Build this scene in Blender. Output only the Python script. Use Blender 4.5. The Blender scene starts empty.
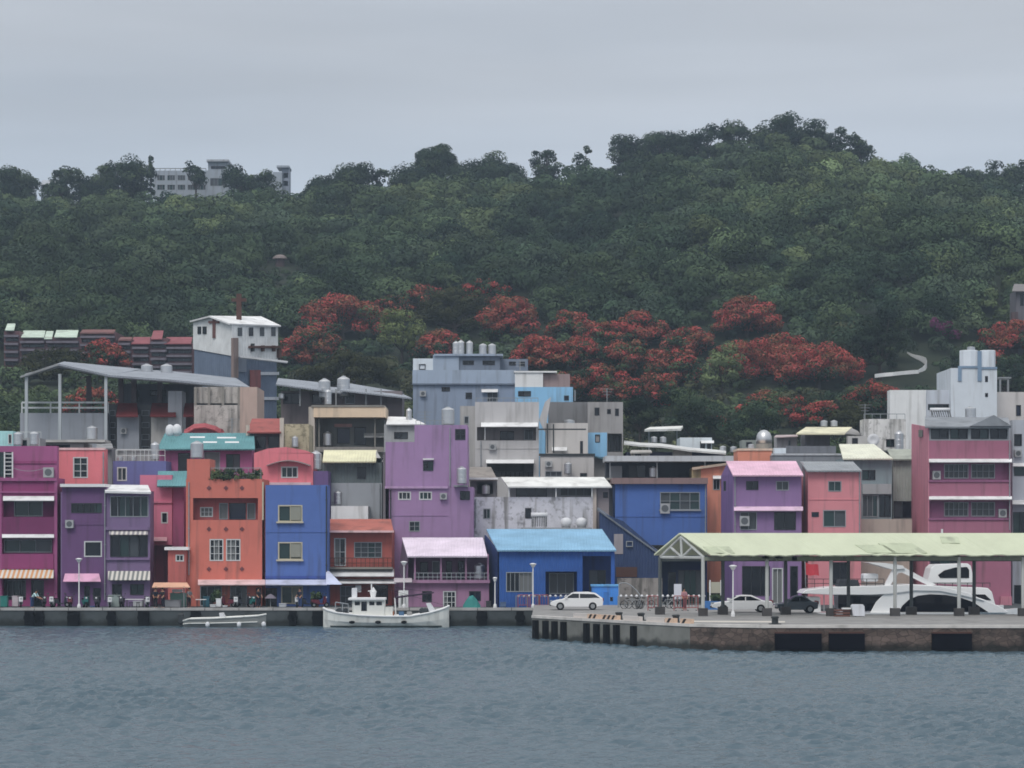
import bpy, math, random
import numpy as np
from mathutils import Vector, noise
random.seed(7); RNG = np.random.default_rng(11)
S = bpy.context.scene
COL = S.collection
F, HY, CH = 2500.0, 535.0, 8.0          # focal length in px, horizon row, camera height above the water

def X(px, Y): return (px - 512.0) * Y / F
def Zc(py, Y): return CH + (HY - py) * Y / F
def P(px, py, Y): return Vector((X(px, Y), Y, Zc(py, Y)))
def lin(c):
    c = c / 255.0
    return c / 12.92 if c <= 0.04045 else ((c + 0.055) / 1.055) ** 2.4
def lerp(a, b, t): return a + (b - a) * t
def interp(x, pts):
    if x <= pts[0][0]: return pts[0][1]
    for (a, va), (b, vb) in zip(pts, pts[1:]):
        if x <= b:
            return lerp(va, vb, (x - a) / (b - a))
    return pts[-1][1]

# ------------------------------------------------------------------ terrain
YR, YF, ZF = 620.0, 300.0, 9.0
RIDGE = [(-700, 217), (0, 206), (60, 204), (150, 203), (290, 205), (330, 204), (400, 197), (470, 194), (540, 190), (580, 182), (630, 174), (700, 164), (740, 157), (765, 152), (800, 150), (835, 154), (860, 167), (900, 176), (960, 190), (1024, 196), (1400, 220), (2000, 263)]
def ground(x, y):
    if y < 238: return 1.45
    if y < YF: return lerp(1.45, ZF, (y - 238) / (YF - 238))
    px = 512 + x * F / YR
    zr = Zc(interp(px, RIDGE), YR)
    if y <= YR:
        t = (y - YF) / (YR - YF)
        n = noise.fractal(Vector((x / 70, y / 70, 3.1)), 1.0, 2.0, 3) * 7.5 * math.sin(math.pi * min(1, t * 1.02)) ** 0.8 if t > 0 else 0
        return lerp(ZF, zr, t) + n
    return max(1.4, zr - (y - YR) ** 1.3 * 0.10)
def hill_y(px, py):
    """distance at which the hillside lies behind picture position px, py"""
    y = 305.0
    while y < YR:
        x = X(px, y)
        if HY - F * (ground(x, y) - CH) / y <= py: return y
        y += 1.0
    return YR

# ------------------------------------------------------------------ materials
KW, KU, SAT = 1.76, 1.06, .97
MATS = {}
def nt(m):
    m.use_nodes = True
    n = m.node_tree; n.nodes.clear()
    o = n.nodes.new('ShaderNodeOutputMaterial'); b = n.nodes.new('ShaderNodeBsdfPrincipled')
    n.links.new(b.outputs[0], o.inputs[0])
    return n, b, o
def mk(name, rgb, rough=0.8, style='wall', k=1.0, metal=0.0, stain=0.6, spec=0.3):
    """rgb as seen, 0-255; k turns it to the surface's own colour"""
    key = (name, rgb, rough, style, k)
    if key in MATS: return MATS[key]
    c = [lin(v) * k for v in rgb]
    lm_ = .3 * c[0] + .55 * c[1] + .15 * c[2]
    sat = SAT * (.86 if rgb[2] > max(rgb[0], rgb[1]) else .84 if rgb[0] > 1.2 * rgb[1] else .95)
    if style != 'flat': c = [lm_ + (v - lm_) * sat for v in c]
    c = [max(.004, min(.84, v)) for v in c]
    m = bpy.data.materials.new(name)
    n, b, o = nt(m)
    N, L = n.nodes, n.links
    b.inputs['Roughness'].default_value = rough; b.inputs['Metallic'].default_value = metal
    b.inputs['Specular IOR Level'].default_value = spec
    tc = N.new('ShaderNodeTexCoord')
    base = None
    if style in ('wall', 'dirty', 'roof', 'corr', 'plain', 'concrete', 'stone'):
        nz = N.new('ShaderNodeTexNoise'); nz.inputs['Scale'].default_value = 0.5; nz.inputs['Detail'].default_value = 6; nz.inputs['Roughness'].default_value = 0.6
        L.new(tc.outputs['Object'], nz.inputs['Vector'])
        mr = N.new('ShaderNodeMapRange'); mr.inputs[1].default_value = 0.3; mr.inputs[2].default_value = 0.7
        v = 0.07 if style in ('wall', 'plain') else 0.2
        mr.inputs[3].default_value = 1 - v; mr.inputs[4].default_value = 1 + v * 0.7
        L.new(nz.outputs[0], mr.inputs[0])
        mul = N.new('ShaderNodeVectorMath'); mul.operation = 'SCALE'
        mul.inputs[0].default_value = c; L.new(mr.outputs[0], mul.inputs['Scale'])
        base = mul.outputs[0]
        if style in ('wall', 'dirty', 'concrete', 'stone', 'roof'):
            mp = N.new('ShaderNodeMapping')
            mp.inputs['Scale'].default_value = (1.6, 1.6, 0.16) if style in ('wall', 'dirty') else (0.8, 0.8, 0.8)
            L.new(tc.outputs['Object'], mp.inputs[0])
            n2 = N.new('ShaderNodeTexNoise'); n2.inputs['Scale'].default_value = 1.0; n2.inputs['Detail'].default_value = 5
            L.new(mp.outputs[0], n2.inputs['Vector'])
            r2 = N.new('ShaderNodeMapRange'); r2.inputs[1].default_value = 0.52; r2.inputs[2].default_value = 0.75
            r2.inputs[3].default_value = 0; r2.inputs[4].default_value = stain * (2.4 if style in ('dirty', 'stone') else 1.0)
            L.new(n2.outputs[0], r2.inputs[0])
            mx = N.new('ShaderNodeMix'); mx.data_type = 'RGBA'
            L.new(r2.outputs[0], mx.inputs[0]); L.new(base, mx.inputs[6])
            g = sum(c) / 3 * 0.35
            mx.inputs[7].default_value = (g * 0.6 + c[0] * .2, g * 0.57 + c[1] * .2, g * 0.52 + c[2] * .2, 1)
            base = mx.outputs[2]
        if style == 'concrete' and 'quay' in name or 'pier' in name:      # weed and tide stain up to the high-water line
            sz = N.new('ShaderNodeSeparateXYZ'); ge = N.new('ShaderNodeNewGeometry'); L.new(ge.outputs['Position'], sz.inputs[0])
            tn = N.new('ShaderNodeTexNoise'); tn.inputs['Scale'].default_value = .9; tn.inputs['Detail'].default_value = 5; L.new(tc.outputs['Object'], tn.inputs['Vector'])
            ta = N.new('ShaderNodeMath'); ta.operation = 'MULTIPLY_ADD'; ta.inputs[1].default_value = -1.1; L.new(tn.outputs[0], ta.inputs[0]); L.new(sz.outputs['Z'], ta.inputs[2])
            tr = N.new('ShaderNodeMapRange'); tr.inputs[1].default_value = .1; tr.inputs[2].default_value = -.25; tr.inputs[4].default_value = .85; L.new(ta.outputs[0], tr.inputs[0])
            tm = N.new('ShaderNodeMix'); tm.data_type = 'RGBA'; L.new(tr.outputs[0], tm.inputs[0]); L.new(base, tm.inputs[6]); tm.inputs[7].default_value = (.018, .022, .02, 1); base = tm.outputs[2]
        if style == 'dirty':
            n3 = N.new('ShaderNodeTexNoise'); n3.inputs['Scale'].default_value = 1.3; n3.inputs['Detail'].default_value = 8; n3.inputs['Roughness'].default_value = .72
            L.new(tc.outputs['Object'], n3.inputs['Vector'])
            r3 = N.new('ShaderNodeMapRange'); r3.inputs[1].default_value = 0.52; r3.inputs[2].default_value = 0.62; r3.inputs[4].default_value = .75
            L.new(n3.outputs[0], r3.inputs[0])
            m3 = N.new('ShaderNodeMix'); m3.data_type = 'RGBA'
            L.new(r3.outputs[0], m3.inputs[0]); L.new(base, m3.inputs[6]); m3.inputs[7].default_value = (c[0] * .3, c[1] * .3, c[2] * .29, 1)
            base = m3.outputs[2]
        if style == 'stone':
            sw = N.new('ShaderNodeMapping'); sw.inputs['Scale'].default_value = (1.0, 1.0, 1.9)
            L.new(tc.outputs['Object'], sw.inputs[0])
            vo = N.new('ShaderNodeTexVoronoi'); vo.inputs['Scale'].default_value = 1.7; L.new(sw.outputs[0], vo.inputs['Vector'])
            v2 = N.new('ShaderNodeTexVoronoi'); v2.feature = 'DISTANCE_TO_EDGE'; v2.inputs['Scale'].default_value = 1.7; L.new(sw.outputs[0], v2.inputs['Vector'])
            sx = N.new('ShaderNodeSeparateColor'); L.new(vo.outputs['Color'], sx.inputs[0])
            e1 = N.new('ShaderNodeMapRange'); e1.inputs[1].default_value = 0; e1.inputs[2].default_value = .08; e1.inputs[3].default_value = .3; L.new(v2.outputs['Distance'], e1.inputs[0])
            e2 = N.new('ShaderNodeMapRange'); e2.inputs[3].default_value = .45; e2.inputs[4].default_value = 1.25; L.new(sx.outputs[0], e2.inputs[0])
            em = N.new('ShaderNodeMath'); em.operation = 'MULTIPLY'; L.new(e1.outputs[0], em.inputs[0]); L.new(e2.outputs[0], em.inputs[1])
            br = N.new('ShaderNodeCombineColor'); [L.new(em.outputs[0], br.inputs[i]) for i in range(3)]
            m4 = N.new('ShaderNodeMix'); m4.data_type = 'RGBA'; m4.blend_type = 'MULTIPLY'; m4.inputs[0].default_value = .8
            L.new(base, m4.inputs[6]); L.new(br.outputs[0], m4.inputs[7]); base = m4.outputs[2]
    if style == 'corr':
        wv = N.new('ShaderNodeTexWave'); wv.wave_type = 'BANDS'; wv.bands_direction = 'X'; wv.inputs['Scale'].default_value = 1.1; wv.wave_profile = 'SIN'
        L.new(tc.outputs['Object'], wv.inputs['Vector'])
        bp = N.new('ShaderNodeBump'); bp.inputs['Strength'].default_value = 0.7; bp.inputs['Distance'].default_value = 0.06
        L.new(wv.outputs['Fac'], bp.inputs['Height']); L.new(bp.outputs[0], b.inputs['Normal'])
    if style == 'stripe':
        wv = N.new('ShaderNodeTexWave'); wv.bands_direction = 'X'; wv.inputs['Scale'].default_value = 0.75; wv.wave_profile = 'SIN'
        L.new(tc.outputs['Object'], wv.inputs['Vector'])
        r = N.new('ShaderNodeMapRange'); r.inputs[1].default_value = .4; r.inputs[2].default_value = .6
        L.new(wv.outputs['Fac'], r.inputs[0])
        mx = N.new('ShaderNodeMix'); mx.data_type = 'RGBA'; L.new(r.outputs[0], mx.inputs[0])
        mx.inputs[6].default_value = (*c, 1); mx.inputs[7].default_value = (.72, .68, .62, 1)
        base = mx.outputs[2]
    if base is not None: L.new(base, b.inputs['Base Color'])
    else: b.inputs['Base Color'].default_value = (*c, 1)
    MATS[key] = m
    return m
def mw(name, r, g, b, **kw): return mk(name, (r, g, b), k=kw.pop('k', KW), **kw)            # mostly upright surfaces
def mu(name, r, g, b, **kw): return mk(name, (r, g, b), k=KU, style=kw.pop('style', 'roof'), **kw)  # surfaces open to the sky
def ms(name, r, g, b, rough=0.6, **kw): return mk(name, (r, g, b), rough=rough, style='flat', k=1.0, **kw)

WHITE = mk('white_paint', (234, 234, 234), rough=.6, style='plain')
FRAMEW = mk('white_window_frame', (205, 208, 208), rough=.5, style='flat')
FRAMEG = mk('grey_aluminium_frame', (150, 155, 160), rough=.45, style='flat')
FRAMEC = mk('cream_window_frame', (200, 192, 170), rough=.5, style='flat')
FRAMEK = mk('dark_window_frame', (60, 62, 68), rough=.5, style='flat')
GLASS = mk('dark_glass', (20, 25, 34), rough=.12, style='flat', spec=.5)
GLASS2 = mk('greenish_glass', (40, 62, 62), rough=.15, style='flat', spec=.5)
GLASS3 = mk('blue_glass', (14, 22, 52), rough=.12, style='flat', spec=.5)
CURT = mk('curtained_glass', (120, 122, 122), rough=.35, style='plain', spec=.5)
CURT2 = mk('grey_curtained_glass', (70, 76, 82), rough=.3, style='plain', spec=.5)
STEEL = mk('stainless_steel', (205, 206, 208), rough=.38, style='flat', metal=.9)
GALV = mk('galvanised_steel', (150, 153, 156), rough=.5, style='plain', metal=.3)
DARKM = mk('dark_painted_steel', (58, 62, 64), rough=.5, style='plain')
RUBBER = mk('black_rubber', (22, 23, 26), rough=.9, style='plain', spec=.08)
CONC = mk('weathered_concrete', (150, 146, 138), rough=.9, style='concrete')
RUST = mk('rusted_iron', (92, 62, 54), rough=.9, style='plain')
PLAST = mk('white_plastic', (224, 225, 228), rough=.4, style='flat')
TEAL = mk('teal_plastic', (40, 128, 120), rough=.6, style='plain')

# ------------------------------------------------------------------ mesh helpers
OFF = {}
class MB:
    def __init__(s): s.v, s.f, s.m, s.cur = [], [], [], 0
    def add(s, vs, fs):
        b = len(s.v); s.v += [tuple(p) for p in vs]
        for f in fs: s.f.append([i + b for i in f]); s.m.append(s.cur)
        return s
    def quad(s, a, b, c, d): return s.add([a, b, c, d], [(0, 1, 2, 3)])
    def box(s, x0, x1, y0, y1, z0, z1):
        if x0 > x1: x0, x1 = x1, x0
        if z0 > z1: z0, z1 = z1, z0
        v = [(x0, y0, z0), (x1, y0, z0), (x1, y1, z0), (x0, y1, z0), (x0, y0, z1), (x1, y0, z1), (x1, y1, z1), (x0, y1, z1)]
        return s.add(v, [(0, 3, 2, 1), (4, 5, 6, 7), (0, 1, 5, 4), (1, 2, 6, 5), (2, 3, 7, 6), (3, 0, 4, 7)])
    def prism(s, poly, d):
        """polygon of 3-D points pushed along vector d"""
        n = len(poly); d = Vector(d); a = [Vector(p) for p in poly]
        fs = [tuple(range(n - 1, -1, -1)), tuple(range(n, 2 * n))] + [(i, (i + 1) % n, n + (i + 1) % n, n + i) for i in range(n)]
        return s.add(a + [p + d for p in a], fs)
    def slab(s, pts, t):
        a, b, c = [Vector(p) for p in pts[:3]]
        nn = (b - a).cross(c - a).normalized()
        if nn.z > 0: nn = -nn
        return s.prism(pts, nn * t)
    def cyl(s, p0, p1, r0, r1=None, n=8):
        r1 = r0 if r1 is None else r1
        p0, p1 = Vector(p0), Vector(p1); d = (p1 - p0).normalized()
        u = d.orthogonal().normalized(); w = d.cross(u)
        ring = [(math.cos(2 * math.pi * i / n), math.sin(2 * math.pi * i / n)) for i in range(n)]
        v = [p0 + (u * a + w * b) * r0 for a, b in ring] + [p1 + (u * a + w * b) * r1 for a, b in ring]
        return s.add(v, [(i, (i + 1) % n, n + (i + 1) % n, n + i) for i in range(n)] + [tuple(range(n - 1, -1, -1)), tuple(range(n, 2 * n))])
    def tube(s, pts, r, n=6):
        for a, b in zip(pts, pts[1:]): s.cyl(a, b, r, n=n)
        return s
    def lathe(s, prof, c=(0, 0, 0), n=16):
        v = []
        for r, z in prof:
            v += [(c[0] + r * math.cos(2 * math.pi * i / n), c[1] + r * math.sin(2 * math.pi * i / n), c[2] + z) for i in range(n)]
        fs = []
        for k in range(len(prof) - 1):
            fs += [(k * n + i, k * n + (i + 1) % n, (k + 1) * n + (i + 1) % n, (k + 1) * n + i) for i in range(n)]
        fs += [tuple(range(n - 1, -1, -1)), tuple((len(prof) - 1) * n + i for i in range(n))]
        return s.add(v, fs)
    def loft(s, rings, closed=True, caps=True):
        n = len(rings[0]); v = [p for r in rings for p in r]; fs = []
        for k in range(len(rings) - 1):
            for i in range(n if closed else n - 1):
                fs.append((k * n + i, k * n + (i + 1) % n, (k + 1) * n + (i + 1) % n, (k + 1) * n + i))
        if caps: fs += [tuple(range(n - 1, -1, -1)), tuple((len(rings) - 1) * n + i for i in range(n))]
        return s.add(v, fs)
    def sphere(s, c, r, n=10, sz=1.0):
        prof = [(max(.001, r * math.sin(math.pi * k / 6)), -r * sz * math.cos(math.pi * k / 6)) for k in range(7)]
        return s.lathe(prof, c, n)
    def wheel(s, c, r, w, n=14):      # axis along y
        return s.cyl((c[0], c[1] - w / 2, c[2]), (c[0], c[1] + w / 2, c[2]), r, n=n)
    def build(s, name, mat, parent=None, smooth=False, base=None, bevel=0):
        me = bpy.data.meshes.new(name)
        if parent is not None: off = OFF.get(parent.name, Vector())
        elif base is not None: off = Vector(base)
        else:
            xs = [p[0] for p in s.v]; ys = [p[1] for p in s.v]; zs = [p[2] for p in s.v]
            off = Vector(((min(xs) + max(xs)) / 2, (min(ys) + max(ys)) / 2, min(zs)))
        me.from_pydata([(p[0] - off[0], p[1] - off[1], p[2] - off[2]) for p in s.v], [], s.f)
        for m in (mat if isinstance(mat, (list, tuple)) else [mat]): me.materials.append(m)
        if max(s.m, default=0): me.polygons.foreach_set('material_index', s.m)
        if smooth: me.polygons.foreach_set('use_smooth', [True] * len(me.polygons))
        me.update()
        o = bpy.data.objects.new(name, me); COL.objects.link(o)
        if parent is not None: o.parent = parent
        else: o.location = off
        OFF[o.name] = off
        if bevel:
            b = o.modifiers.new('bevel', 'BEVEL'); b.width = bevel; b.segments = 2; b.limit_method = 'ANGLE'
        return o
def tag(o, label=None, cat=None, group=None, kind=None):
    if label: o['label'] = label
    if cat: o['category'] = cat
    if group: o['group'] = group
    if kind: o['kind'] = kind
    return o
def thing(name, label, cat, loc, group=None):
    o = bpy.data.objects.new(name, None); COL.objects.link(o); o.location = loc
    o.empty_display_size = .5
    OFF[o.name] = Vector(loc)
    return tag(o, label, cat, group)
def kids(o): return [c for c in bpy.data.objects if c.parent == o]
def dup(o, loc, rz=0, scale=None, label=None, group=None, parent=None, tree=None):
    tree = tree or TREE.setdefault(o.name, [(c, [g for g in kids(c)]) for c in kids(o)])
    r = o.copy(); COL.objects.link(r); r.location = loc; r.rotation_euler = (0, 0, rz)
    if scale: r.scale = scale
    if label: r['label'] = label
    if group: r['group'] = group
    for c, gs in tree:
        cc = c.copy(); COL.objects.link(cc); cc.parent = r
        for g in gs:
            gg = g.copy(); COL.objects.link(gg); gg.parent = cc
    return r
TREE = {}
def struct(o): o['kind'] = 'structure'; return o

# ------------------------------------------------------------------ building helpers (picture position on the front plane Y -> metres)
WST = {'w': (FRAMEW, GLASS, .11), 'c': (FRAMEC, GLASS2, .11), 'g': (FRAMEG, GLASS, .08), 'G': (FRAMEG, GLASS2, .08), 'k': (FRAMEK, GLASS, .07),
       'b': (FRAMEK, GLASS3, .07), 't': (FRAMEW, CURT, .1), 'u': (FRAMEG, CURT2, .08), 'm': (FRAMEG, CURT, .08)}
def bld(label, x0, x1, Y, cat='house', name='house', group=None):
    xc = X((x0 + x1) / 2, Y)
    return thing(name, label, cat, (xc, Y, ground(xc, Y)), group)
def window(R, x0, x1, y0, y1, Y, st, cols=2, rows=1, name='window', rec=.2):
    fm, pm, fw = WST[st]
    a, b, z0, z1 = X(x0, Y) + .004, X(x1, Y) - .004, Zc(y1, Y) + .004, Zc(y0, Y) - .004
    m = MB(); ya, yb = Y - .015, Y + rec * .75
    fw = min(fw, (b - a) * .2, (z1 - z0) * .2)
    m.box(a, a + fw, ya, yb, z0, z1); m.box(b - fw, b, ya, yb, z0, z1)
    m.box(a + fw, b - fw, ya, yb, z1 - fw, z1); m.box(a + fw, b - fw, ya - .03, yb, z0, z0 + fw)
    for i in range(1, cols):
        xx = lerp(a, b, i / cols); m.box(xx - fw * .3, xx + fw * .3, ya + .03, yb - .01, z0 + fw, z1 - fw)
    for i in range(1, rows):
        zz = lerp(z0, z1, i / rows); m.box(a + fw, b - fw, ya + .034, yb - .014, zz - fw * .25, zz + fw * .25)
    o = m.build(name, fm, R)
    yp = Y + rec - .02; m = MB(); nc = max(1, min(cols, 4))
    for i in range(nc):      # panes differ: bare glass grey curtain
        m.cur = random.choice((0, 0, 0, 0, 1, 2)) if st not in 'tmc' else (i % 2 if st == 'c' else random.choice((0, 0, 2)))
        p, q = lerp(a, b, i / nc), lerp(a, b, (i + 1) / nc); m.quad((p, yp, z0), (q, yp, z0), (q, yp, z1), (p, yp, z1))
    m.m[0] = 0 if len(m.m) == 1 else m.m[0]
    m.build('pane', [pm, GLASS2 if st != 'c' else mk('cream_grille', (150, 150, 138), style='plain'), CURT2 if st not in 'tm' else GLASS], o)
    return o
def wall(R, x0, x1, y0, y1, Y, D, mat, wins=(), name='wall', zbase=None, roofmat=None):
    """box with a front pierced by openings; y1 None runs it down to the ground"""
    D = max(D, .4); a, b, zt = X(x0, Y), X(x1, Y), Zc(y0, Y)
    zb = zbase if zbase is not None else (Zc(y1, Y) if y1 is not None else min(ground((a + b) / 2, Y), ground((a + b) / 2, Y + D)) - .3)
    if y1 is None and zbase is None and Y < 236: zb = 1.452
    m = MB()
    hs = [(max(a, X(w[0], Y)), min(b, X(w[1], Y)), max(zb, Zc(w[3], Y)), min(zt, Zc(w[2], Y)), w[4]) for w in wins]
    xs = sorted({a, b} | {h[0] for h in hs} | {h[1] for h in hs}); zs = sorted({zb, zt} | {h[2] for h in hs} | {h[3] for h in hs})
    for i in range(len(xs) - 1):
        for j in range(len(zs) - 1):
            cx, cz = (xs[i] + xs[i + 1]) / 2, (zs[j] + zs[j + 1]) / 2
            if not any(h[0] < cx < h[1] and h[2] < cz < h[3] for h in hs):
                m.quad((xs[i], Y, zs[j]), (xs[i + 1], Y, zs[j]), (xs[i + 1], Y, zs[j + 1]), (xs[i], Y, zs[j + 1]))
    for h0, h1, z0, z1, st in hs:
        r = Y + (.2 if st[0] in WST else .3)
        m.quad((h0, Y, z0), (h0, r, z0), (h0, r, z1), (h0, Y, z1)); m.quad((h1, Y, z0), (h1, Y, z1), (h1, r, z1), (h1, r, z0))
        m.quad((h0, Y, z0), (h1, Y, z0), (h1, r, z0), (h0, r, z0)); m.quad((h0, Y, z1), (h0, r, z1), (h1, r, z1), (h1, Y, z1))
    Y2 = Y + D
    m.quad((a, Y, zb), (a, Y, zt), (a, Y2, zt), (a, Y2, zb)); m.quad((b, Y, zb), (b, Y2, zb), (b, Y2, zt), (b, Y, zt))
    m.quad((a, Y2, zb), (a, Y2, zt), (b, Y2, zt), (b, Y2, zb))
    m.cur = 1; m.quad((a, Y, zt), (b, Y, zt), (b, Y2, zt), (a, Y2, zt)); m.cur = 0
    o = m.build(name, [mat, roofmat or ROOFC], R)
    for w in wins:
        st = w[4]
        if st[0] in WST: window(R, w[0], w[1], w[2], w[3], Y, st[0], *(w[5:7] if len(w) > 5 else ()), name='door' if st.endswith('D') else 'window')
    return o
ROOFC = mu('grey_concrete_roof', 150, 150, 150)
def box(R, name, x0, x1, y0, y1, Y, d0, d1, mat):
    """box spanning picture rectangle on plane Y, from d0 to d1 behind it (negative sticks out)"""
    return MB().box(X(x0, Y), X(x1, Y), Y + d0, Y + d1, Zc(y1, Y), Zc(y0, Y)).build(name, mat, R)
def awning(R, x0, x1, yt, yb, Y, proj, mat, t=.07, name='awning', skew=0):
    q = [P(x0 + skew, yt, Y - .01), P(x1 - skew, yt, Y - .01), P(x1, yb, Y - proj), P(x0, yb, Y - proj)]
    return MB().slab(q, t).build(name, mat, R)
def roof(R, fx0, fx1, fy, fY, bx0, bx1, by, bY, mat, t=.14, name='roof'):
    return MB().slab([P(fx0, fy, fY), P(fx1, fy, fY), P(bx1, by, bY), P(bx0, by, bY)], t).build(name, mat, R)
def rail(R, x0, x1, y0, y1, Y, n, mat, bars=2, r=.03, name='railing'):
    m = MB()
    for i in range(n + 1):
        xx = lerp(X(x0, Y), X(x1, Y), i / n); m.cyl((xx, Y, Zc(y1, Y)), (xx, Y, Zc(y0, Y)), r, n=5)
    for k in range(bars):
        z = lerp(Zc(y0, Y), Zc(y1, Y), k / max(1, bars)); m.box(X(x0, Y), X(x1, Y), Y - r, Y + r, z - r, z + r)
    return m.build(name, mat, R)
def posts(R, xs, y0, y1, Y, w, mat, name='post'):
    for x in xs:
        MB().box(X(x, Y) - w / 2, X(x, Y) + w / 2, Y - w / 2, Y + w / 2, Zc(y1, Y) if y1 else ground(X(x, Y), Y), Zc(y0, Y)).build(name, mat, R)
def ac(R, x0, x1, y0, y1, Y):
    o = MB().box(X(x0, Y), X(x1, Y), Y - .4, Y - .005, Zc(y1, Y), Zc(y0, Y)).build('air_conditioner', mk('ac_casing', (172, 174, 176), style='plain'), R)
    cx, cz = (X(x0, Y) + X(x1, Y)) / 2, (Zc(y0, Y) + Zc(y1, Y)) / 2; r = abs(Zc(y0, Y) - Zc(y1, Y)) * .36
    MB().cyl((cx, Y - .4, cz), (cx, Y - .41, cz), r, n=14).build('fan_grille', mk('ac_grille', (98, 102, 106), style='flat'), o)
# ------------------------------------------------------------------ camera, light, sky, air
cam = bpy.data.cameras.new('camera'); co = bpy.data.objects.new('camera', cam); COL.objects.link(co)
co.location = (0, 0, CH); co.rotation_euler = (math.pi / 2, 0, 0)
cam.sensor_width = 36; cam.lens = F / 1024 * 36; cam.shift_y = (HY - 384) / 1024; cam.clip_end = 5000; cam.clip_start = .5
S.camera = co
ELEV, AZ = 52.0, 200.0      # sun height, and its bearing measured clockwise from +Y (behind the camera, a little to its left)
sl = bpy.data.lights.new('sun', 'SUN'); so = bpy.data.objects.new('sun', sl); COL.objects.link(so)
sl.energy = 1.35; sl.angle = math.radians(24); sl.color = (1, .965, .92)
sd = Vector((math.sin(math.radians(AZ)) * math.cos(math.radians(ELEV)), math.cos(math.radians(AZ)) * math.cos(math.radians(ELEV)), math.sin(math.radians(ELEV))))
so.rotation_euler = sd.to_track_quat('Z', 'Y').to_euler(); so.location = (0, 0, 300)
w = bpy.data.worlds.new('World'); S.world = w; w.use_nodes = True
n = w.node_tree; N, L = n.nodes, n.links
bg = N['Background']; bg.inputs['Strength'].default_value = 0.1
sky = N.new('ShaderNodeTexSky'); sky.sky_type = 'NISHITA'; sky.sun_disc = False
sky.sun_elevation = math.radians(ELEV); sky.sun_rotation = math.radians(AZ); sky.dust_density = 2.0
tc = N.new('ShaderNodeTexCoord'); sep = N.new('ShaderNodeSeparateXYZ'); L.new(tc.outputs['Generated'], sep.inputs[0])
ramp = N.new('ShaderNodeValToRGB'); L.new(sep.outputs['Z'], ramp.inputs[0])
els = ramp.color_ramp.elements
CL = [(0.0, (5.6, 6.3, 7.35)), (0.11, (5.5, 6.2, 7.2)), (0.165, (5.3, 5.75, 6.4)), (0.22, (5.35, 5.6, 6.0)), (0.5, (7.3, 7.6, 7.9)), (1.0, (9.6, 9.8, 10))]
els[0].position, els[0].color = CL[0][0], (*[v / 10 for v in CL[0][1]], 1); els[1].position, els[1].color = 1.0, (*[v / 10 for v in CL[-1][1]], 1)
for p, c in CL[1:-1]:
    e = els.new(p); e.color = (*[v / 10 for v in c], 1)
mp = N.new('ShaderNodeMapping'); mp.inputs['Scale'].default_value = (2.4, 2.4, 20.0); mp.inputs['Location'].default_value = (3.3, .4, 1.7)
L.new(tc.outputs['Generated'], mp.inputs[0])
nz = N.new('ShaderNodeTexNoise'); nz.inputs['Scale'].default_value = 1.3; nz.inputs['Detail'].default_value = 5; nz.inputs['Roughness'].default_value = .5; L.new(mp.outputs[0], nz.inputs['Vector'])
mr = N.new('ShaderNodeMapRange'); mr.inputs[1].default_value = .3; mr.inputs[2].default_value = .7; mr.inputs[3].default_value = 9.8; mr.inputs[4].default_value = 12.0
L.new(nz.outputs[0], mr.inputs[0])
sc = N.new('ShaderNodeVectorMath'); sc.operation = 'SCALE'; L.new(ramp.outputs[0], sc.inputs[0]); L.new(mr.outputs[0], sc.inputs['Scale'])
mx = N.new('ShaderNodeMix'); mx.data_type = 'RGBA'; mx.inputs[0].default_value = .94
n2 = N.new('ShaderNodeTexNoise'); n2.inputs['Scale'].default_value = 1.0; n2.inputs['Detail'].default_value = 3; m2 = N.new('ShaderNodeMapping'); m2.inputs['Scale'].default_value = (2.5, 2.5, 22.0); m2.inputs['Location'].default_value = (7.7, 2.1, .6)
L.new(tc.outputs['Generated'], m2.inputs[0]); L.new(m2.outputs[0], n2.inputs['Vector'])
r2 = N.new('ShaderNodeMapRange'); r2.inputs[1].default_value = .35; r2.inputs[2].default_value = .65; r2.inputs[3].default_value = .84; r2.inputs[4].default_value = .97; L.new(n2.outputs[0], r2.inputs[0]); L.new(r2.outputs[0], mx.inputs[0])
L.new(sky.outputs[0], mx.inputs[6]); L.new(sc.outputs[0], mx.inputs[7]); L.new(mx.outputs[2], bg.inputs['Color'])
S.view_settings.view_transform = 'Standard'; S.view_settings.look = 'None'; S.view_settings.exposure = 0; S.view_settings.gamma = 1
S.cycles.use_denoising = True
try: S.cycles.denoiser = 'OPENIMAGEDENOISE'
except Exception: pass
S.cycles.max_bounces = 6; S.cycles.diffuse_bounces = 3; S.cycles.glossy_bounces = 3; S.cycles.transmission_bounces = 2
S.cycles.volume_bounces = 0; S.cycles.caustics_reflective = False; S.cycles.caustics_refractive = False
S.cycles.filter_width = 1.7
HB = 950
hz = MB().box(-HB, HB, -420, 1150, -4.5, 150).build('haze', None, base=(0, 0, -4.5))
hz.data.materials.clear(); hm = bpy.data.materials.new('haze'); hm.use_nodes = True; hn = hm.node_tree; hn.nodes.clear()
ho = hn.nodes.new('ShaderNodeOutputMaterial'); hv = hn.nodes.new('ShaderNodeVolumePrincipled')
hv.inputs['Color'].default_value = (.60, .75, .93, 1); hv.inputs['Density'].default_value = 0.00028; hv.inputs['Anisotropy'].default_value = 0.0
hn.links.new(hv.outputs[0], ho.inputs['Volume']); hz.data.materials.append(hm); hz['kind'] = 'stuff'

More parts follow.
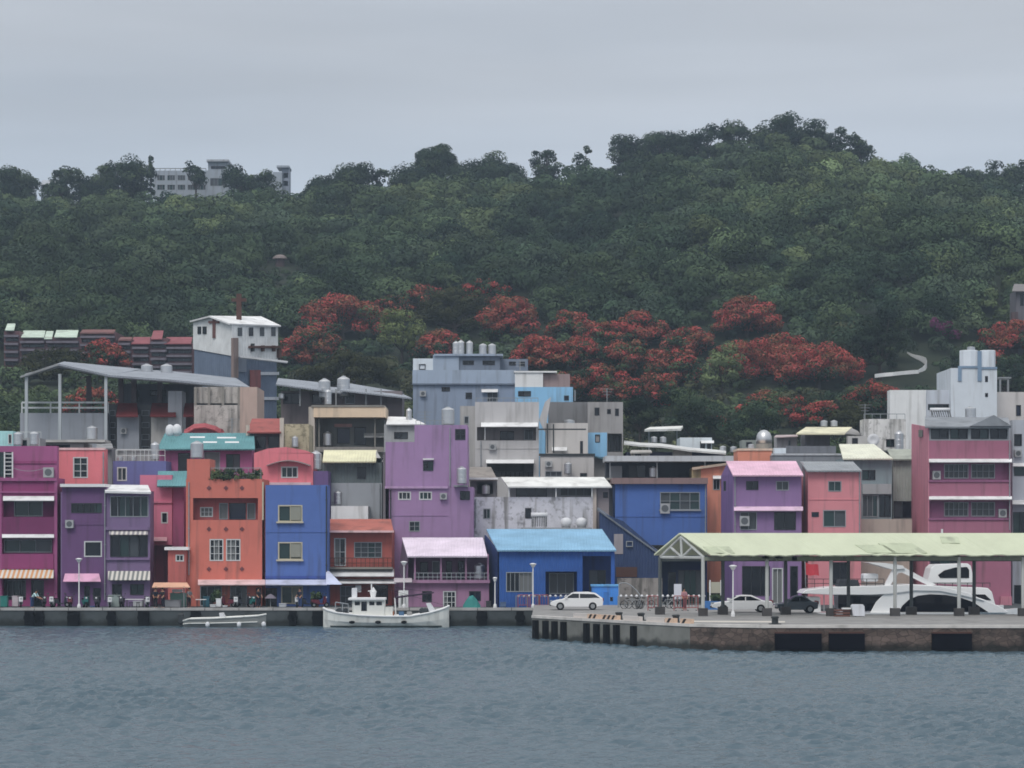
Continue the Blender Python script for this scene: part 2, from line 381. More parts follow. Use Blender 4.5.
# ------------------------------------------------------------------ ground sheet and hill
gm = bpy.data.materials.new('earth_and_leaf_litter'); gn, gb, _ = nt(gm)
gz = gn.nodes.new('ShaderNodeTexNoise'); gz.inputs['Scale'].default_value = .25; gz.inputs['Detail'].default_value = 6
gt = gn.nodes.new('ShaderNodeTexCoord'); gn.links.new(gt.outputs['Object'], gz.inputs['Vector'])
gr = gn.nodes.new('ShaderNodeValToRGB'); gr.color_ramp.elements[0].position = .35; gr.color_ramp.elements[0].color = (.012, .022, .012, 1)
gr.color_ramp.elements[1].position = .7; gr.color_ramp.elements[1].color = (.03, .04, .02, 1)
gn.links.new(gz.outputs[0], gr.inputs[0]); gn.links.new(gr.outputs[0], gb.inputs['Base Color']); gb.inputs['Roughness'].default_value = 1
ys = [230, 238] + [238 + 6.2 * i for i in range(1, 11)] + [300 + 6.4 * i for i in range(1, 51)] + [626, 634, 645, 660, 680, 710, 750, 800, 900, 1000, 1120]
xs = [-900, -700, -500, -400, -320, -260] + [-215 + 6.5 * i for i in range(67)] + [260, 320, 400, 500, 700, 900]
m = MB()
m.v = [(x, y, ground(x, y)) for y in ys for x in xs]
nx = len(xs)
m.f = [[j * nx + i, j * nx + i + 1, (j + 1) * nx + i + 1, (j + 1) * nx + i] for j in range(len(ys) - 1) for i in range(nx - 1)]
m.m = [0] * len(m.f)
struct(m.build('hillside_ground', gm, smooth=True, base=(0, 0, 0)))

# ------------------------------------------------------------------ water
wm = bpy.data.materials.new('harbour_water'); wn, wb, _ = nt(wm)
wb.inputs['Base Color'].default_value = (.072, .116, .147, 1); wb.inputs['Roughness'].default_value = .2; wb.inputs['IOR'].default_value = 1.33
wt = wn.nodes.new('ShaderNodeTexCoord')
prev = None
for scv, dist, st in ((2.2, .12, .85), (5.5, .05, .9)):
    z = wn.nodes.new('ShaderNodeTexNoise'); z.inputs['Scale'].default_value = scv; z.inputs['Detail'].default_value = 3
    wmp = wn.nodes.new('ShaderNodeMapping'); wmp.inputs['Scale'].default_value = (.7, 1.0, 1); wn.links.new(wt.outputs['Object'], wmp.inputs[0])
    wn.links.new(wmp.outputs[0], z.inputs['Vector'])
    b = wn.nodes.new('ShaderNodeBump'); b.inputs['Distance'].default_value = dist; b.inputs['Strength'].default_value = st
    wn.links.new(z.outputs[0], b.inputs['Height'])
    if prev: wn.links.new(prev.outputs[0], b.inputs['Normal'])
    prev = b
wn.links.new(prev.outputs[0], wb.inputs['Normal'])
x0, x1, y0, y1 = -62.0, 62.0, 60.0, 220.0
gx = np.linspace(x0, x1, 640); gy = np.concatenate([np.linspace(y0, 150, 470), np.linspace(150.2, y1, 280)])
XX, YY = np.meshgrid(gx, gy); ZZ = np.zeros_like(XX)
for i in range(46):
    lam = .6 * (2.0 / .6) ** RNG.random(); a = RNG.normal(-.15, .6) + math.pi / 2
    amp = .0165 * lam ** .9
    ph = RNG.random() * 6.28; k = 2 * math.pi / lam
    q = np.sin(k * (XX * math.cos(a) + YY * math.sin(a)) + ph)
    ZZ += amp * (q + .25 * np.cos(2 * k * (XX * math.cos(a) + YY * math.sin(a)) + 2 * ph))
gust = .75 + .35 * np.sin(XX * .07 + YY * .045 + 1) * np.sin(YY * .085 - XX * .03)
calm = np.clip((222 - YY) / 22, .22, 1)
edge = np.clip(np.minimum(np.minimum(XX - x0, x1 - XX), np.minimum(YY - y0, (y1 - YY) * 4 + .2)) / 4, 0, 1)
ZZ *= gust * calm * edge
vs = np.stack([XX, YY, ZZ], -1).reshape(-1, 3)
R_, C_ = XX.shape
idx = np.arange(R_ * C_).reshape(R_, C_)
fs = np.stack([idx[:-1, :-1], idx[:-1, 1:], idx[1:, 1:], idx[1:, :-1]], -1).reshape(-1, 4)
ex = np.array([(-900, -400, 0), (900, -400, 0), (900, y0, 0), (x1, y0, 0), (x0, y0, 0), (-900, y0, 0), (900, y1, 0), (x1, y1, 0), (x0, y1, 0), (-900, y1, 0)], float)
b0 = len(vs)
fs = np.concatenate([fs, b0 + np.array([(9, 5, 4, 8), (3, 2, 6, 7)]), ])
extra = [(b0, b0 + 1, b0 + 2, b0 + 3, b0 + 4, b0 + 5)]
def quick_mesh(name, verts, quads, mats, smooth=True, ngons=()):
    me = bpy.data.meshes.new(name)
    verts = np.ascontiguousarray(verts, np.float32); quads = np.ascontiguousarray(quads, np.int32)
    ng = [i for g in ngons for i in g]
    me.vertices.add(len(verts)); me.vertices.foreach_set('co', verts.ravel())
    nl = quads.size + len(ng); npoly = len(quads) + len(ngons)
    me.loops.add(nl); me.loops.foreach_set('vertex_index', np.concatenate([quads.ravel(), np.array(ng, np.int32)]).astype(np.int32))
    me.polygons.add(npoly)
    st = list(np.arange(len(quads)) * 4); p = quads.size
    for g in ngons: st.append(p); p += len(g)
    me.polygons.foreach_set('loop_start', np.array(st, np.int32))
    for mm in mats: me.materials.append(mm)
    if smooth: me.polygons.foreach_set('use_smooth', np.ones(npoly, bool))
    me.update(calc_edges=True)
    return me
me = quick_mesh('water', np.concatenate([vs, ex]), fs, [wm], True, extra)
wo = bpy.data.objects.new('water', me); COL.objects.link(wo); struct(wo)

# ------------------------------------------------------------------ quay and pier
ASPH = mu('quay_paving', 118, 116, 114, style='concrete')
QW = mw('quay_wall_concrete', 62, 68, 70, style='concrete', k=1.5, stain=.6)
struct(MB().box(-900, 900, 220, 238, -4, 1.5).build('quay', [QW]))
kerb = MB(); xx = -120.0
while xx < X(533, 220): kerb.box(xx, min(xx + 2.94, X(533, 220)), 219.93, 220.35, 1.36, 1.6); xx += 3.0
struct(kerb.build('quay_kerb', mu('pale_kerb_stone', 176, 174, 172, style='concrete')))
top = [(X(532, 192.5), 192.5), (X(640, 179), 179), (X(690, 174), 174), (X(760, 171.6), 171.6), (130, 170.2), (130, 195.7), (X(822, 195.6), 195.7), (X(822, 195.6), 221.5), (X(534, 221), 221.5)]
pm_ = MB(); pm_.prism([(x, y, -4) for x, y in top], (0, 0, 5.8))
PIERW = mw('pier_stonework', 78, 66, 60, style='stone', k=2.1, stain=.5)
PIERC = mw('pier_concrete', 92, 92, 88, style='concrete', k=2.1, stain=.5)
DECK = mu('pier_deck_concrete', 142, 140, 138, style='concrete')
po = pm_.build('pier', [PIERW, DECK, PIERC]); po.data.polygons[1].material_index = 1
for i, p in enumerate(po.data.polygons):
    if i in (2, 3, 10): p.material_index = 2
struct(po)
cap = MB()
pts = [Vector((x, y, 0)) for x, y in top[:5]]
for a, b in zip(pts, pts[1:]):
    d = (b - a).normalized(); nn = Vector((-d.y, d.x, 0))
    o_ = nn * -.06
    cap.prism([(a.x + o_.x, a.y + o_.y, 1.62), (b.x + o_.x, b.y + o_.y, 1.62), (b.x + nn.x * .5, b.y + nn.y * .5, 1.62), (a.x + nn.x * .5, a.y + nn.y * .5, 1.62)], (0, 0, .2))
struct(cap.build('pier_kerb', mu('pier_edge_concrete', 212, 206, 200, style='concrete')))
lm = ms('yellowed_road_paint', 205, 198, 188)
struct(MB().quad((X(690, 178), 178, 1.804), (X(785, 177), 177, 1.804), (X(785, 180), 180, 1.804), (X(690, 181), 181, 1.804)).build('road_marking', lm))
# rubber fenders along the pier and the quay
FG = 'black dock fenders along the pier'
def pier_pt(px):
    for (ax, ay), (bx, by) in zip(top, top[1:]):
        ra, rb = 512 + ax * F / ay, 512 + bx * F / by
        if ra <= px <= rb:
            t = 0.0
            for _ in range(40):
                x, y = lerp(ax, bx, t), lerp(ay, by, t)
                e = 512 + x * F / y - px
                if abs(e) < .01: break
                t -= e / (rb - ra)
            d = Vector((bx - ax, by - ay, 0)).normalized()
            return Vector((x, y, 0)), d
for i, px in enumerate((537, 547, 556, 565, 588, 598, 608, 618, 635)):
    c, d = pier_pt(px); nn = Vector((-d.y, d.x, 0)) * -1
    m = MB(); hw = .28
    m.prism([c - d * hw + Vector((0, 0, .05)), c + d * hw + Vector((0, 0, .05)), c + d * hw * .8 + nn * .3 + Vector((0, 0, .05)), c - d * hw * .8 + nn * .3 + Vector((0, 0, .05))], (0, 0, 1.42))
    tag(m.build('dock_fender', RUBBER), 'upright black rubber fender in the row on the angled pier corner', 'fender', FG)
for a, b, lab in ((774, 821, 'wide black rubber fender on the stone pier, left of three'), (828, 864, 'wide black rubber fender on the stone pier, middle of three'),
                  (931, 971, 'wide black rubber fender on the stone pier, right of three')):
    c, d = pier_pt(a + .5); c2, _ = pier_pt(b)
    R = thing('dock_fender', lab, 'fender', (c.x, c.y - .3, .1), FG)
    MB().box(c.x, c2.x, c.y - .42, c.y - .03, .15, 1.25).build('fender_pad', mk('navy_black_rubber', (12, 13, 24), style='plain', rough=.9, spec=.06), R)
    MB().box(c.x, c2.x, c.y - .30, c.y - .04, 1.254, 1.36).build('fender_bracket', RUST, R)
for px in (30, 40, 74, 112, 144, 196, 293, 318, 446, 482, 520):
    xq = X(px, 220); hw = random.uniform(.3, .62)
    m = MB(); m.box(xq - hw, xq + hw, 219.55, 219.92, .05, 1.3)
    for k in range(2): m.cyl((xq - hw * .5 + k * hw, 219.5, .75), (xq - hw * .5 + k * hw, 219.56, .75), .3, n=12)
    tag(m.build('dock_fender', RUBBER), 'old black tyre fender hanging on the low quay below the coloured houses', 'fender', 'tyre fenders along the house quay')
# ------------------------------------------------------------------ FRONT ROW, from left
AWN = mu('white_sheet_awning', 236, 234, 232)
# magenta house at the left edge
mag = mw('magenta_render', 122, 44, 92); magl = mw('light_magenta_render', 132, 62, 106); magd = mw('recess_shade_magenta', 100, 36, 78)  # deepest magenta has balcony recess shade put into its colour
R = bld('magenta four-storey house with white sheet awnings and striped shop awning at the left edge', -8, 57, 228)
wall(R, -8, 57, 478, None, 228, 4, mag, [(3, 54, 499, 518, 'o'), (2, 53, 538, 554, 'o'), (3, 26, 579, 600, 'o'), (31, 44, 580, 609, 'kD', 1), (15, 43, 519, 519.2, 'o')])
wall(R, -8, 57, 446, 478, 231, 1, magl, [(-2, 12, 452, 477, 'k')], name='rooftop_storey', zbase=Zc(478, 228) + .01)
box(R, 'parapet', 13, 57, 461, 463.5, 231, -.12, -.002, mag)
box(R, 'cornice', -8, 57, 478, 481, 228, -.25, -.002, magl); box(R, 'cornice', -8, 57, 491, 493, 228, -.2, -.002, magl)
box(R, 'balcony_wall', 2.5, 54.5, 517, 534, 228, -.18, -.003, magd); box(R, 'balcony_wall', 2, 54, 554, 569, 228, -.18, -.003, mag)
box(R, 'pilaster', 54.6, 57.5, 480, 609, 228, -.16, -.004, magl); box(R, 'pilaster', -4, 2, 480, 609, 228, -.16, -.004, magl)
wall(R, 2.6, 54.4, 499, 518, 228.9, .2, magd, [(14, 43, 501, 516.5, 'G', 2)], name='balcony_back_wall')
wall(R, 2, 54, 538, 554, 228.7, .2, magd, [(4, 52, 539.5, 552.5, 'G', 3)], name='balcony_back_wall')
wall(R, 3, 54, 579, 609, 229.5, .2, mw('shop_wall', 70, 52, 62), [(7, 26, 580, 597, 'u', 3)], name='shop_wall', zbase=1.5)
awning(R, 3, 54, 496, 500.5, 228, .55, AWN); awning(R, 2, 54, 533, 537.5, 228, .55, AWN)
awning(R, -4, 53.5, 569, 578, 228, 1.3, mk('orange_striped_canvas', (215, 150, 90), k=KU, style='stripe'))
m = MB()
for px in (4.5, 12.5): m.cyl(P(px, 478, 230.6), P(px, 452, 230.6), .07, n=6)
for k in range(6): m.cyl(P(4.5, 474 - 4 * k, 230.6), P(12.5, 474 - 4 * k, 230.6), .035, n=5)
m.build('ladder', WHITE, R)
m = MB()
for k in range(8):
    a, b = lerp(13, 45, k / 8), lerp(13, 45, (k + 1) / 8); sag = lambda q: 468 + 3.0 * (1 - ((q - 29) / 16) ** 2)
    m.cyl(P(a, sag(a), 230.7), P(b, sag(b), 230.7), .03, n=4)
m.build('hanging_cable', FRAMEG, R); ac(R, 44, 54, 467.5, 477.5, 230.9)
R = bld('small turquoise sheet-metal shed on the roof behind the magenta house', -6, 14, 237, 'shed', 'rooftop_shed')
wall(R, -6, 13, 431, None, 237, 4, mw('pale_turquoise_sheet', 140, 205, 205, style='corr'), [(8, 12, 434, 444, 'w', 1)])
# salmon house behind
sal = mw('salmon_render', 200, 92, 100)
R = bld('salmon pink narrow house with one white-framed upper window behind the plum house', 57, 105, 236)
wall(R, 57, 105, 449, None, 236, 1.6, sal, [(73, 88, 457, 478, 'w', 2, 3)])
box(R, 'parapet_cap', 56.5, 105.5, 447.8, 450, 236, -.1, .2, mw('pale_pink_trim', 205, 150, 150)); box(R, 'ledge', 57, 63, 488, 491, 236, -.5, -.004, AWN)
# plum house
pl1 = mw('plum_render', 88, 58, 98); pl2 = mw('lilac_plum_render', 102, 82, 116)
R = bld('plum two-tone house with white flat roof slab and pink door awning', 62, 150, 227.5)
wall(R, 62, 106, 487, None, 227.5, 7, pl1, [(71, 102, 503, 513, 'k', 5), (84, 102, 541, 557, 'w', 1), (84, 90, 586, 608, 'kD', 1), (93, 101, 588, 600, 'k', 1)])
wall(R, 106, 150, 491, None, 227.6, 2.5, pl2, [(110, 148.5, 496, 517, 'g', 5), (110, 148, 535, 557, 'k', 4), (112, 122, 584, 608, 'kD', 1), (130, 144, 584, 595, 'k', 2, 2)])
box(R, 'roof_slab', 61, 106, 484, 487, 227.5, -.5, 3, WHITE)
MB().slab([P(105, 491, 226.6), P(151, 492, 226.6), P(148, 485, 231), P(105, 484.6, 231)], .18).build('roof', AWN, R)
box(R, 'ledge', 106, 150, 527, 530, 227.6, -.22, -.004, pl2); box(R, 'ledge', 106, 150, 558, 560, 227.6, -.2, -.004, pl2)
awning(R, 109, 148, 530.5, 534.5, 227.6, .5, mk('scalloped_awning_canvas', (150, 145, 150), k=KU, style='stripe'))
awning(R, 108, 150, 571, 580, 227.6, .9, mk('grey_striped_canvas', (130, 132, 130), k=KU, style='stripe'))
awning(R, 63, 101, 573.5, 581.5, 227.5, 1.0, mu('pink_canvas', 230, 165, 200), skew=2)
box(R, 'drainpipe', 60.5, 62, 492, 606, 227.5, .1, .3, pl2)
# blue-violet rear house
R = bld('blue-violet rear house with one small white-framed window', 113, 166, 238)
wall(R, 113, 166, 461, None, 238, 3.8, mw('blue_violet_render', 84, 86, 134), [(117, 127, 467, 481, 'w', 2)])
rail(R, 116, 165, 450, 461, 238.4, 6, FRAMEW, 2)
# pink rear house with turquoise awning
pk = mw('rose_render', 178, 92, 118)
R = bld('rose pink rear house with small turquoise corrugated awning between plum and terracotta houses', 140, 184, 234.6)
wall(R, 140, 172, 475, None, 234.6, 3.0, pk, [(161, 168, 512, 523.5, 'w', 1), (148, 172, 545, 584, 'o')])
wall(R, 172, 184, 480, None, 234.8, 2.8, mw('magenta_side_render', 140, 62, 100))
box(R, 'ledge', 140, 172, 501, 503, 234.6, -.15, -.004, pk); awning(R, 150, 167, 537, 541, 234.6, .5, mu('pale_pink_awning', 225, 170, 180))
roof(R, 157, 186, 486, 233.6, 158, 187, 471, 236, mk('turquoise_corrugated_sheet', (92, 152, 158), k=KU, style='corr'), name='awning')
# house under the big turquoise roof
R = bld('magenta rooftop house under a long turquoise corrugated roof', 156, 256, 242.2)
wall(R, 158, 252, 446, None, 242.2, 7, mw('mauve_magenta_render', 140, 70, 112), [(178, 190, 453, 472, 'k', 1), (226, 240, 454, 472, 'k', 2), (204, 220, 452, 474, 'm', 1)])
rfT = roof(R, 157, 255, 449, 241.2, 165, 254, 433, 245, mk('turquoise_corrugated_sheet', (92, 152, 158), k=KU, style='corr'))
m = MB()
for a, b, yy in ((190, 205, 437), (217, 236, 437.5), (203, 217, 442), (225, 239, 442)):
    Yq = lerp(241.2, 245, (449 - yy) / 16)
    m.slab([P(a, yy + .8, Yq - .25), P(b, yy + .8, Yq - .25), P(b, yy - .6, Yq - .05), P(a, yy - .6, Yq - .05)], .02)
m.build('skylight_sheet', WHITE, R)
# terracotta house
ter = mw('terracotta_render', 172, 86, 70)
R = bld('terracotta red house with recessed balcony, rooftop planter and diamond wall ornaments', 168, 263, 228)
wall(R, 186, 262, 479, None, 228, 7, ter, [(193, 258, 498, 520, 'o'), (209.5, 223.5, 539, 561, 't', 3, 3), (226, 240.5, 539, 561, 't', 3, 3), (200, 222, 586, 606, 'u', 3), (230, 247, 586, 607, 'mD', 3), (256, 261, 588, 608, 'kD', 1)])
wall(R, 187, 210, 459, 479, 228.02, 4, ter, name='stair_tower', zbase=Zc(479, 228) + .005)
wall(R, 193, 258, 498, 520, 229.2, .15, mw('terracotta_painted_shade', 150, 66, 66), [(200, 213, 507, 517, 't', 3, 2), (219, 228, 503, 519.5, 'm', 1), (229, 246, 503, 519.5, 'b', 1), (247, 255.5, 503, 519.5, 'm', 1)], name='balcony_back_wall')  # back wall colour darkened to paint in the balcony's recess shade
m = MB()
for yy in (488, 529, 569):
    for px in (209, 226, 242):
        c = P(px, yy, 227.99); r = .22
        m.prism([c + Vector((-r, 0, 0)), c + Vector((0, 0, -r)), c + Vector((r, 0, 0)), c + Vector((0, 0, r))], (0, -.05, 0))
m.build('diamond_ornament', mw('brown_tile', 95, 52, 56), R)
wall(R, 168, 186, 550, None, 227.2, 5, mw('terracotta_annex_render', 160, 76, 70), [(175.5, 184, 554.5, 561.5, 'w', 2)], name='annex_wall')
box(R, 'annex_roof', 165, 189, 547, 550, 227.2, -.4, 4, AWN)
box(R, 'gutter', 262.2, 263.6, 482, 520, 228, -.1, .1, FRAMEC)
awning(R, 198, 265, 579.5, 584.5, 228, 2.0, mu('pale_pink_sheet_awning', 238, 196, 196))
rail(R, 211, 261, 468, 479, 228.25, 8, FRAMEG, 2)
box(R, 'planter', 210, 261, 475.5, 479, 228, .35, .75, mw('grey_planter_concrete', 120, 112, 108))
# pink house behind the blue one
R = bld('pink gabled house behind the tall blue house, white-framed barred window', 254, 313, 236)
pk2 = mw('coral_pink_render', 188, 92, 102)
wall(R, 254, 313, 453, None, 236, 5.4, pk2, [(281, 298, 466.5, 478, 'w', 3)])
MB().prism([P(254, 453, 236), P(313, 453.5, 236), P(306, 450.5, 236), P(286, 447, 236), P(268, 448.5, 236)], (0, .3, 0)).build('gable_parapet', pk2, R)
m = MB()
ring = [P(lerp(266, 310, t), 466 - 5 * math.sin(math.pi * t), 235.2) for t in [i / 8 for i in range(9)]]
for a, b in zip(ring, ring[1:]): m.quad(a, b, b + Vector((0, .8, .12)), a + Vector((0, .8, .12)))
m.build('arched_awning', mu('grey_green_polycarbonate', 130, 125, 125), R); box(R, 'ledge', 267, 311, 482.5, 485, 236, -.4, -.004, mu('pale_ledge', 215, 190, 200))
# tall blue house
blu = mw('cornflower_blue_render', 62, 89, 148)
R = bld('tall blue house with two cream-framed windows beside the terracotta house', 265, 329, 228)
wall(R, 265.5, 328, 485, None, 228, 2.6, blu, [(278, 302.5, 505, 522, 'c', 2), (278, 302.5, 542, 560, 'c', 2), (281, 303, 586, 604, 'c', 2), (265.5, 277, 588, 608, 'kD', 1)])
for y0 in (505, 542): box(R, 'window_grille', 290.5, 301, y0 + 2, y0 + 15, 228, -.12, -.02, mk('cream_grille', (150, 150, 138), style='plain'))
for y0 in (521.5, 559.5): box(R, 'sill', 276.5, 303.5, y0, y0 + 1.6, 228, -.3, -.004, FRAMEC)
box(R, 'wall_band', 265.5, 328, 576, 578.5, 228, -.12, -.004, mw('deep_blue_render', 45, 66, 128))
awning(R, 265.4, 327, 579.5, 584.5, 228, 2.0, mu('lilac_white_sheet_awning', 200, 206, 238))
MB().prism([P(326, 571, 228), P(329, 571, 228), P(342, 584.5, 226), P(326, 584.5, 226)], (0, .08, 0)).build('awning_end', mu('lilac_white_sheet_awning', 200, 206, 238), R)
R = bld('small dark purple rooftop block with a water tank between blue and grey-green houses', 311, 328, 236, 'rooftop block', 'rooftop_block')
wall(R, 313.4, 328, 471, None, 236, 4, mw('dark_purple_render', 86, 66, 110))
# grey-green house
R = bld('grey-green house with cream-yellow sheet roof set back behind the orange house', 322, 383, 240)
wall(R, 322, 382, 458, 483, 240, 8, mw('dark_grey_green_sheet', 82, 92, 94, style='corr'), [(357, 366, 467, 479, 'k', 1)], name='upper_wall')
wall(R, 322, 382, 483, None, 240, 8, mw('grey_render', 132, 136, 142))
roof(R, 322.5, 376, 461.5, 239, 324, 377, 450, 242, mu('cream_yellow_sheet_roof', 232, 226, 188, style='corr'), name='roof')
MB().prism([P(376, 450, 240), P(383, 461.5, 240), P(380, 463, 240), P(376, 461.5, 240)], (0, .1, 0)).build('downpipe_head', AWN, R)
wall(R, 331, 368, 506, 520, 236.5, 3.4, mw('pale_grey_render', 190, 196, 210), name='rooftop_room', zbase=Zc(521, 230))
# orange-red house
orr = mw('orange_red_render', 146, 68, 58)
R = bld('orange-red two-storey shop house with orange tiled roof and two white awnings', 328, 394, 231)
wall(R, 329, 392, 530, None, 231, 5.2, orr, [(334, 346, 538, 566, 't', 2, 2), (354, 382, 542, 558, 'u', 4, 3), (340, 357, 586, 606, 'u', 3, 2), (374, 388, 585, 604, 'k', 2)])
roof(R, 328, 393.5, 531, 230, 329, 391, 519, 234.4, mu('orange_tile_roof', 190, 104, 88))
box(R, 'eave_board', 328, 394, 530.5, 532.5, 230, -.1, -.004, mw('pale_pink_trim', 205, 150, 150)); rail(R, 330, 392, 558, 568, 230.4, 14, RUST, 2)
box(R, 'balcony_floor', 329, 393, 567, 569, 231, -1, -.005, CONC)
awning(R, 330, 394, 569, 576, 231, 1.5, AWN); awning(R, 335, 396, 579, 583, 231, 1.9, AWN)
m = box(R, 'shop_sign', 356, 362, 585, 592, 231, -1.2, -1.05, WHITE)
# large mauve building
mau = mw('mauve_render', 130, 100, 138)
R = bld('large blank mauve building with few small windows, tallest on the central waterfront', 383, 474, 236, 'building', 'building')
wall(R, 389, 473.5, 487, None, 236, 9, mau, [(398, 411, 491.5, 500, 'w', 3), (419, 432, 491.5, 500, 'w', 3), (460, 470, 491, 500, 'k', 2), (409, 420, 521, 531.5, 'g', 2, 2)])
wall(R, 385.5, 467.5, 442, 487, 236.02, 9, mau, [(423, 433.5, 461, 471, 'k', 2, 2)], name='upper_wall')
wall(R, 414.5, 467.5, 425, 442, 236.03, 7, mau, [(455, 465.5, 429, 440, 'k', 2, 2)], name='top_wall')
box(R, 'ledge', 385, 448, 486.2, 488.5, 236, -.25, -.004, mw('pale_mauve_trim', 150, 120, 155)); box(R, 'window_canopy', 423, 434, 458.5, 460, 236, -.4, -.004, AWN)
box(R, 'tank_shelf', 454, 468, 485.5, 487, 236, -1.3, -.005, GALV)
box(R, 'side_wall_gap', 383, 385.4, 455, 530, 236.4, 0, 3, mw('grey_side_render', 95, 92, 95))
# pink-roofed house
R = bld('mauve-pink house with pale pink roof, railed veranda and white lattice window', 400, 491, 226)
lp = mw('pink_mauve_render', 134, 94, 124)
wall(R, 404, 489, 583, None, 226, 7, lp, [(422, 432, 591, 602, 'k', 2), (443, 456, 591, 608, 't', 3, 3), (469, 481, 591, 601, 'b', 2)])
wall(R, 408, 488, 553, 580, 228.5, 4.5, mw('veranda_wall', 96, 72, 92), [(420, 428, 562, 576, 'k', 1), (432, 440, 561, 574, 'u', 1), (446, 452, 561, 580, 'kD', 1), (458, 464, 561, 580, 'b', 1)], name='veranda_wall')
box(R, 'veranda_floor', 404, 490, 580, 583, 226, -.5, 5, lp); rail(R, 414, 489, 573, 581, 225.7, 16, FRAMEG, 2)
posts(R, (415, 441, 466, 488), 554, 580, 225.7, .14, lp)
roof(R, 407.5, 487.5, 556, 225, 402, 483, 537.5, 230.5, mu('pale_pink_sheet_roof', 240, 214, 230, style='corr'))
MB().prism([P(404, 582, 226), P(408, 556, 225.4), P(402.5, 539, 230.3), P(399, 570, 230.3)], (.1, 0, 0)).build('gable_wall', mw('dark_mauve_gable', 78, 62, 80), R)
awning(R, 394, 412, 578, 582, 226, 1.2, mu('grey_pink_awning', 190, 180, 186))
# blue workshop
nv = mw('strong_blue_sheet', 27, 72, 138, style='corr'); nvd = mw('navy_sheet', 20, 42, 88)
R = bld('bright blue waterfront workshop with light blue corrugated roof', 484, 616, 224.5, 'workshop', 'workshop')
wall(R, 498, 582, 551, None, 224.5, 7.5, nv, [(506, 532.5, 572, 592, 'm', 6), (545.5, 577, 571.5, 596, 'o')])
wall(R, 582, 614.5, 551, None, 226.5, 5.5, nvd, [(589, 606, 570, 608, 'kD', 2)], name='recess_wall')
wall(R, 545.5, 577, 571.5, 596, 226, .1, nvd, [(549, 574, 573, 594, 'u', 3)], name='back_wall')
box(R, 'column', 579, 582.5, 551, 611, 224.5, -.05, .25, nv); box(R, 'column', 611, 614.6, 551, 611, 224.5, -.05, .25, nv); box(R, 'lintel', 582.5, 611, 551, 556, 224.5, 0, .25, nv)
MB().prism([P(484.5, 535, 231), P(498, 551, 224.5), Vector((X(498, 224.5), 224.5, 1.46)), Vector((X(484.5, 231), 231, 1.46))], (.1, 0, 0)).build('side_wall', nvd, R)
roof(R, 497.5, 616.5, 550, 224, 486.5, 602, 529, 231.2, mk('light_blue_corrugated_roof', (130, 182, 216), k=KU, style='corr'))
R = bld('bright blue metal container with round vents beside the blue workshop', 592, 619, 222, 'container', 'container')
wall(R, 592, 618.5, 586, None, 222.6, 1.8, mw('azure_painted_steel', 34, 112, 190), [(610, 613, 597, 601, 'k', 1), (599, 602, 597, 601, 'k', 1)], zbase=1.52)
box(R, 'rim', 591, 619, 584.6, 586.4, 222.6, -.1, 1.9, mw('light_azure_steel', 70, 140, 200)); box(R, 'door', 603.5, 608.5, 592, 609, 222.6, -.05, -.005, mw('azure_door', 30, 98, 170))
# ------------------------------------------------------------------ SECOND ROW, right of the mauve building
R = bld('old whitewashed stained house with a long white sheet roof and veranda above the blue workshop', 473, 610, 240)
wall(R, 473.5, 596, 497, None, 240, 4.8, mw('stained_whitewash', 168, 168, 176, style='dirty'), [(483, 490.5, 508.5, 519, 'g', 2), (525, 531.5, 508, 518.5, 'k', 1)])
wall(R, 509, 597, 485, 497, 241.5, 4, mw('veranda_grey_render', 128, 126, 128), [(516, 547, 488, 497, 'k', 3), (560, 592, 488, 496, 'u', 4)], name='veranda_wall')
wall(R, 597, 609, 487, None, 240.3, 4, mw('grey_brown_render', 118, 110, 112), [(603, 608, 492, 498, 'b', 1)], name='end_wall')
roof(R, 508, 612, 486.5, 239.2, 501, 604, 477, 243, mu('white_sheet_roof', 234, 232, 226)); posts(R, (509, 556, 592), 486, 497, 239.6, .1, WHITE)
box(R, 'drainpipe', 593, 596.4, 487, 530, 240, -.2, -.005, mw('pale_pipe', 170, 158, 150))
R = bld('small shed with sloping brown sheet roof between mauve and grey buildings', 468, 498, 247, 'shed', 'shed')
wall(R, 470, 497, 480, None, 247, 5, mw('shed_grey_render', 105, 103, 105), [(477, 493, 483, 494, 'o')])
roof(R, 468, 497.5, 479.5, 246, 470, 491, 467, 251, mu('brown_grey_sheet_roof', 150, 142, 136)); box(R, 'eave_board', 468, 498, 477.6, 479.6, 246, -.12, -.004, AWN)
gry = mw('warm_grey_render', 152, 150, 150)
R = bld('grey concrete apartment house with two long dark balconies under white awnings', 460, 546, 256, 'apartment house', 'apartment_house')
wall(R, 475, 539, 402, None, 256, 9, gry, [(477, 536, 427, 440.5, 'o'), (487, 533.5, 462, 477, 'o')])
wall(R, 460, 475, 406, None, 256.3, 8.5, mw('grey_side_panel', 140, 138, 136), [(464, 469, 416, 424, 'u', 1)], name='side_wall')
MB().prism([P(539, 420, 256.2), P(545, 402, 256.2), P(551, 397, 256.2), P(547, 420, 256.2), P(545, 432, 256.2)], (0, .4, 0)).build('broken_parapet', gry, R)
wall(R, 477, 536, 427, 440.5, 257.3, .15, mw('balcony_back_render', 118, 112, 112), [(500, 514, 431, 440, 'k', 2), (524, 533, 429, 440, 'u', 2)], name='balcony_back_wall')
awning(R, 481, 538, 422.5, 426.5, 256, 1.0, AWN); awning(R, 486, 534, 459.5, 463, 256, .8, AWN)
rail(R, 488, 533, 472, 477, 255.97, 10, FRAMEK, 1); posts(R, (485,), 427, 440, 256.1, .1, WHITE)
rail(R, 476, 538, 398, 402, 256.6, 9, FRAMEG, 1)
R = bld('beige-grey rear annex with steel posts right of the balconied grey house', 537, 596, 253, 'annex', 'annex')
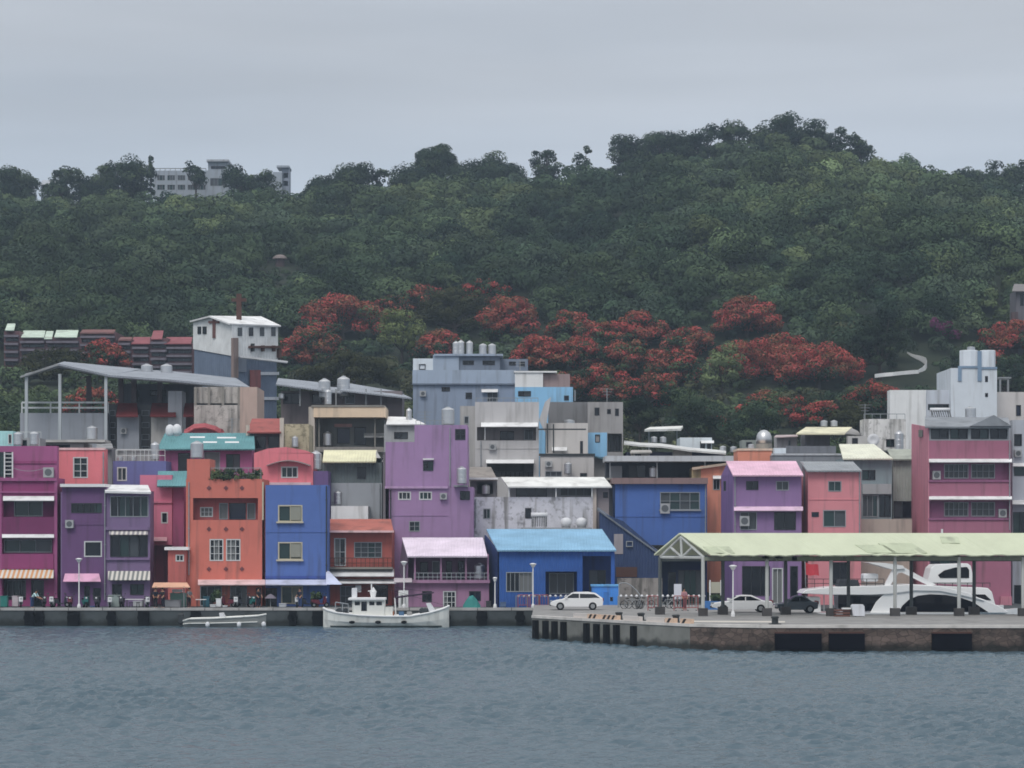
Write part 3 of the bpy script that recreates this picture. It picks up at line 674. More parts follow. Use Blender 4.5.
wall(R, 540.5, 594, 455, None, 253, 7, mw('beige_grey_render', 156, 152, 150), [(580, 587, 473, 477.5, 'k', 2), (545, 562, 471, 477, 'u', 3)])
wall(R, 546, 588, 423, 455, 257.5, 5, mw('pale_beige_render', 160, 156, 153), [(580, 583, 441, 453.5, 'kD', 1)], name='upper_wall', zbase=Zc(455, 253) + .01)
posts(R, (547.5, 553.5), 424, 453, 254.5, .13, DARKM); box(R, 'beam', 538, 586, 428.6, 430, 254.5, -.06, .06, DARKM); box(R, 'parapet_cap', 539, 595, 453.6, 456, 253, -.12, .2, DARKM)
awning(R, 552, 567, 447, 450.5, 257.5, .6, AWN)
R = bld('stepped rear building in white, brown and light blue above the grey houses', 514, 576, 276, 'building', 'building')
lb = mw('light_blue_render', 106, 156, 190)
wall(R, 515, 573, 387, None, 276, 9, lb, [(518, 531, 391, 396.5, 'k', 2), (564, 569, 395.5, 400.5, 'b', 1)])
wall(R, 515, 543, 372, 387, 276.05, 5, mw('white_sheet_wall', 188, 192, 202), name='upper_wall'); wall(R, 543, 570, 374, 387, 276.6, 6, mw('brown_render', 124, 108, 108), name='brown_wall')
posts(R, (571.5, 575), 390, 401, 276.2, .12, FRAMEG); box(R, 'parapet_cap', 514, 557, 371, 372.6, 276, -.1, 3, WHITE)
R = bld('large blue-grey concrete building with rooftop tanks against the red-flowering trees', 412, 517, 284, 'building', 'building')
bg1 = mw('blue_grey_render', 112, 124, 143); bg2 = mw('pale_blue_grey_render', 126, 139, 156); bg3 = mw('dark_blue_grey_render', 92, 102, 118)
wall(R, 413, 515, 384, None, 284, 10, bg1, [(441.5, 450, 387, 391.5, 'k', 2), (465.5, 472, 392.5, 399, 'k', 1), (487, 498, 391, 402, 'u', 2)])
wall(R, 412.5, 516, 370, 384, 283.8, 10, bg2, name='band_wall'); wall(R, 413, 433, 358.5, 370, 284, 6, mw('near_white_render', 170, 178, 190), [(419, 425.5, 364, 372, 'k', 1, 1)][:0], name='corner_wall')
wall(R, 433, 459, 355, 370, 284, 8, bg2, name='top_wall'); wall(R, 459, 500, 356, 371, 284.2, 8, bg3, [(462.5, 474, 360.5, 365, 'k', 2), (482.5, 495, 360.5, 365, 'k', 2)], name='rooftop_storey')
wall(R, 500, 528, 359, 371, 288, 5, bg3, [(509, 516, 361.5, 365.5, 'k', 2), (519, 525, 361.5, 366.5, 'k', 1)], name='rooftop_storey')
window(R, 419, 425.5, 364, 369.6, 283.9, 'k', 1)
box(R, 'parapet_cap', 434, 503, 354, 356, 284, -.25, 6, bg2); box(R, 'ledge', 412, 516.5, 383.4, 384.8, 284, -.35, -.21, bg3); awning(R, 481.5, 498, 389, 392, 284, .6, AWN)
R = bld('grey stepped house with light blue lower wall beside the rear annex', 549, 625, 262)
g2 = mw('mid_grey_render', 126, 124, 124)
wall(R, 588, 623, 402, None, 262, 8, g2, [(594.5, 599.5, 407.5, 415.5, 'k', 1), (607, 611, 409, 414, 'k', 1), (615, 619, 408.5, 416, 'k', 1), (607.5, 622, 433.5, 452, 'o')])
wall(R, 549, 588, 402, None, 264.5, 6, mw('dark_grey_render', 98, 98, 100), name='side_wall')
wall(R, 588, 607, 432.5, 457, 261.9, .4, lb, [(595, 600, 434.5, 442.5, 'b', 1)], name='blue_wall')
wall(R, 607.5, 622, 433.5, 452, 264, .1, g2, [(609, 621, 435, 451.5, 'u', 2)], name='back_wall')
MB().slab([P(593, 456, 261), P(611, 461, 261), P(611, 458, 263), P(593, 454, 263)], .1).build('awning', mk('teal_blue_awning', (70, 105, 120), style='plain'), R)
# blue house with open loft
bl2 = mw('mid_blue_render', 54, 86, 146); brn = mw('brown_fascia', 112, 90, 88)
R = bld('mid-blue house with brown fascia, wide upper window and open loft', 613, 707, 240)
wall(R, 615, 707, 483.5, None, 240, 5.3, bl2, [(660, 700, 492, 510, 'u', 4, 2), (640, 668, 545, 575, 'k', 2)])
wall(R, 640, 706.5, 557, None, 239.4, .5, mw('painted_shade_navy', 24, 38, 70), [(668, 676, 572, 604, 'kD', 1), (678, 702, 570, 604, 'k', 4)], name='shop_wall'); box(R, 'shop_canopy', 640, 706.5, 555, 558.5, 239.4, -1.4, -.005, mw('navy_canopy', 30, 44, 76))  # street-level shade painted in as a very dark navy front
box(R, 'fascia', 612, 707.5, 478, 484, 240, -.5, 5.2, brn); ac(R, 660, 669.5, 503.5, 513.5, 240); box(R, 'sill', 659, 701, 509.5, 511, 240, -.2, -.004, FRAMEG)
R = bld('dark blue gabled side house with grey sloping roof edge right of the blue workshop', 600, 662, 235.5)
MB().prism([P(600, 512, 235.5), P(623, 521, 235.5), P(660, 553, 235.5), Vector((X(662, 235.5), 235.5, 1.46)), Vector((X(600, 235.5), 235.5, 1.46))], (0, 3.5, 0)).build('wall', mw('slate_blue_sheet', 38, 54, 88, style='corr'), R)
MB().slab([P(598, 509, 235.3), P(662, 555, 235.3), P(662, 553, 239.3), P(598, 507, 239.3)], .15).build('roof', mu('grey_blue_roof_edge', 120, 128, 140), R)
window(R, 626, 633, 541, 547, 235.36, 'u', 1)
box(R, 'wall_panel', 614, 623, 534, 554, 235.5, -.05, -.005, mw('grey_panel', 128, 122, 126)); box(R, 'garage_shutter', 616, 637, 567, 577, 235.5, -.08, -.005, RUST)
box(R, 'brick_wall', 617, 662, 578, 608, 235.5, -.4, -.1, mw('grey_block_wall', 132, 126, 122, style='dirty'))
R = bld('open-sided loft with flat grey slab roof and stored white boxes on the blue house', 604, 735, 246, 'rooftop loft', 'rooftop_loft')
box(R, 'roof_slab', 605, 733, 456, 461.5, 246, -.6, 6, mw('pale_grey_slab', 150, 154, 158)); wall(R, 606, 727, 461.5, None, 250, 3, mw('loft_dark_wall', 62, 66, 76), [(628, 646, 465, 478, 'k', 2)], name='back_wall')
box(R, 'floor_slab', 606, 725, 478, 480, 246, -.3, 6, CONC); posts(R, (610, 657, 705, 726), 461.5, 478, 246, .12, GALV)
wall(R, 610, 622, 466, 478, 247.4, 1, mw('loft_box_grey', 110, 112, 116), name='partition')
R = bld('long low white metal roof sloping down to the right over a dark loft', 624, 726, 262, 'roofed shed', 'roofed_shed')
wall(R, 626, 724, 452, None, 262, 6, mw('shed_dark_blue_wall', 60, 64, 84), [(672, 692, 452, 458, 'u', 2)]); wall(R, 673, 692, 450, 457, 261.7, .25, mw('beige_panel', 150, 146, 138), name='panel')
m = MB(); fr = [(624, 443), (640, 445), (662, 446), (690, 450), (726, 453)]
for (a, ya), (b, yb) in zip(fr, fr[1:]): m.slab([P(a, ya, 260.5), P(b, yb, 260.5), P(b, yb - 2.5, 267), P(a, ya - 2.5, 267)], .18)
m.build('roof', mu('white_grey_sheet_roof', 214, 214, 212), R)
R = bld('small white rooftop cabin with one window below the hillside trees', 680, 714, 270, 'cabin', 'cabin')
wall(R, 680, 712, 437.5, None, 270, 5, mw('white_cabin_sheet', 172, 180, 190), [(700, 705, 441.5, 448.5, 'k', 1), (707, 711, 443, 449, 'k', 1)]); awning(R, 701, 714, 440.5, 443, 270, .5, AWN)
R = bld('free-standing white flat canopy roof on thin posts below the hillside trees', 644, 682, 292, 'canopy', 'roof_canopy')
MB().slab([P(644.5, 429.5, 290), P(681, 428.5, 290), P(683, 425.8, 296), P(650, 427, 296)], .25).build('roof', mu('white_sheet_roof', 234, 232, 226), R)
posts(R, (649, 677), 429, None, 292, .18, GALV)
# orange blocks
orb = mw('orange_render', 186, 112, 86)
R = bld('orange narrow house with white window canopy left of the purple house', 692, 727, 240.5)
wall(R, 701, 726, 466, None, 245.6, 4, orb, [(713, 720, 477, 490, 'g', 2)]); MB().slab([P(692, 468, 245), P(728, 463, 245), P(728, 461, 249), P(692, 466, 249)], .2).build('roof', mu('pale_roof_edge', 190, 170, 150), R)
wall(R, 692, 701, 468, None, 245.7, 4, mw('ochre_render', 140, 125, 92), name='side_wall'); awning(R, 713, 722, 475.5, 478.5, 245.6, .6, AWN)
R = bld('low orange rooftop building with pale coping behind the purple house', 737, 773, 250, 'building', 'building')
wall(R, 738, 772, 450.5, None, 250, 5, orb); box(R, 'parapet_cap', 737.5, 772.5, 448.5, 450.6, 250, -.1, 5.1, mw('pale_coping', 180, 158, 140))
# purple house with pink roof
pur = mw('purple_render', 114, 86, 128)
R = bld('purple house with pink sheet roof and pink-white awning line', 720, 804, 232)
wall(R, 733, 801.5, 474, None, 232, 7, pur, [(746, 758.5, 481, 490, 'k', 2), (776, 789, 481, 490.5, 'u', 2), (740, 757, 512, 530, 'u', 2), (774, 796, 512, 530, 'k', 2), (742, 770, 566, 596, 'k', 3), (772, 783, 568, 604, 'tD', 2), (790, 798, 566, 604, 'kD', 1)])
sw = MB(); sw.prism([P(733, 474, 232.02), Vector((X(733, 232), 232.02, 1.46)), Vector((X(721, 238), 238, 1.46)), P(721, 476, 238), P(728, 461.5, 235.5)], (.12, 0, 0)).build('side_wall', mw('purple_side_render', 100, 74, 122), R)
window(R, 723.5, 726, 481, 491, 232.0, 'b', 1)
roof(R, 733, 803.5, 475, 231.2, 726, 796, 461, 235.6, mu('pink_sheet_roof', 240, 184, 208, style='corr')); awning(R, 734, 803, 506.5, 510.5, 232, .7, mu('pink_white_awning', 236, 196, 222)); ac(R, 739.5, 749, 516, 526, 232)
box(R, 'wall_band', 733, 801.5, 552, 556, 232, -.2, -.005, mw('magenta_band', 118, 70, 112))
# salmon house with grey roof
sl2 = mw('dusty_salmon_render', 178, 104, 112)
R = bld('dusty salmon house with grey sheet roof and blue-framed windows', 799, 862, 233)
wall(R, 808, 861, 470, None, 233, 6.5, sl2, [(828, 841.5, 481, 491.5, 'G', 2), (823, 846, 510, 527, 'u', 2), (811.5, 819, 512, 517, 'b', 1), (830, 850, 562, 585, 'k', 2)])
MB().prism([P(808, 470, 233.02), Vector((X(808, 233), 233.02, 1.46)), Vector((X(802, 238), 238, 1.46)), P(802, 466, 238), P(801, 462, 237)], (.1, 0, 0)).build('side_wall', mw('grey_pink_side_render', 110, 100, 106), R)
roof(R, 807, 862, 470.5, 232.4, 800, 853, 461.5, 237.5, mu('grey_sheet_roof', 152, 157, 162, style='corr'))
R = bld('grey-green house with cream sheet roof behind the salmon house', 838, 893, 241)
gg = mw('grey_green_render', 106, 122, 127)
wall(R, 844, 892, 458, None, 241, 6, gg, [(862, 875.5, 470, 480, 'k', 2), (862, 878, 495, 517, 'u', 3), (879, 891, 495, 517, 'k', 2)])
roof(R, 843, 893, 458.5, 240.2, 839, 874, 444, 246, mu('cream_sheet_roof', 238, 232, 210, style='corr')); box(R, 'balcony_wall', 862, 891, 484, 494, 241, -.35, -.005, mw('balcony_grey_sheet', 132, 138, 140))
wall(R, 860, 912, 519, None, 238, 1.5, mw('beige_garden_wall', 150, 142, 132), name='low_wall')
R = bld('narrow beige-grey corrugated house left of the mauve-pink apartment block', 888, 913, 244)
wall(R, 893, 912, 458, None, 244, 5, mw('beige_grey_corrugated_wall', 132, 134, 128, style='corr'), [(893.5, 911.5, 501, 518, 'k', 2)]); roof(R, 892, 913, 459, 243.4, 887, 912, 449, 247.5, mu('green_grey_sheet_roof', 168, 172, 160))
# mauve-pink apartment block
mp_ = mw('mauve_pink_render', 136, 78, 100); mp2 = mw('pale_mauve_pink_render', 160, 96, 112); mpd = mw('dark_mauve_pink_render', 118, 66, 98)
R = bld('mauve-pink four-storey apartment block with white awning strips at right', 911, 1012, 232, 'apartment block', 'apartment_block')
wall(R, 928.3, 1011, 440.5, None, 232, 7.5, mp_, [(929.5, 1010, 463, 480, 'o'), (929.5, 1010, 501, 518, 'o'), (930, 960, 545, 570, 'k', 3)])
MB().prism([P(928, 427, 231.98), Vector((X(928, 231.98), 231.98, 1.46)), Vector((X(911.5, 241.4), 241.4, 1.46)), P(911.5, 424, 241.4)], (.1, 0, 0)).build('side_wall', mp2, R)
MB().prism([P(919, 430, 236.5), P(923, 430, 234.6), P(923, 437, 234.6), P(919, 437, 236.5)], (-.06, -.02, 0)).build('side_window', CURT2, R)
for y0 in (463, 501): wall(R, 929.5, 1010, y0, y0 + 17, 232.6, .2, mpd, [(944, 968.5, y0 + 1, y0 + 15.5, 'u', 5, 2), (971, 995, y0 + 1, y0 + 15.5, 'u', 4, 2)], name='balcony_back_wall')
wall(R, 928, 1009, 426, 440.5, 232.1, 6, FRAMEG, [(931, 949, 429, 439, 'k', 2), (950, 968, 429, 439, 'k', 2), (971, 989, 429, 439, 'k', 2), (990, 1007.5, 429, 439, 'k', 2)], name='top_storey')
gr_ = mu('grey_tile_roof', 140, 145, 152)
MB().slab([P(925, 426.5, 231.5), P(1011, 426.5, 231.5), P(1008, 417.5, 236), P(925, 416.5, 236)], .15).build('roof', gr_, R)
MB().prism([P(970, 426, 231.3), P(994, 415, 231.3), P(1012, 426, 231.3)], (0, 4, 0)).build('gable', gr_, R)
awning(R, 929, 1012, 458.8, 462, 232, .55, AWN); awning(R, 929, 1012, 496.2, 499.2, 232, .55, AWN)
for y0 in (480, 518): box(R, 'balcony_wall', 928.5, 1010.8, y0, y0 + 2, 232, -.12, -.004, mpd)
MB().box(X(1000, 232), X(1011, 232), 231.6, 231.98, 1.5, 2.3).build('letter_box_panel', mp2, R)
MB().cyl(P(942, 536, 231.2), P(942, 529, 231.2), .1, n=8).build('vent_pipe', WHITE, R)
R = bld('tall narrow grey apartment building at the right edge with shop awning', 1011, 1060, 237, 'apartment building', 'apartment_building')
wall(R, 1012.5, 1060, 420, None, 237, 8, mw('cool_grey_render', 146, 150, 158), [(1014, 1022, 434, 446, 'k', 1), (1014, 1040, 466, 476, 'k', 2), (1013, 1035, 512, 534, 'k', 3), (1014, 1034, 545, 556, 'u', 2), (1014, 1034, 585, 604, 'k', 1)])
awning(R, 1012.5, 1050, 500, 504, 237, 1.2, AWN); awning(R, 1013, 1045, 463, 466, 237, .6, AWN)
# right background: white tower building
R = bld('large off-white building with stair tower and grey-blue stripes at right', 890, 1030, 268, 'tower building', 'tower_building')
ow = mw('off_white_render', 172, 178, 188); st_ = mw('grey_blue_stripe', 100, 122, 145)
wall(R, 890, 926, 390, None, 268, 2, mw('white_blank_wall', 182, 189, 200)); wall(R, 926, 962, 390, None, 268.2, 1.8, mw('grey_white_render', 160, 165, 174), [(928, 957, 404, 410, 'k', 4)], name='side_wall')
wall(R, 951, 997, 368, None, 267, 9, ow, [(985, 988, 376, 382, 'k', 1), (985, 988, 393, 397, 'k', 1)], name='stair_tower')
m = MB()
for cx, w_ in ((969, 9.5), (987.5, 8)):
    c = P(cx, 368, 270); r = w_ * 270 / F
    m.lathe([(r, 0), (r, Zc(351, 270) - Zc(368, 270)), (r * .95, Zc(350.5, 270) - Zc(368, 270))], c, 8)
m.build('octagonal_turret', ow, R)
for a, b, y0, y1 in ((958, 961.5, 366, 381), (977.5, 981.5, 351, 381), (961.5, 977.5, 366, 368), (981.5, 997, 367, 369)): box(R, 'stripe', a, b, y0, y1, 267, -.12, -.005, st_)
wall(R, 997, 1030, 392, None, 270, 8, mw('beige_white_render', 165, 160, 158), [(1016, 1021, 405, 416, 'b', 1)], name='rear_wall'); posts(R, (1000, 1008), 378, 392, 270.5, .2, GALV); box(R, 'roof_frame', 998, 1011, 377, 378.5, 270.5, -.2, 3, GALV)
R = bld('weathered whitewashed rooftop block with dirty streaks left of the mauve-pink apartments', 862, 912, 258, 'rooftop block', 'rooftop_block')
wall(R, 864, 906, 419, None, 258, 3, mw('streaked_whitewash', 176, 174, 172, style='dirty'), [(886, 895, 439, 447, 'k', 2)]); rail(R, 864, 905, 414, 419, 258.3, 5, FRAMEG, 1)
R = bld('rooftop pavilion with pale yellow sheet roof and open sides', 795, 862, 260, 'pavilion', 'pavilion')
roof(R, 796, 845, 433.5, 258, 806, 852, 427, 264, mu('pale_yellow_sheet_roof', 226, 220, 188)); MB().slab([P(845, 433.5, 258), P(861, 435, 260), P(858, 431, 264), P(850, 427, 264)], .12).build('roof_end', mu('grey_roof_end', 150, 148, 146), R)
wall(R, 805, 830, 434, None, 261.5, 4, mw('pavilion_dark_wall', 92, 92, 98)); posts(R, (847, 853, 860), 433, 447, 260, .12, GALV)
R = bld('flat grey rooftop block with low parapet in front of the pavilion', 772, 845, 248, 'rooftop block', 'rooftop_block')
wall(R, 772, 845, 455, None, 248, 4, mw('slate_grey_render', 108, 112, 118)); wall(R, 786, 836, 446, 455, 249.5, 2.5, mw('dark_slate_sheet', 92, 95, 102), name='upper_wall', zbase=Zc(455, 248) + .01); box(R, 'parapet_cap', 771.5, 845.5, 453.5, 455.4, 248, -.1, .3, mw('pale_grey_slab', 150, 154, 158))
wall(R, 774, 786, 448, 455, 248.6, 1, mw('near_white_render', 170, 178, 190), name='white_block')
R = bld('low rooftop shed with pink-grey lid roof left of the pavilion', 775, 798, 262, 'shed', 'rooftop_shed')
wall(R, 777, 797, 437, None, 262, 3, mw('shed_pale_grey', 142, 140, 142), [(788, 791, 440, 446, 'u', 1)]); MB().slab([P(774, 437, 261), P(798, 436, 261), P(797, 434.6, 265), P(776, 435, 265)], .1).build('roof', mu('pink_grey_sheet_roof', 190, 172, 172), R)
R = thing('tank_dome', 'silver domed metal storage tank among the roofs below the hill', 'tank', (X(764, 256), 256, Zc(444, 256)))
r = 8 * 256 / F; MB().lathe([(r, 0), (r, .5), (r * .95, .8), (r * .75, 1.15), (r * .4, 1.38), (.05, 1.45)], (X(764, 256), 256, Zc(444, 256)), 16).build('shell', STEEL, R, smooth=True); MB().lathe([(r * 1.05, -2.5), (r * 1.05, 0)], (X(764, 256), 256, Zc(444, 256)), 16).build('base_ring', CONC, R)
# ------------------------------------------------------------------ LEFT BACKGROUND
R = bld('long grey workshop with open steel-framed gable roof high on the left', 20, 252, 262, 'workshop', 'workshop')
gw = mw('blue_grey_panel_wall', 126, 130, 138)
wall(R, 20, 107, 413, None, 262, 10, gw); rail(R, 22, 108, 402.5, 413, 262.1, 3, mw('grey_white_rail', 165, 168, 170), 2, .09)
wall(R, 117, 139, 415, None, 262.4, 9, gw, name='wall'); wall(R, 151, 172, 415, None, 262.4, 9, mw('warm_grey_panel', 150, 148, 145), name='wall'); wall(R, 168, 182, 391, None, 262, 3, mw('pale_column_render', 158, 162, 168), name='pier_wall')
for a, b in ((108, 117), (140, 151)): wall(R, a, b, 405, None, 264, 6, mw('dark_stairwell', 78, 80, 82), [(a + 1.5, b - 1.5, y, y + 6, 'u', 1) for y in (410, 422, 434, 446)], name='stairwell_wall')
bro = mu('brown_red_sheet', 140, 58, 62)
for a, b in ((116, 138), (150, 176), (183, 196)): roof(R, a, b, 416, 261, a + 2, b - 1, 403, 264.5, bro, name='lean_to_roof')
rg = mu('grey_corrugated_roof', 152, 158, 168, style='corr')
MB().slab([P(58, 363.5, 258.5), P(20, 376, 258.5), P(36, 373, 274), P(62, 362, 274)], .2).build('roof_slope', mu('pale_grey_sheet', 165, 168, 170), R)
MB().slab([P(58, 363.5, 258.5), P(110, 375, 258.5), P(142, 369, 274), P(64, 361.5, 274)], .2).build('roof_slope', rg, R)
m = MB(); m.slab([P(110, 375, 258.5), P(170, 379.5, 258.5), P(170, 371, 274), P(140, 369.5, 274)], .2); m.slab([P(170, 379.5, 258.5), P(250, 387, 258.5), P(236, 378, 274), P(170, 371, 274)], .2); m.build('roof_slope', rg, R)
posts(R, (26.5, 60, 106), 374, None, 259, .3, mw('pale_grey_steel', 140, 146, 150)); posts(R, (89, 121, 134, 160), 376, None, 265, .5, mw('brown_steel', 82, 74, 76))
m = MB()
for a, b in (((26, 375), (60, 366)), ((60, 366), (106, 375.5)), ((106, 376), (170, 381.5)), ((170, 381.5), (248, 389))): m.cyl(P(*a, 259), P(*b, 259), .16, n=6)
m.build('roof_beam', GALV, R)
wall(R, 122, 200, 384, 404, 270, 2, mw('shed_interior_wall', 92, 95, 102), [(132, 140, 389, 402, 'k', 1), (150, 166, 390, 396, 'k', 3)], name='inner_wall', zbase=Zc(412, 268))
wall(R, 106, 194, 404, None, 271, 1, mw('brown_inner_wall', 110, 84, 86), name='rear_wall')
R = bld('grey concrete block with rooftop clutter and clothes rail behind the salmon house', 70, 160, 250, 'building', 'building')
wall(R, 84, 160, 449, None, 250, 5, mw('mid_grey_block', 132, 132, 132), [(70, 71, 449, 450, 'o')][:0]); rail(R, 117, 163, 449.5, 462, 249.8, 5, FRAMEW, 1, .05)
wall(R, 40, 84, 443, None, 249, 5, mw('light_grey_block', 140, 138, 136), [(42, 70, 444.5, 448, 'k', 3)], name='side_wall'); box(R, 'roof_slab', 38, 106, 440, 442.5, 249, -.8, 3, mu('pale_slab', 190, 188, 184))
R = bld('old black-stained concrete house with open top floor beside the cross-topped chapel', 193, 257, 253, 'house')
dc = mw('stained_concrete', 150, 145, 140, style='dirty'); tan = mw('tan_render', 152, 132, 122)
wall(R, 194, 240, 405, None, 253, 7, dc); wall(R, 194, 240, 387, 403.5, 253.4, 6, dc, name='upper_wall', zbase=Zc(403, 253)); box(R, 'beam', 194, 240, 403.3, 405.3, 253, .6, 1.2, DARKM)
posts(R, (195.5, 209, 223, 239), 387, 405.2, 253.1, .25, CONC); wall(R, 240, 257, 387, None, 252.8, 7.3, tan, name='side_wall')
R = bld('small house with curved red sheet roof behind the turquoise roof', 184, 224, 250.6)
wall(R, 188, 221, 428.5, None, 250.6, 1.8, mw('red_low_wall', 150, 66, 74))
m = MB(); rp = [(184, 432), (194, 426), (205, 425), (216, 428), (224, 433)]
for (a, ya), (b, yb) in zip(rp, rp[1:]): m.slab([P(a, ya + 2, 250), P(b, yb + 2, 250), P(b, yb - 2, 252.4), P(a, ya - 2, 252.4)], .12)
m.build('roof', mu('red_sheet_roof', 178, 76, 84), R)
# chapel-like white building with crosses
R = bld('tall white-topped grey building with brown crosses on wall and roof', 192, 280, 288, 'church building', 'church_building')
wh = mw('white_panel_wall', 182, 186, 190, style='corr'); gl = mw('slate_blue_panel_wall', 84, 97, 117, style='corr')
A_, B_, C_ = P(193, 330, 296), P(232, 330, 286), P(278, 330, 293)
def pt(v, py): return Vector((v.x, v.y, CH + (HY - py) * v.y / F))
zA, zB, zC = 350, 352, 360
m = MB(); m.quad(pt(A_, 322), pt(A_, 349), pt(B_, 356), pt(B_, 325)); m.add([pt(A_, 322), pt(B_, 325), pt((A_ + B_) / 2, 317.5)], [(0, 1, 2)]); m.quad(pt(B_, 325), pt(B_, 356), pt(C_, 361), pt(C_, 327))
D_ = A_ + C_ - B_; m.quad(pt(C_, 327), pt(C_, 361), pt(D_, 361), pt(D_, 322)); m.quad(pt(D_, 322), pt(D_, 361), pt(A_, 349), pt(A_, 322)); m.build('upper_wall', wh, R)
s_ = .97
m = MB(); ce = (A_ + C_) / 2
q = [ce + (v - ce) * s_ for v in (A_, B_, C_, D_)]
tops = [349.5, 356.5, 361.5, 361.5]
for i in range(4):
    j = (i + 1) % 4; a, b = q[i], q[j]; m.quad(pt(a, tops[i]), Vector((a.x, a.y, ground(a.x, a.y) - 1)), Vector((b.x, b.y, ground(b.x, b.y) - 1)), pt(b, tops[j]))
m.build('wall', gl, R)
m = MB(); pk_ = pt((A_ + B_) / 2, 317.3); pk2_ = pk_ + (C_ - B_)
m.slab([pk_ + Vector((-.3, -.4, .15)), pt(B_, 324.6) + Vector((-.2, -.5, .1)), pt(C_, 326.6) + Vector((.4, -.3, .1)), pk2_ + Vector((.4, 0, .15))], .18); m.slab([pk_ + Vector((-.3, -.4, .15)), pt(A_, 321.6) + Vector((-.4, 0, .1)), pt(D_, 321.6), pk2_ + Vector((.4, 0, .15))], .18); m.build('roof', AWN, R)
def face_win(a, b, t0, t1, y0, y1, mat, name, push=.06):
    u = lerp(a, b, t0); v = lerp(a, b, t1); nn = Vector((-(b - a).y, (b - a).x, 0)).normalized() * -1
    if nn.y > 0: nn = -nn
    m = MB(); m.prism([pt(u, y1) + nn * .004, pt(v, y1) + nn * .004, pt(v, y0) + nn * .004, pt(u, y0) + nn * .004], nn * push)
    return m.build(name, mat, R)
face_win(A_, B_, .13, .22, 326.5, 334, GLASS, 'window'); face_win(A_, B_, .26, .36, 326.5, 334, GLASS, 'window')
for t in (.12, .36, .6, .85): face_win(B_, C_, t, t + .09, 327.5, 336, GLASS if t == .36 else CURT2, 'window')
brc = mw('brown_cross_paint', 96, 62, 58)
face_win(A_, B_, .53, .59, 318.5, 338, brc, 'cross_post', .12); face_win(A_, B_, .43, .69, 321, 323.3, brc, 'cross_bar', .14)
face_win(B_, C_, .35, 1.05, 346, 348.2, RUST, 'rusted_sign_rail', .5); face_win(B_, C_, .97, 1.02, 349, 358, RUST, 'sign_post', .4)
for t in (.4, .62, .86): face_win(B_, C_, t, t + .035, 343.5 + 2 * (t > .5), 351.5, RUST if t > .5 else DARKM, 'sign_bracket', .35)
face_win(B_, C_, -.02, .08, 338, 378, mw('stair_steel_brown', 110, 96, 92), 'drainpipe', .4)
for y0 in (372, 397): face_win(B_, C_, .6, 1.0, y0, y0 + 3, mw('pale_band', 160, 164, 172), 'wall_band', .15)
face_win(B_, C_, .38, .6, 370, 388, mw('red_brown_panel', 118, 66, 66), 'wall_panel', .12); face_win(B_, C_, .1, .3, 358, 372, mw('dim_panel', 100, 108, 122), 'wall_panel', .08)
MB().slab([pt(B_, 358) + Vector((1, -1.2, 0)), pt(C_, 363.5) + Vector((1.2, -1.2, 0)), pt(C_, 361) + Vector((1.2, -.05, 0)), pt(B_, 355.6) + Vector((1, -.05, 0))], .12).build('canopy', mu('grey_canopy_sheet', 165, 168, 172), R)
m = MB(); bx = P(239, 321, 291); m.box(bx.x - .28, bx.x + .28, 290.7, 291.3, Zc(321, 291), Zc(294, 291)); m.box(bx.x - .85, bx.x + .85, 290.75, 291.25, Zc(301.5, 291), Zc(298.5, 291)); m.build('rooftop_cross', RUST, R)
# sheds right of it
R = bld('low rusty sheds under long grey sheet roofs below the flame trees', 278, 412, 274, 'shed', 'shed')
wall(R, 281, 402, 391, None, 275, 6, mw('brown_grey_shed_wall', 96, 88, 90), [(283, 300, 393, 404, 'k', 2), (312, 322, 394, 404, 'k', 1), (345, 355, 394, 404, 'u', 1)]); posts(R, (300, 336, 366, 381), 389, 406, 273, .15, GALV)
MB().slab([P(276, 384, 272), P(322, 390, 272), P(318, 382, 282), P(278, 378, 282)], .15).build('roof', rg, R); MB().slab([P(340, 390, 272), P(412, 398, 272), P(396, 391, 282), P(348, 383, 282)], .15).build('roof', rg, R); MB().slab([P(318, 391, 273), P(346, 393, 273), P(350, 388, 280), P(318, 386, 280)], .12).build('roof', rg, R)
R = bld('tan house with deep shaded veranda and cream fascia above the grey-green house', 308, 386, 258)
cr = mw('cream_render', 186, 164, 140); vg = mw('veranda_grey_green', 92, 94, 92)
box(R, 'fascia', 314, 385.5, 407, 417.5, 258, -.6, 6, cr); box(R, 'roof_slab', 312, 385, 405.5, 407.2, 258, -.7, 6, CONC); box(R, 'side_pillar', 309, 315, 407, 452, 258, -.5, 6, mw('beige_pillar', 158, 150, 140))
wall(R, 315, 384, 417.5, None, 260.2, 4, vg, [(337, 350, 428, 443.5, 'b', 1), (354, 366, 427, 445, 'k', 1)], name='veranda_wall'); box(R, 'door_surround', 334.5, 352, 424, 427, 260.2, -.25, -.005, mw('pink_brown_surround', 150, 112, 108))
box(R, 'balcony_wall', 315, 384, 447, 452, 258, -.3, 0, mw('veranda_parapet', 120, 116, 112)); posts(R, (319, 375), 417, 447, 258.3, .14, CONC)
awning(R, 364, 384, 433, 437, 260.2, 1.5, mu('grey_sheet_awning', 175, 178, 180)); MB().slab([P(386, 424, 256), P(426, 424, 256), P(410, 417, 260), P(388, 416.5, 260)], .12).build('side_roof', AWN, R)
wall(R, 384, 415, 424.5, None, 256.5, 3.4, mw('pale_annex_render', 132, 134, 136), [(394, 408, 432, 439, 'k', 2)], name='annex_wall')
R = bld('brick-red roofed low house with beige wall between red curved roof and tan house', 246, 311, 245)
wall(R, 250, 281, 432, None, 245, 5.5, mw('dull_red_wall', 78, 62, 66), [(255, 266, 436, 449, 'k', 1), (268, 279, 436, 449, 'k', 1)])  # front wall is a plain dull dark red
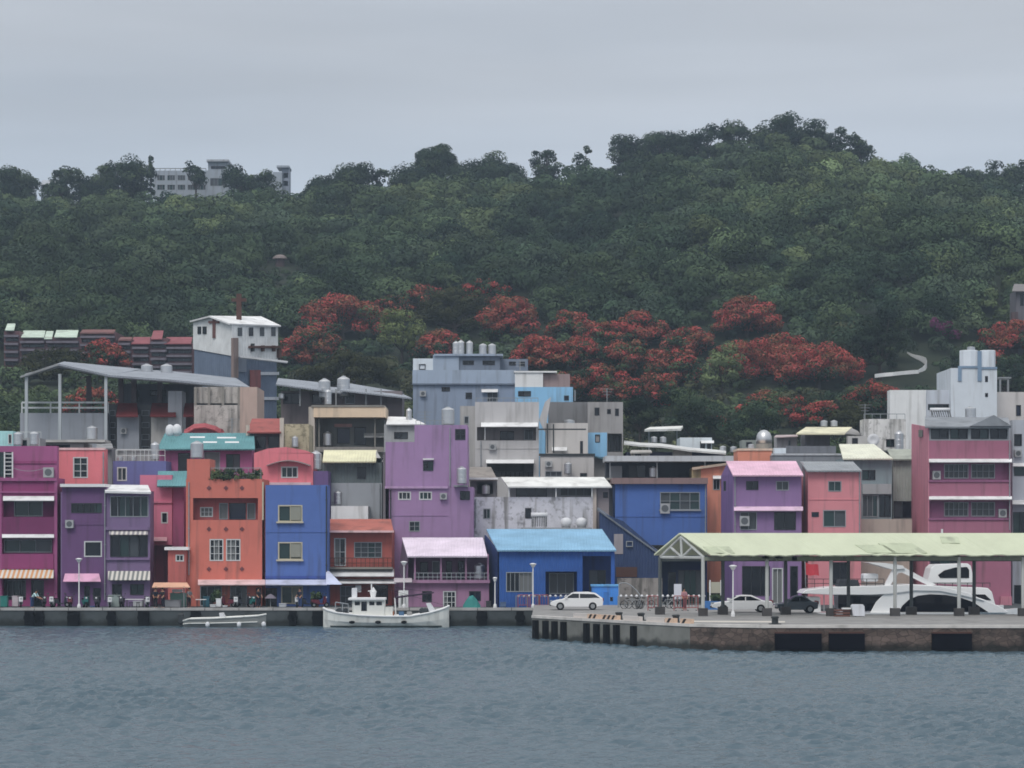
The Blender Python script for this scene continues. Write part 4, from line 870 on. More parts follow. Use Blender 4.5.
roof(R, 247, 281, 432, 244, 252, 281, 418.5, 249.5, mu('brick_red_roof', 168, 82, 76)); wall(R, 281, 309, 424, None, 244.6, 5.6, mw('mottled_beige_render', 152, 142, 118, style='dirty'), name='side_wall')
box(R, 'column', 280, 284, 418, 449, 244.6, -.3, -.005, mw('beige_pillar', 158, 150, 140)); box(R, 'drainpipe', 246, 249.5, 425, 452, 244.4, 0, .3, mw('beige_pillar', 158, 150, 140))
# brick apartments on the lower slope
def brick_row(label, blocks, Y, roofs):
    x0, x1 = blocks[0][0], blocks[-1][1]
    R = bld(label, x0, x1, Y, 'apartment block', 'apartment_block')
    br = mw('dark_red_brick', 88, 60, 64)
    for a, b, yt, rows in blocks:
        wall(R, a, b, yt, None, Y, 9, br, [(a + 1.5, b - 1.5, y, y + 3.4, 'k', max(2, int((b - a) / 7))) for y in range(int(yt) + 7, 372, 8)][:rows])
        for k in range(rows): box(R, 'balcony_band', a + 1, b - 1, yt + 4.2 + 8 * k, yt + 6.4 + 8 * k, Y, -.9, -.005, mw('grey_balcony_band', 92, 86, 96))
    for a, b, yb, yt, mt in roofs: roof(R, a, b, yb, Y - 1, a + 2.5, b + 1.5, yt, Y + 6, mt)
grn = mu('pale_green_sheet_roof', 196, 212, 196); redr = mu('dull_red_tile_roof', 150, 74, 82)
brick_row('dark brick apartment block with pale green roofs on the slope at far left', [(4, 20, 331, 4), (20, 46, 337, 4), (46, 80, 337, 4), (80, 116, 332, 4)], 396, [(5, 14, 330, 323.5, grn), (21, 44, 337, 330.5, grn), (44, 52, 338.5, 331, grn), (54, 77, 337, 330, grn), (80, 114, 333, 329.5, mu('brown_flat_roof', 130, 84, 80))])
brick_row('dark brick apartment block with dull red roofs beside the cross-topped building', [(118, 132, 339, 4), (132, 150, 343, 4), (150, 168, 338, 4), (166, 193, 343, 4)], 392, [(131, 150, 343.5, 337, redr), (151, 162, 339, 330.5, redr), (164, 191, 343.5, 337, redr), (118, 131, 340, 337, mu('brown_flat_roof', 130, 84, 80))])
# ridge-top school
R = thing('school_building', 'long pale grey building with flat tower on the ridge at upper left', 'school building', (X(190, 628), 628, ground(X(190, 628), 628) - 1))
sg = mw('hazy_grey_render', 126, 134, 144)  # distance haze put into the bluish grey wall colour
zb_ = Zc(197, 628)
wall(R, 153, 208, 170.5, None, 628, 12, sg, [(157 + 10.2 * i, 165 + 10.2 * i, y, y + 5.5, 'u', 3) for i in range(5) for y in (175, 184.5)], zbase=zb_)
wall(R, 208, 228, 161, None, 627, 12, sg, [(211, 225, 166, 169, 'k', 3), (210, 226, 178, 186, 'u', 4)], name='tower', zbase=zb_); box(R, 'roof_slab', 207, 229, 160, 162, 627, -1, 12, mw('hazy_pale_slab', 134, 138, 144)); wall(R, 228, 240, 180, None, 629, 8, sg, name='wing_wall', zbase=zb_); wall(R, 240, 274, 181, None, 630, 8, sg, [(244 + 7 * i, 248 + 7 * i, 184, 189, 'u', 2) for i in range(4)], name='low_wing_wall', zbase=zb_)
rail(R, 155, 206, 168.5, 170.6, 628.5, 10, FRAMEG, 1, .1)
R = thing('lookout_tower', 'small grey open-framed tower among ridge trees right of the school', 'tower', (X(283, 625), 625, ground(X(283, 625), 625) - 1))
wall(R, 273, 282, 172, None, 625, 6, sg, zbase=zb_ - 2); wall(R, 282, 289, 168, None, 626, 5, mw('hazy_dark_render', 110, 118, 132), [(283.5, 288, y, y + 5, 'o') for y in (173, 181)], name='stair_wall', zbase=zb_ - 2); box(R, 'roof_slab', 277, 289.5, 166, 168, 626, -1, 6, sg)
R = thing('hut', 'small pale hut beside dark trees on the ridge at upper left', 'hut', (X(48, 625), 625, ground(X(48, 625), 625) - 1))
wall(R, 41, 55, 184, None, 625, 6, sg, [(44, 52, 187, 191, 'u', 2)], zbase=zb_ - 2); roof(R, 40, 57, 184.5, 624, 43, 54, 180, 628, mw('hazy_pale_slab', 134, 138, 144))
YH = hill_y(1018, 334) - 9
R = thing('hillside_house', 'brown house with pale wall half hidden on the slope at far right', 'house', (X(1020, YH), YH, ground(X(1020, YH), YH)))
wall(R, 1016, 1060, 291, None, YH, 5, mw('dull_mauve_render', 84, 82, 88), [(1020, 1024, 294, 306, 'k', 1)]); wall(R, 1012, 1018, 312, None, YH - 1.2, 1.1, mw('brown_hill_wall', 72, 58, 60), name='side_wall'); roof(R, 1012, 1062, 291, YH - 1, 1014, 1058, 284, YH + 5, mw('brown_grey_roof', 100, 96, 96))  # main wall is a plain dark muted mauve
R = thing('pavilion', 'tiny rounded pale roof among trees midway up the left slope', 'pavilion', (X(280, hill_y(280, 262)), hill_y(280, 262), ground(X(280, hill_y(280, 262)), hill_y(280, 262))))
Yp = hill_y(280, 266); c = P(280, 259, Yp); MB().lathe([(1.5, 0), (1.35, .4), (.8, .75), (.1, .9)], c, 12).build('roof', mw('dull_brown_roof', 108, 98, 96), R); MB().cyl(c, c - Vector((0, 0, 6)), .9, n=10).build('wall', mw('brown_hill_wall', 72, 58, 60), R)  # rounded roof is a plain muted brown

# downpipes, wall units and floor bands of the houses round the quay
byl = {o['label']: o for o in bpy.data.objects if 'label' in o and o.parent is None}
def find(part): return next(o for l, o in byl.items() if l.startswith(part))
for part, px, y0, y1, Y in (('tall blue house', 326.5, 486, 579, 228), ('large blank mauve', 390.5, 490, 545, 236), ('large blank mauve', 450, 428, 486, 236.03), ('mauve-pink four', 1009.5, 441, 530, 232), ('mid-blue house', 705.5, 485, 560, 240), ('dusty salmon', 859.5, 472, 533, 233),
    ('grey concrete apartment', 481, 441, 470, 256), ('plum two-tone', 105, 489, 600, 227.5), ('grey-green house with cream-yellow', 380, 484, 520, 240), ('purple house with', 735, 476, 533, 232), ('salmon pink narrow', 103.5, 452, 486, 236), ('terracotta red', 189, 482, 575, 228), ('old whitewashed', 475.5, 499, 528, 240)):
    R = find(part); m = MB(); m.cyl((X(px, Y), Y - .1, Zc(y1, Y)), (X(px, Y), Y - .1, Zc(y0, Y)), .055, n=6)
    for k in range(3): z = lerp(Zc(y1, Y), Zc(y0, Y), .15 + .35 * k); m.box(X(px, Y) - .08, X(px, Y) + .08, Y - .17, Y - .003, z - .04, z + .04)
    m.build('downpipe', FRAMEG if px not in (326.5, 390.5) else DARKM, R)
for part, x0, x1, y0, y1, Y in (('large blank mauve', 440, 447, 493, 499.5, 236), ('grey concrete apartment', 489, 496, 444, 450, 256), ('mauve-pink four', 932, 940, 471, 479.5, 232.6), ('mauve-pink four', 998, 1006, 509, 517.5, 232.6), ('rose pink', 143, 151, 517, 525, 234.6), ('grey-green house with cream sheet', 846, 853, 483, 490, 241), ('plum two-tone', 66, 74, 520, 528, 227.5), ('large blue-grey', 420, 426, 391, 396.5, 284), ('beige-grey rear', 545, 552, 461, 467, 253), ('tall narrow grey', 1014, 1021, 450, 457, 237), ('long grey workshop', 121, 127, 428, 434, 262.4)):
    ac(find(part), x0, x1, y0, y1, Y)
for part, x0, x1, y0, Y, mt in (('large blank mauve', 390, 448, 515, 236, mau), ('tall blue house', 266, 327.5, 531.5, 228, blu), ('plum two-tone', 62.5, 105.5, 524, 227.5, pl1), ('dusty salmon', 808.5, 860.5, 499, 233, sl2), ('grey concrete apartment', 476, 538.5, 448, 256, gry), ('mid-blue house', 616, 706, 516, 240, bl2)):
    box(find(part), 'floor_band', x0, x1, y0, y0 + .9, Y, -.05, -.003, mt)
# ------------------------------------------------------------------ rooftop water tanks
TG = 'stainless steel rooftop water tanks'
R = thing('water_tank', 'x', 'water tank', (0, 0, 0), TG)
MB().lathe([(.46, .1), (.5, .13), (.5, .33), (.488, .34), (.488, .36), (.5, .37), (.5, .57), (.488, .58), (.488, .6), (.5, .61), (.5, .84), (.44, .88), (.2, .95), (.16, .95)], n=20).build('tank_body', STEEL, R)
MB().lathe([(.17, .95), (.17, .985), (.05, 1.0)], n=12).build('lid', STEEL, R)
m = MB()
for k in range(4): a = math.pi / 4 + k * math.pi / 2; m.cyl((.4 * math.cos(a), .4 * math.sin(a), 0), (.4 * math.cos(a), .4 * math.sin(a), .16), .03, n=5)
m.build('stand', GALV, R)
TK = R; first = [True]
def tank(px, Y, yb, yt, wpx, label, dy=1.3):
    """yb/yt: foot and top rows as seen on plane Y; the tank stands dy behind that plane"""
    z0, z1 = Zc(yb, Y), Zc(yt, Y); wm_ = wpx * Y / F; loc = (X(px, Y) * (Y + dy) / Y, Y + dy, z0)
    sc_ = (wm_, wm_, z1 - z0)
    if first[0]:
        first[0] = False; r = TK; r.location = loc; r.scale = sc_; r['label'] = label
    else: dup(TK, loc, random.random() * 6, sc_, label)
    # a low plinth or frame carries it when it stands on a sloping roof
for a in [
    (197, 228.0, 459, 440, 13, 'steel water tank on the terracotta house stair tower below the turquoise roof', 1.8),
    (316, 236, 471, 450, 11, 'steel water tank on the dark purple rooftop block'),
    (338, 236.5, 506, 490, 8.5, 'steel water tank on the pale rooftop room above the orange house'),
    (461.5, 234.5, 485.5, 466, 10, 'steel water tank on a shelf on the mauve building wall', .2),
    (448, 236, 425.2, 405, 13, 'wide steel water tank on top of the mauve building', 3),
    (479.5, 226, 581, 563, 11, 'steel water tank on the veranda of the pink-roofed house', 1.0),
    (569.5, 253, 423, 417, 11, 'squat steel tank on the beige-grey annex, low dome lid', 5.5),
    (568, 252.4, 475.2, 462, 8, 'slim steel water tank on the ledge of the beige-grey annex', -.3),
    (456, 284, 355.5, 340, 7, 'leftmost of the steel tanks on the big blue-grey building'),
    (461, 284, 355.5, 339, 7, 'second from left steel tank on the big blue-grey building'),
    (469.5, 284, 355.5, 339.5, 7, 'third from left steel tank on the big blue-grey building'),
    (483, 284, 355.5, 342.5, 8, 'fourth from left steel tank on the big blue-grey building'),
    (492, 284, 355.5, 342.5, 8, 'rightmost of the steel tanks on the big blue-grey building'),
    (653, 246, 478, 466, 8, 'steel tank standing inside the open loft above the mid-blue house'),
    (654, 268, 443, 436, 6.5, 'left of two small steel tanks behind the long white metal roof', 1),
    (663, 268, 443, 436, 6.5, 'right of two small steel tanks behind the long white metal roof', 1),
    (723, 266, 453, 445.5, 6.5, 'left of two small steel tanks at the right end of the white metal roof', .5),
    (733.5, 266, 453, 446, 7, 'right of two small steel tanks near the low orange building', .5),
    (751, 250, 448.5, 443.5, 6, 'tiny steel tank on the low orange rooftop building'),
    (824, 264, 427, 420, 7, 'left of two tanks on the pale yellow pavilion roof', .3),
    (834, 264, 427, 420, 7, 'right of two tanks on the pale yellow pavilion roof', .3),
    (147, 271, 378, 363.5, 12, 'left of two steel tanks on the open gable-roofed workshop', .3),
    (166.5, 271, 379, 363.5, 12, 'right of two steel tanks on the open gable-roofed workshop', .3),
    (20, 237, 431, 424, 6, 'left of two small steel tanks at the left edge, beside the turquoise shed', 2) if False else (18, 231, 446, 431, 9, 'left of two steel tanks on the magenta house roof', 1.5),
    (34, 231, 446, 430.5, 9, 'right of two steel tanks on the magenta house roof', 1.5),
    (92, 250, 440.5, 425, 11, 'steel tank on the grey block behind the salmon house', 1.2),
    (155, 238.2, 461, 441, 9, 'steel tank on the blue-violet rear house', 1.5),
    (119.5, 238.2, 461, 456, 7, 'left of two squat tanks on the blue-violet rear house', 1),
    (133, 238.2, 461, 456, 7, 'right of two squat tanks on the blue-violet rear house', 1),
    (324.5, 272, 399, 377, 12, 'left of two big steel tanks on the rusty sheds', 2) ,
    (343.5, 273, 398, 374.5, 13, 'right of two big steel tanks on the rusty sheds', 2),
    (328, 258, 405.5, 388, 7, 'tall narrow steel tank on the tan house roof, left end', 1.5),
    (327.5, 258, 447, 431, 9, 'steel tank on the veranda of the tan house', .9),
    (409, 257, 424.5, 407, 6, 'thin pale tank beside the mauve building top', 1.5),
    (281.5, 275, 400, 394, 6, 'small steel tank at the left end of the rusty sheds', -2),
    (970.5, 232, 417, 404, 11, 'steel tank on the mauve-pink apartment roof', 4.5),
    (899, 258, 446, 438, 9, 'small tank in front of the streaked whitewashed block', -1.5) if False else (899, 254, 452, 430, 9, 'steel tank on the roofs left of the mauve-pink apartments', .5),
    (295, 244.6, 448.5, 436, 6.5, 'small steel tank at the mottled beige wall of the brick-red roofed house', -.6),
    (316.5, 238, 461, 447, 7, 'steel tank between the coral gable and the cream-yellow roof', 2.2) if False else (486, 246, 495, 484, 8, 'steel tank in the small brown-roofed shed next to the mauve building', .5),
    (971, 270, 350.5, 346.5, 8, 'low tank on the left octagonal turret of the off-white tower', 0), ]:
    tank(*a)
# white round plastic tanks and solar water heaters
def ball_tank(px, Y, yb, yt, wpx, label):
    r = wpx * Y / F / 2; h = Zc(yt, Y) - Zc(yb, Y); R = thing('water_tank', label, 'water tank', (X(px, Y), Y, Zc(yb, Y)), 'white round water tanks')
    MB().lathe([(r * .75, .1 * h), (r, .35 * h), (r, .62 * h), (r * .82, .85 * h), (r * .4, .97 * h), (.06, h)], (X(px, Y), Y, Zc(yb, Y)), 18).build('tank_body', PLAST, R, smooth=True)
    MB().lathe([(r * .8, 0), (r * .8, .11 * h)], (X(px, Y), Y, Zc(yb, Y)), 12).build('stand', GALV, R)
SH = bld('low grey roof ledge in front of the stained whitewashed house', 520, 592, 237, 'roof ledge', 'roof_ledge')
wall(SH, 521, 592, 527.6, None, 236.6, 3.2, mw('grey_low_ledge', 128, 128, 130))
ball_tank(566, 237.5, 527.6, 517.5, 11, 'left white round tank below the stained whitewashed wall'); ball_tank(581.5, 237.5, 527.6, 517.5, 11, 'right white round tank below the stained whitewashed wall')
ball_tank(170, 244.6, 437.5, 424.5, 9, 'left of two white globe tanks on the turquoise corrugated roof'); ball_tank(177, 244.6, 436.5, 424, 9, 'right of two white globe tanks on the turquoise corrugated roof')
def solar(px0, px1, Y, yb, yt, label):
    x0, x1, z0, z1 = X(px0, Y), X(px1, Y), Zc(yb, Y), Zc(yt, Y); R = thing('solar_water_heater', label, 'water heater', ((x0 + x1) / 2, Y, z0), 'solar water heaters')
    rr = (z1 - z0) * .17
    MB().cyl((x0, Y + .5, z1 - rr), (x1, Y + .5, z1 - rr), rr, n=14).build('tank_body', PLAST, R, smooth=True)
    m = MB(); 
    for k in range(9): xx = lerp(x0 + .1, x1 - .1, k / 8); m.cyl((xx, Y + .35, z1 - rr * 1.6), (xx, Y - .7, z0 + .12), .04, n=5)
    m.build('collector_tubes', DARKM, R)
    m = MB()
    for xx in (x0 + .15, x1 - .15): m.cyl((xx, Y + .5, z1 - rr), (xx, Y + .6, z0), .04, n=5); m.cyl((xx, Y + .5, z1 - rr), (xx, Y - .7, z0), .04, n=5)
    m.build('stand', GALV, R)
solar(531, 547.5, 237.4, 527.6, 512.5, 'white solar water heater on the ledge below the stained whitewashed wall')
solar(931, 951, 236.5, 419, 407.5, 'white solar water heater on the roof of the mauve-pink apartments')
R = thing('satellite_dish', 'white satellite dish on the roofs left of the mauve-pink apartments', 'satellite dish', (X(873, 250), 250, Zc(450, 250)))
c = P(873, 440, 250); m = MB(); m.lathe([(.01, 0), (.35, .06), (.62, .2), (.62, .23), (.3, .1), (.01, .04)], (0, 0, 0), 16); m.v = [(c.x + x, c.y - z, c.z + y) for x, y, z in m.v]; m.build('dish', PLAST, R, smooth=True)
MB().cyl((c.x, c.y + .1, Zc(450, 250)), c + Vector((0, .1, 0)), .05).build('mast', GALV, R)
SH = bld('grey rooftop platform with clutter beside the cream sheet roof', 862, 912, 249, 'rooftop block', 'rooftop_block'); wall(SH, 866, 911, 450, None, 249.5, 6, mw('dark_grey_block', 112, 112, 110), [(880, 906, 451, 457, 'k', 4)])  # platform block in one plain darkish grey

# ------------------------------------------------------------------ pier canopy
R = thing('pier_canopy', 'long green-cream gabled canopy roof on steel posts along the pier', 'canopy', (X(860, 193.4), 193.4, 1.8))
crf = mk('green_cream_roof_sheet', (205, 211, 182), k=KU * .95, style='plain'); nf, nb = 196, 204
def cp(px, py, Y): return P(px, py, Y)
zr_, ze = Zc(533, 193.4), Zc(554.5, 190.8)
xr = 92.0
off = 1.6
def roof_pt(px, t, lift=0):      # t 0 at the front eave, 1 at the ridge
    Yq = lerp(190.7, 193.4, t); return Vector((X(lerp(px + (711 - 705) * 0, px, t), Yq), Yq, lerp(ze, zr_, t) + lift))
m = MB(); rngc = random.Random(3); xs_ = [711 + 6.2 * k for k in range(100)]
jit = [(rngc.uniform(-.07, .07), rngc.uniform(-.05, .05)) for _ in xs_]
for k in range(len(xs_) - 1):
    a, b = xs_[k], xs_[k + 1]; ra, rb = 679 + (a - 711) * 1.0, 679 + (b - 711) * 1.0
    pa, pb = roof_pt(a, -.02), roof_pt(b, -.02); pa.y += jit[k][0]; pa.z += jit[k][1]; pb.y += jit[k + 1][0]; pb.z += jit[k + 1][1]
    qa, qb = roof_pt(ra, 1), roof_pt(rb, 1)
    m.slab([pa, pb, qb, qa], .1)
m.build('roof_front', crf, R)
for a, b, t0, t1, sk in ((703, 729, .04, .34, 6), (855, 884, .05, .42, 14), (878, 912, .04, .5, 16), (940, 958, .5, .8, 4)): MB().slab([roof_pt(a + sk * (1 - t0), t0, .05), roof_pt(b + sk * (1 - t0), t0, .05), roof_pt(b, t1, .05), roof_pt(a, t1, .05)], .03).build('roof_patch', mk('grey_green_roof_patch', (192, 200, 170), k=KU, style='roof'), R)
m = MB()
for a in (752, 762, 775, 792, 820, 846): c = roof_pt(a, 0, -.25); m.box(c.x, c.x + rngc.uniform(.6, 1.8), c.y + .02, c.y + .12, c.z - rngc.uniform(.05, .3), c.z + .1)
m.build('torn_gutter', mk('dark_green_gutter', (62, 68, 54), style='plain'), R)
m = MB(); m.slab([(X(654, 196.1), 196.1, ze), (xr - 2 * off, 196.1, ze), (xr - off, 193.4, zr_ - .003), (X(679, 193.4), 193.4, zr_ - .003)], .14); m.build('roof_rear', crf, R)
pg = mw('pale_grey_steel_post', 150, 152, 150); dgp = mw('dark_grey_steel_post', 72, 78, 80)
m = MB(); m.box(X(703, 191.4), xr, 191.3, 191.5, Zc(560.5, 191.4), ze - .18); m.build('front_beam', mw('greenish_grey_beam', 100, 104, 92), R)
m = MB(); m.box(X(662, 195), xr - 3, 194.9, 195.1, Zc(560, 195) - .1, ze - .15); m.build('rear_beam', dgp, R)
A, B, T = Vector((X(704, 191.4), 191.4, ze - .25)), Vector((X(660, 195), 195, ze - .25)), Vector((X(681, 193.4), 193.4, zr_ - .3))
m = MB(); M0 = (A + B) / 2
for a, b in ((A, B), (A, T), (B, T), (M0, T), (M0, (A + T) / 2), (M0, (B + T) / 2)): m.cyl(a, b, .11, n=6)
m.build('gable_truss', pg, R)
for k in range(1, 9):
    d = Vector((4.9 * k, 0, 0)); m = MB()
    for a, b in ((A, B), (A, T), (B, T), (M0, T)): m.cyl(a + d, b + d, .08, n=5)
    m.build('roof_truss', dgp, R)
blk = mw('dark_footing_concrete', 58, 56, 56, style='concrete')
for k in range(9):
    xf = X(703, 191.4) + 4.9 * k
    p = MB().cyl((xf, 191.4, 1.8), (xf, 191.4, ze - .2), .14, n=8).build('front_post', pg, R); MB().box(xf - .35, xf + .35, 191.05, 191.75, 1.802, 2.4).build('footing', blk, p)
    xb_ = X(660, 195) + 4.9 * k
    p = MB().cyl((xb_, 195, 1.8), (xb_, 195, ze - .2), .14, n=8).build('rear_post', dgp, R)
    MB().box(xb_ - .38, xb_ + .38, 194.62, 195.38, 1.802, 2.4).build('footing', blk, p)
m = MB()
for a, b, c_, d in ((722, 745, 551, 553), (726, 736, 547, 550)): m.prism([P(a, c_ - 2, 195.8), P(a + 3, c_ - 2, 195.8), P(b, d, 195.3), P(b - 5, d, 195.3)], (0, .01, .02))
# ------------------------------------------------------------------ street lamps
def lamp(px, Y, yt, label, zb=None, arm=.6, wb=.16):
    zb = zb if zb is not None else (1.8 if Y < 219 else 1.5); x = X(px, Y); zt = Zc(yt, Y)
    R = thing('street_lamp', label, 'street lamp', (x, Y, zb), 'white street lamps on the waterfront')
    MB().cyl((x, Y, zb), (x, Y, zt - .25), .065, .045, n=10).build('pole', WHITE, R); MB().lathe([(wb, 0), (wb, .22), (.1, .4)], (x, Y, zb), 10).build('base', WHITE, R)
    MB().lathe([(.1, -.3), (arm * .42, -.06), (arm * .5, -.03), (arm * .5, .02), (.1, .08)], (x, Y, zt), 14).build('lamp_head', WHITE, R)
lamp(79, 221.5, 559, 'white street lamp in front of the plum house'); lamp(533, 221.2, 564, 'white street lamp in front of the bright blue workshop'); lamp(733, 190.2, 566, 'white street lamp beside the parked white sedan')
lamp(404, 221.5, 562, 'white street lamp behind the white fishing boat'); lamp(495, 221.5, 578, 'short white lamp post between pink-roofed house and workshop', arm=.4)
R = thing('equipment_cabinet', 'tall white equipment cabinet on the quay behind the fishing boat', 'cabinet', (X(403, 221.8), 221.9, 1.5)); wall(R, 398.5, 408, 590.5, None, 222.2, .7, WHITE, [(400, 406.5, 594, 606, 'tD', 1)], name='body')
# ------------------------------------------------------------------ boats
HW = mk('white_hull_paint', (232, 232, 226), style='wall', rough=.45, stain=.7); HG = mk('grey_hull_paint', (140, 142, 140), style='plain', rough=.5)
def hull(R, name, secs, mat, deck=None, bottom=-.6, flare=.72):
    """secs: (x, yc, half-beam, sheer z, flare) from bow to stern"""
    rings = []
    for x, yc, b, zs in secs:
        rings.append([(x, yc - b, zs), (x, yc - b * .93, zs * .45), (x, yc - b * flare, .0), (x, yc, bottom), (x, yc + b * flare, .0), (x, yc + b * .93, zs * .45), (x, yc + b, zs)])
    o = MB().loft(rings).build(name, mat, R, smooth=False)
    return o
def px_secs(Y, lst): return [(X(p, Y), Y, b, Zc(yy, Y)) for p, yy, b in lst]
R = thing('fishing_boat', 'white wooden fishing boat with small cabin moored at the quay', 'fishing boat', (X(388, 217.3), 217.3, 0), 'boats moored along the house quay')
Yb = 217.3
hull(R, 'hull', px_secs(Yb, [(323.5, 608.5, .35), (328, 610.5, .85), (338, 613, 1.25), (360, 615.5, 1.5), (385, 616.5, 1.55), (410, 616.5, 1.5), (430, 613, 1.35), (444, 609, 1.05), (449, 606.5, .7)]), HW)
for s_, nm in ((-1, 'gunwale'), (1, 'gunwale')):
    g = [(X(p, Yb), Yb + s_ * (b + .02), Zc(yy, Yb) + .06) for p, yy, b in ((323.5, 608.5, .35), (328, 610.5, .85), (338, 613, 1.25), (360, 615.5, 1.5), (385, 616.5, 1.55), (410, 616.5, 1.5), (430, 613, 1.35), (444, 609, 1.05), (449, 606.5, .7))]
    MB().tube(g, .08, 6).build('gunwale', WHITE, R)
m = MB()
g = [(X(p, Yb), Yb - b * .75 - .03, .1) for p, b in ((331, .95), (338, 1.3), (360, 1.52), (385, 1.57), (410, 1.52), (430, 1.36), (442, 1.1))]; m.tube(g, .07, 5); m.build('waterline_stripe', mk('dark_green_stripe', (52, 66, 66), style='plain'), R)
cab = MB().box(X(353, Yb), X(385, Yb), Yb - 1.0, Yb + 1.0, Zc(617, Yb), Zc(600, Yb)).build('cabin', HW, R)
for a, b, y0, y1 in ((355.5, 360.5, 601.3, 604.8), (362, 367.5, 601.3, 610.5), (370, 375, 601.3, 604.8), (377, 382.5, 601.3, 604.8)):
    MB().box(X(a, Yb), X(b, Yb), Yb - 1.03, Yb - 1.003, Zc(y1, Yb), Zc(y0, Yb)).build('cabin_window', GLASS, cab)
MB().box(X(349, Yb), X(386, Yb), Yb - 1.25, Yb + 1.25, Zc(600, Yb) + .003, Zc(597.6, Yb)).build('cabin_roof', WHITE, R, bevel=.04)
MB().box(X(385, Yb) + .004, X(393, Yb), Yb - .85, Yb + .85, Zc(617, Yb), Zc(607, Yb)).build('engine_box', HW, R); MB().box(X(352, Yb), X(357, Yb), Yb - .35, Yb + .35, Zc(597.6, Yb), Zc(588, Yb)).build('radar_box', PLAST, R)
m = MB(); m.cyl((X(371.5, Yb), Yb, Zc(597.7, Yb)), (X(371.5, Yb), Yb, Zc(584, Yb)), .06); m.cyl((X(368, Yb), Yb, Zc(591, Yb)), (X(375, Yb), Yb, Zc(591, Yb)), .04); m.lathe([(.2, 0), (.3, .5), (.05, .9)], (X(373, Yb), Yb + .2, Zc(597.5, Yb)), 8); m.build('mast', WHITE, R)
MB().cyl((X(395, Yb), Yb - .3, Zc(597.5, Yb)), (X(434, Yb), Yb - .2, Zc(592.5, Yb)), .09, .06).build('boom', mk('dark_purple_canvas', (62, 44, 66), style='plain'), R); MB().cyl((X(395, Yb), Yb - .3, Zc(597.5, Yb)), (X(396, Yb), Yb - .3, Zc(616, Yb)), .06).build('boom_post', WHITE, R)
MB().prism([P(426, 603.5, Yb - .9), P(430, 603, Yb - .9), P(436, 612, Yb - .9), P(430, 613.5, Yb - .9)], (0, 1.2, 0)).build('folded_awning', PLAST, R)
m = MB(); 
for px in (336, 343, 349): m.cyl((X(px, Yb), Yb - .6, Zc(614, Yb)), (X(px, Yb), Yb - .6, Zc(602 + (px - 336) * .2, Yb)), .05)
m.tube([(X(336, Yb), Yb - .6, Zc(602, Yb)), (X(349, Yb), Yb - .6, Zc(604, Yb))], .05); m.build('bow_rail', FRAMEG, R)
m = MB()
for px in (339, 343, 346, 422, 425, 428): m.sphere((X(px, Yb), Yb + random.uniform(-.4, .4), Zc(611, Yb)), .28, 8)
m.build('net_heap', mk('dark_net', (60, 66, 72), style='plain'), R)
m = MB(); mt = (X(371.5, Yb), Yb, Zc(584.5, Yb))
for q in ((X(325, Yb), Yb, Zc(608, Yb)), (X(447, Yb), Yb, Zc(606, Yb)), (X(434, Yb), Yb - .2, Zc(592.5, Yb))): m.cyl(mt, q, .018, n=4)
m.build('rigging', DARKM, R)
m = MB()
for a, b in ((325, 321), (446, 451)): m.cyl((X(a, Yb), Yb, Zc(609, Yb)), (X(b, 220), 219.9, 1.5), .03, n=5)
m.build('mooring_rope', mk('pale_rope', (150, 140, 118), style='flat'), R)
for px in (352, 378, 404): MB().lathe([(.08, 0), (.24, .06), (.24, .2), (.08, .26)], (X(px, Yb - 1.7), Yb - 1.72, .35), 12).build('tyre_fender', RUBBER, R)
for px, c_ in ((389, (196, 110, 60)), (399, (70, 110, 150)), (407, (150, 150, 150))): MB().box(X(px, Yb), X(px + 5, Yb), Yb - .4, Yb + .3, Zc(617, Yb), Zc(611.5, Yb)).build('fish_crate', mk('crate_plastic', c_, style='plain'), R)
R = thing('motorboat', 'narrow open grey motorboat with white console below the terracotta house', 'motorboat', (X(226, 217.8), 217.8, 0), 'boats moored along the house quay')
Ym = 217.8
secs = px_secs(Ym, [(184, 621, .55), (190, 619, .9), (215, 618.3, 1.0), (240, 617, .95), (258, 616, .6), (266, 614.5, .12)])
hull(R, 'hull', secs, HG, bottom=-.3)
for s_ in (-1, 1): MB().tube([(x, y + s_ * (b + .02), z + .03) for x, y, b, z in secs], .07, 6).build('gunwale', HW, R)
MB().tube([(x, y - b * .95 - .02, z * .45 + .02) for x, y, b, z in secs[:-1]], .05, 5).build('rub_rail', HW, R)
MB().prism([P(219, 613, Ym - .3), P(223, 612.6, Ym - .3), P(226, 618.5, Ym - .3), P(220, 619, Ym - .3)], (0, .7, 0)).build('console', PLAST, R)
o = MB().box(X(178, Ym), X(183.5, Ym), Ym - .25, Ym + .25, .3, 1.15).build('outboard_motor', DARKM, R, bevel=.08); MB().cyl((X(181, Ym), Ym, .35), (X(180, Ym), Ym, -.4), .1).build('motor_leg', DARKM, R)
for px in (207.5, 239, 263):
    MB().lathe([(.06, 0), (.19, .12), (.19, .38), (.06, .5)], (X(px, Ym - 1.2), Ym - 1.15 + (.5 if px > 250 else 0), -.02), 10).build('white_fender', PLAST, R, smooth=True)
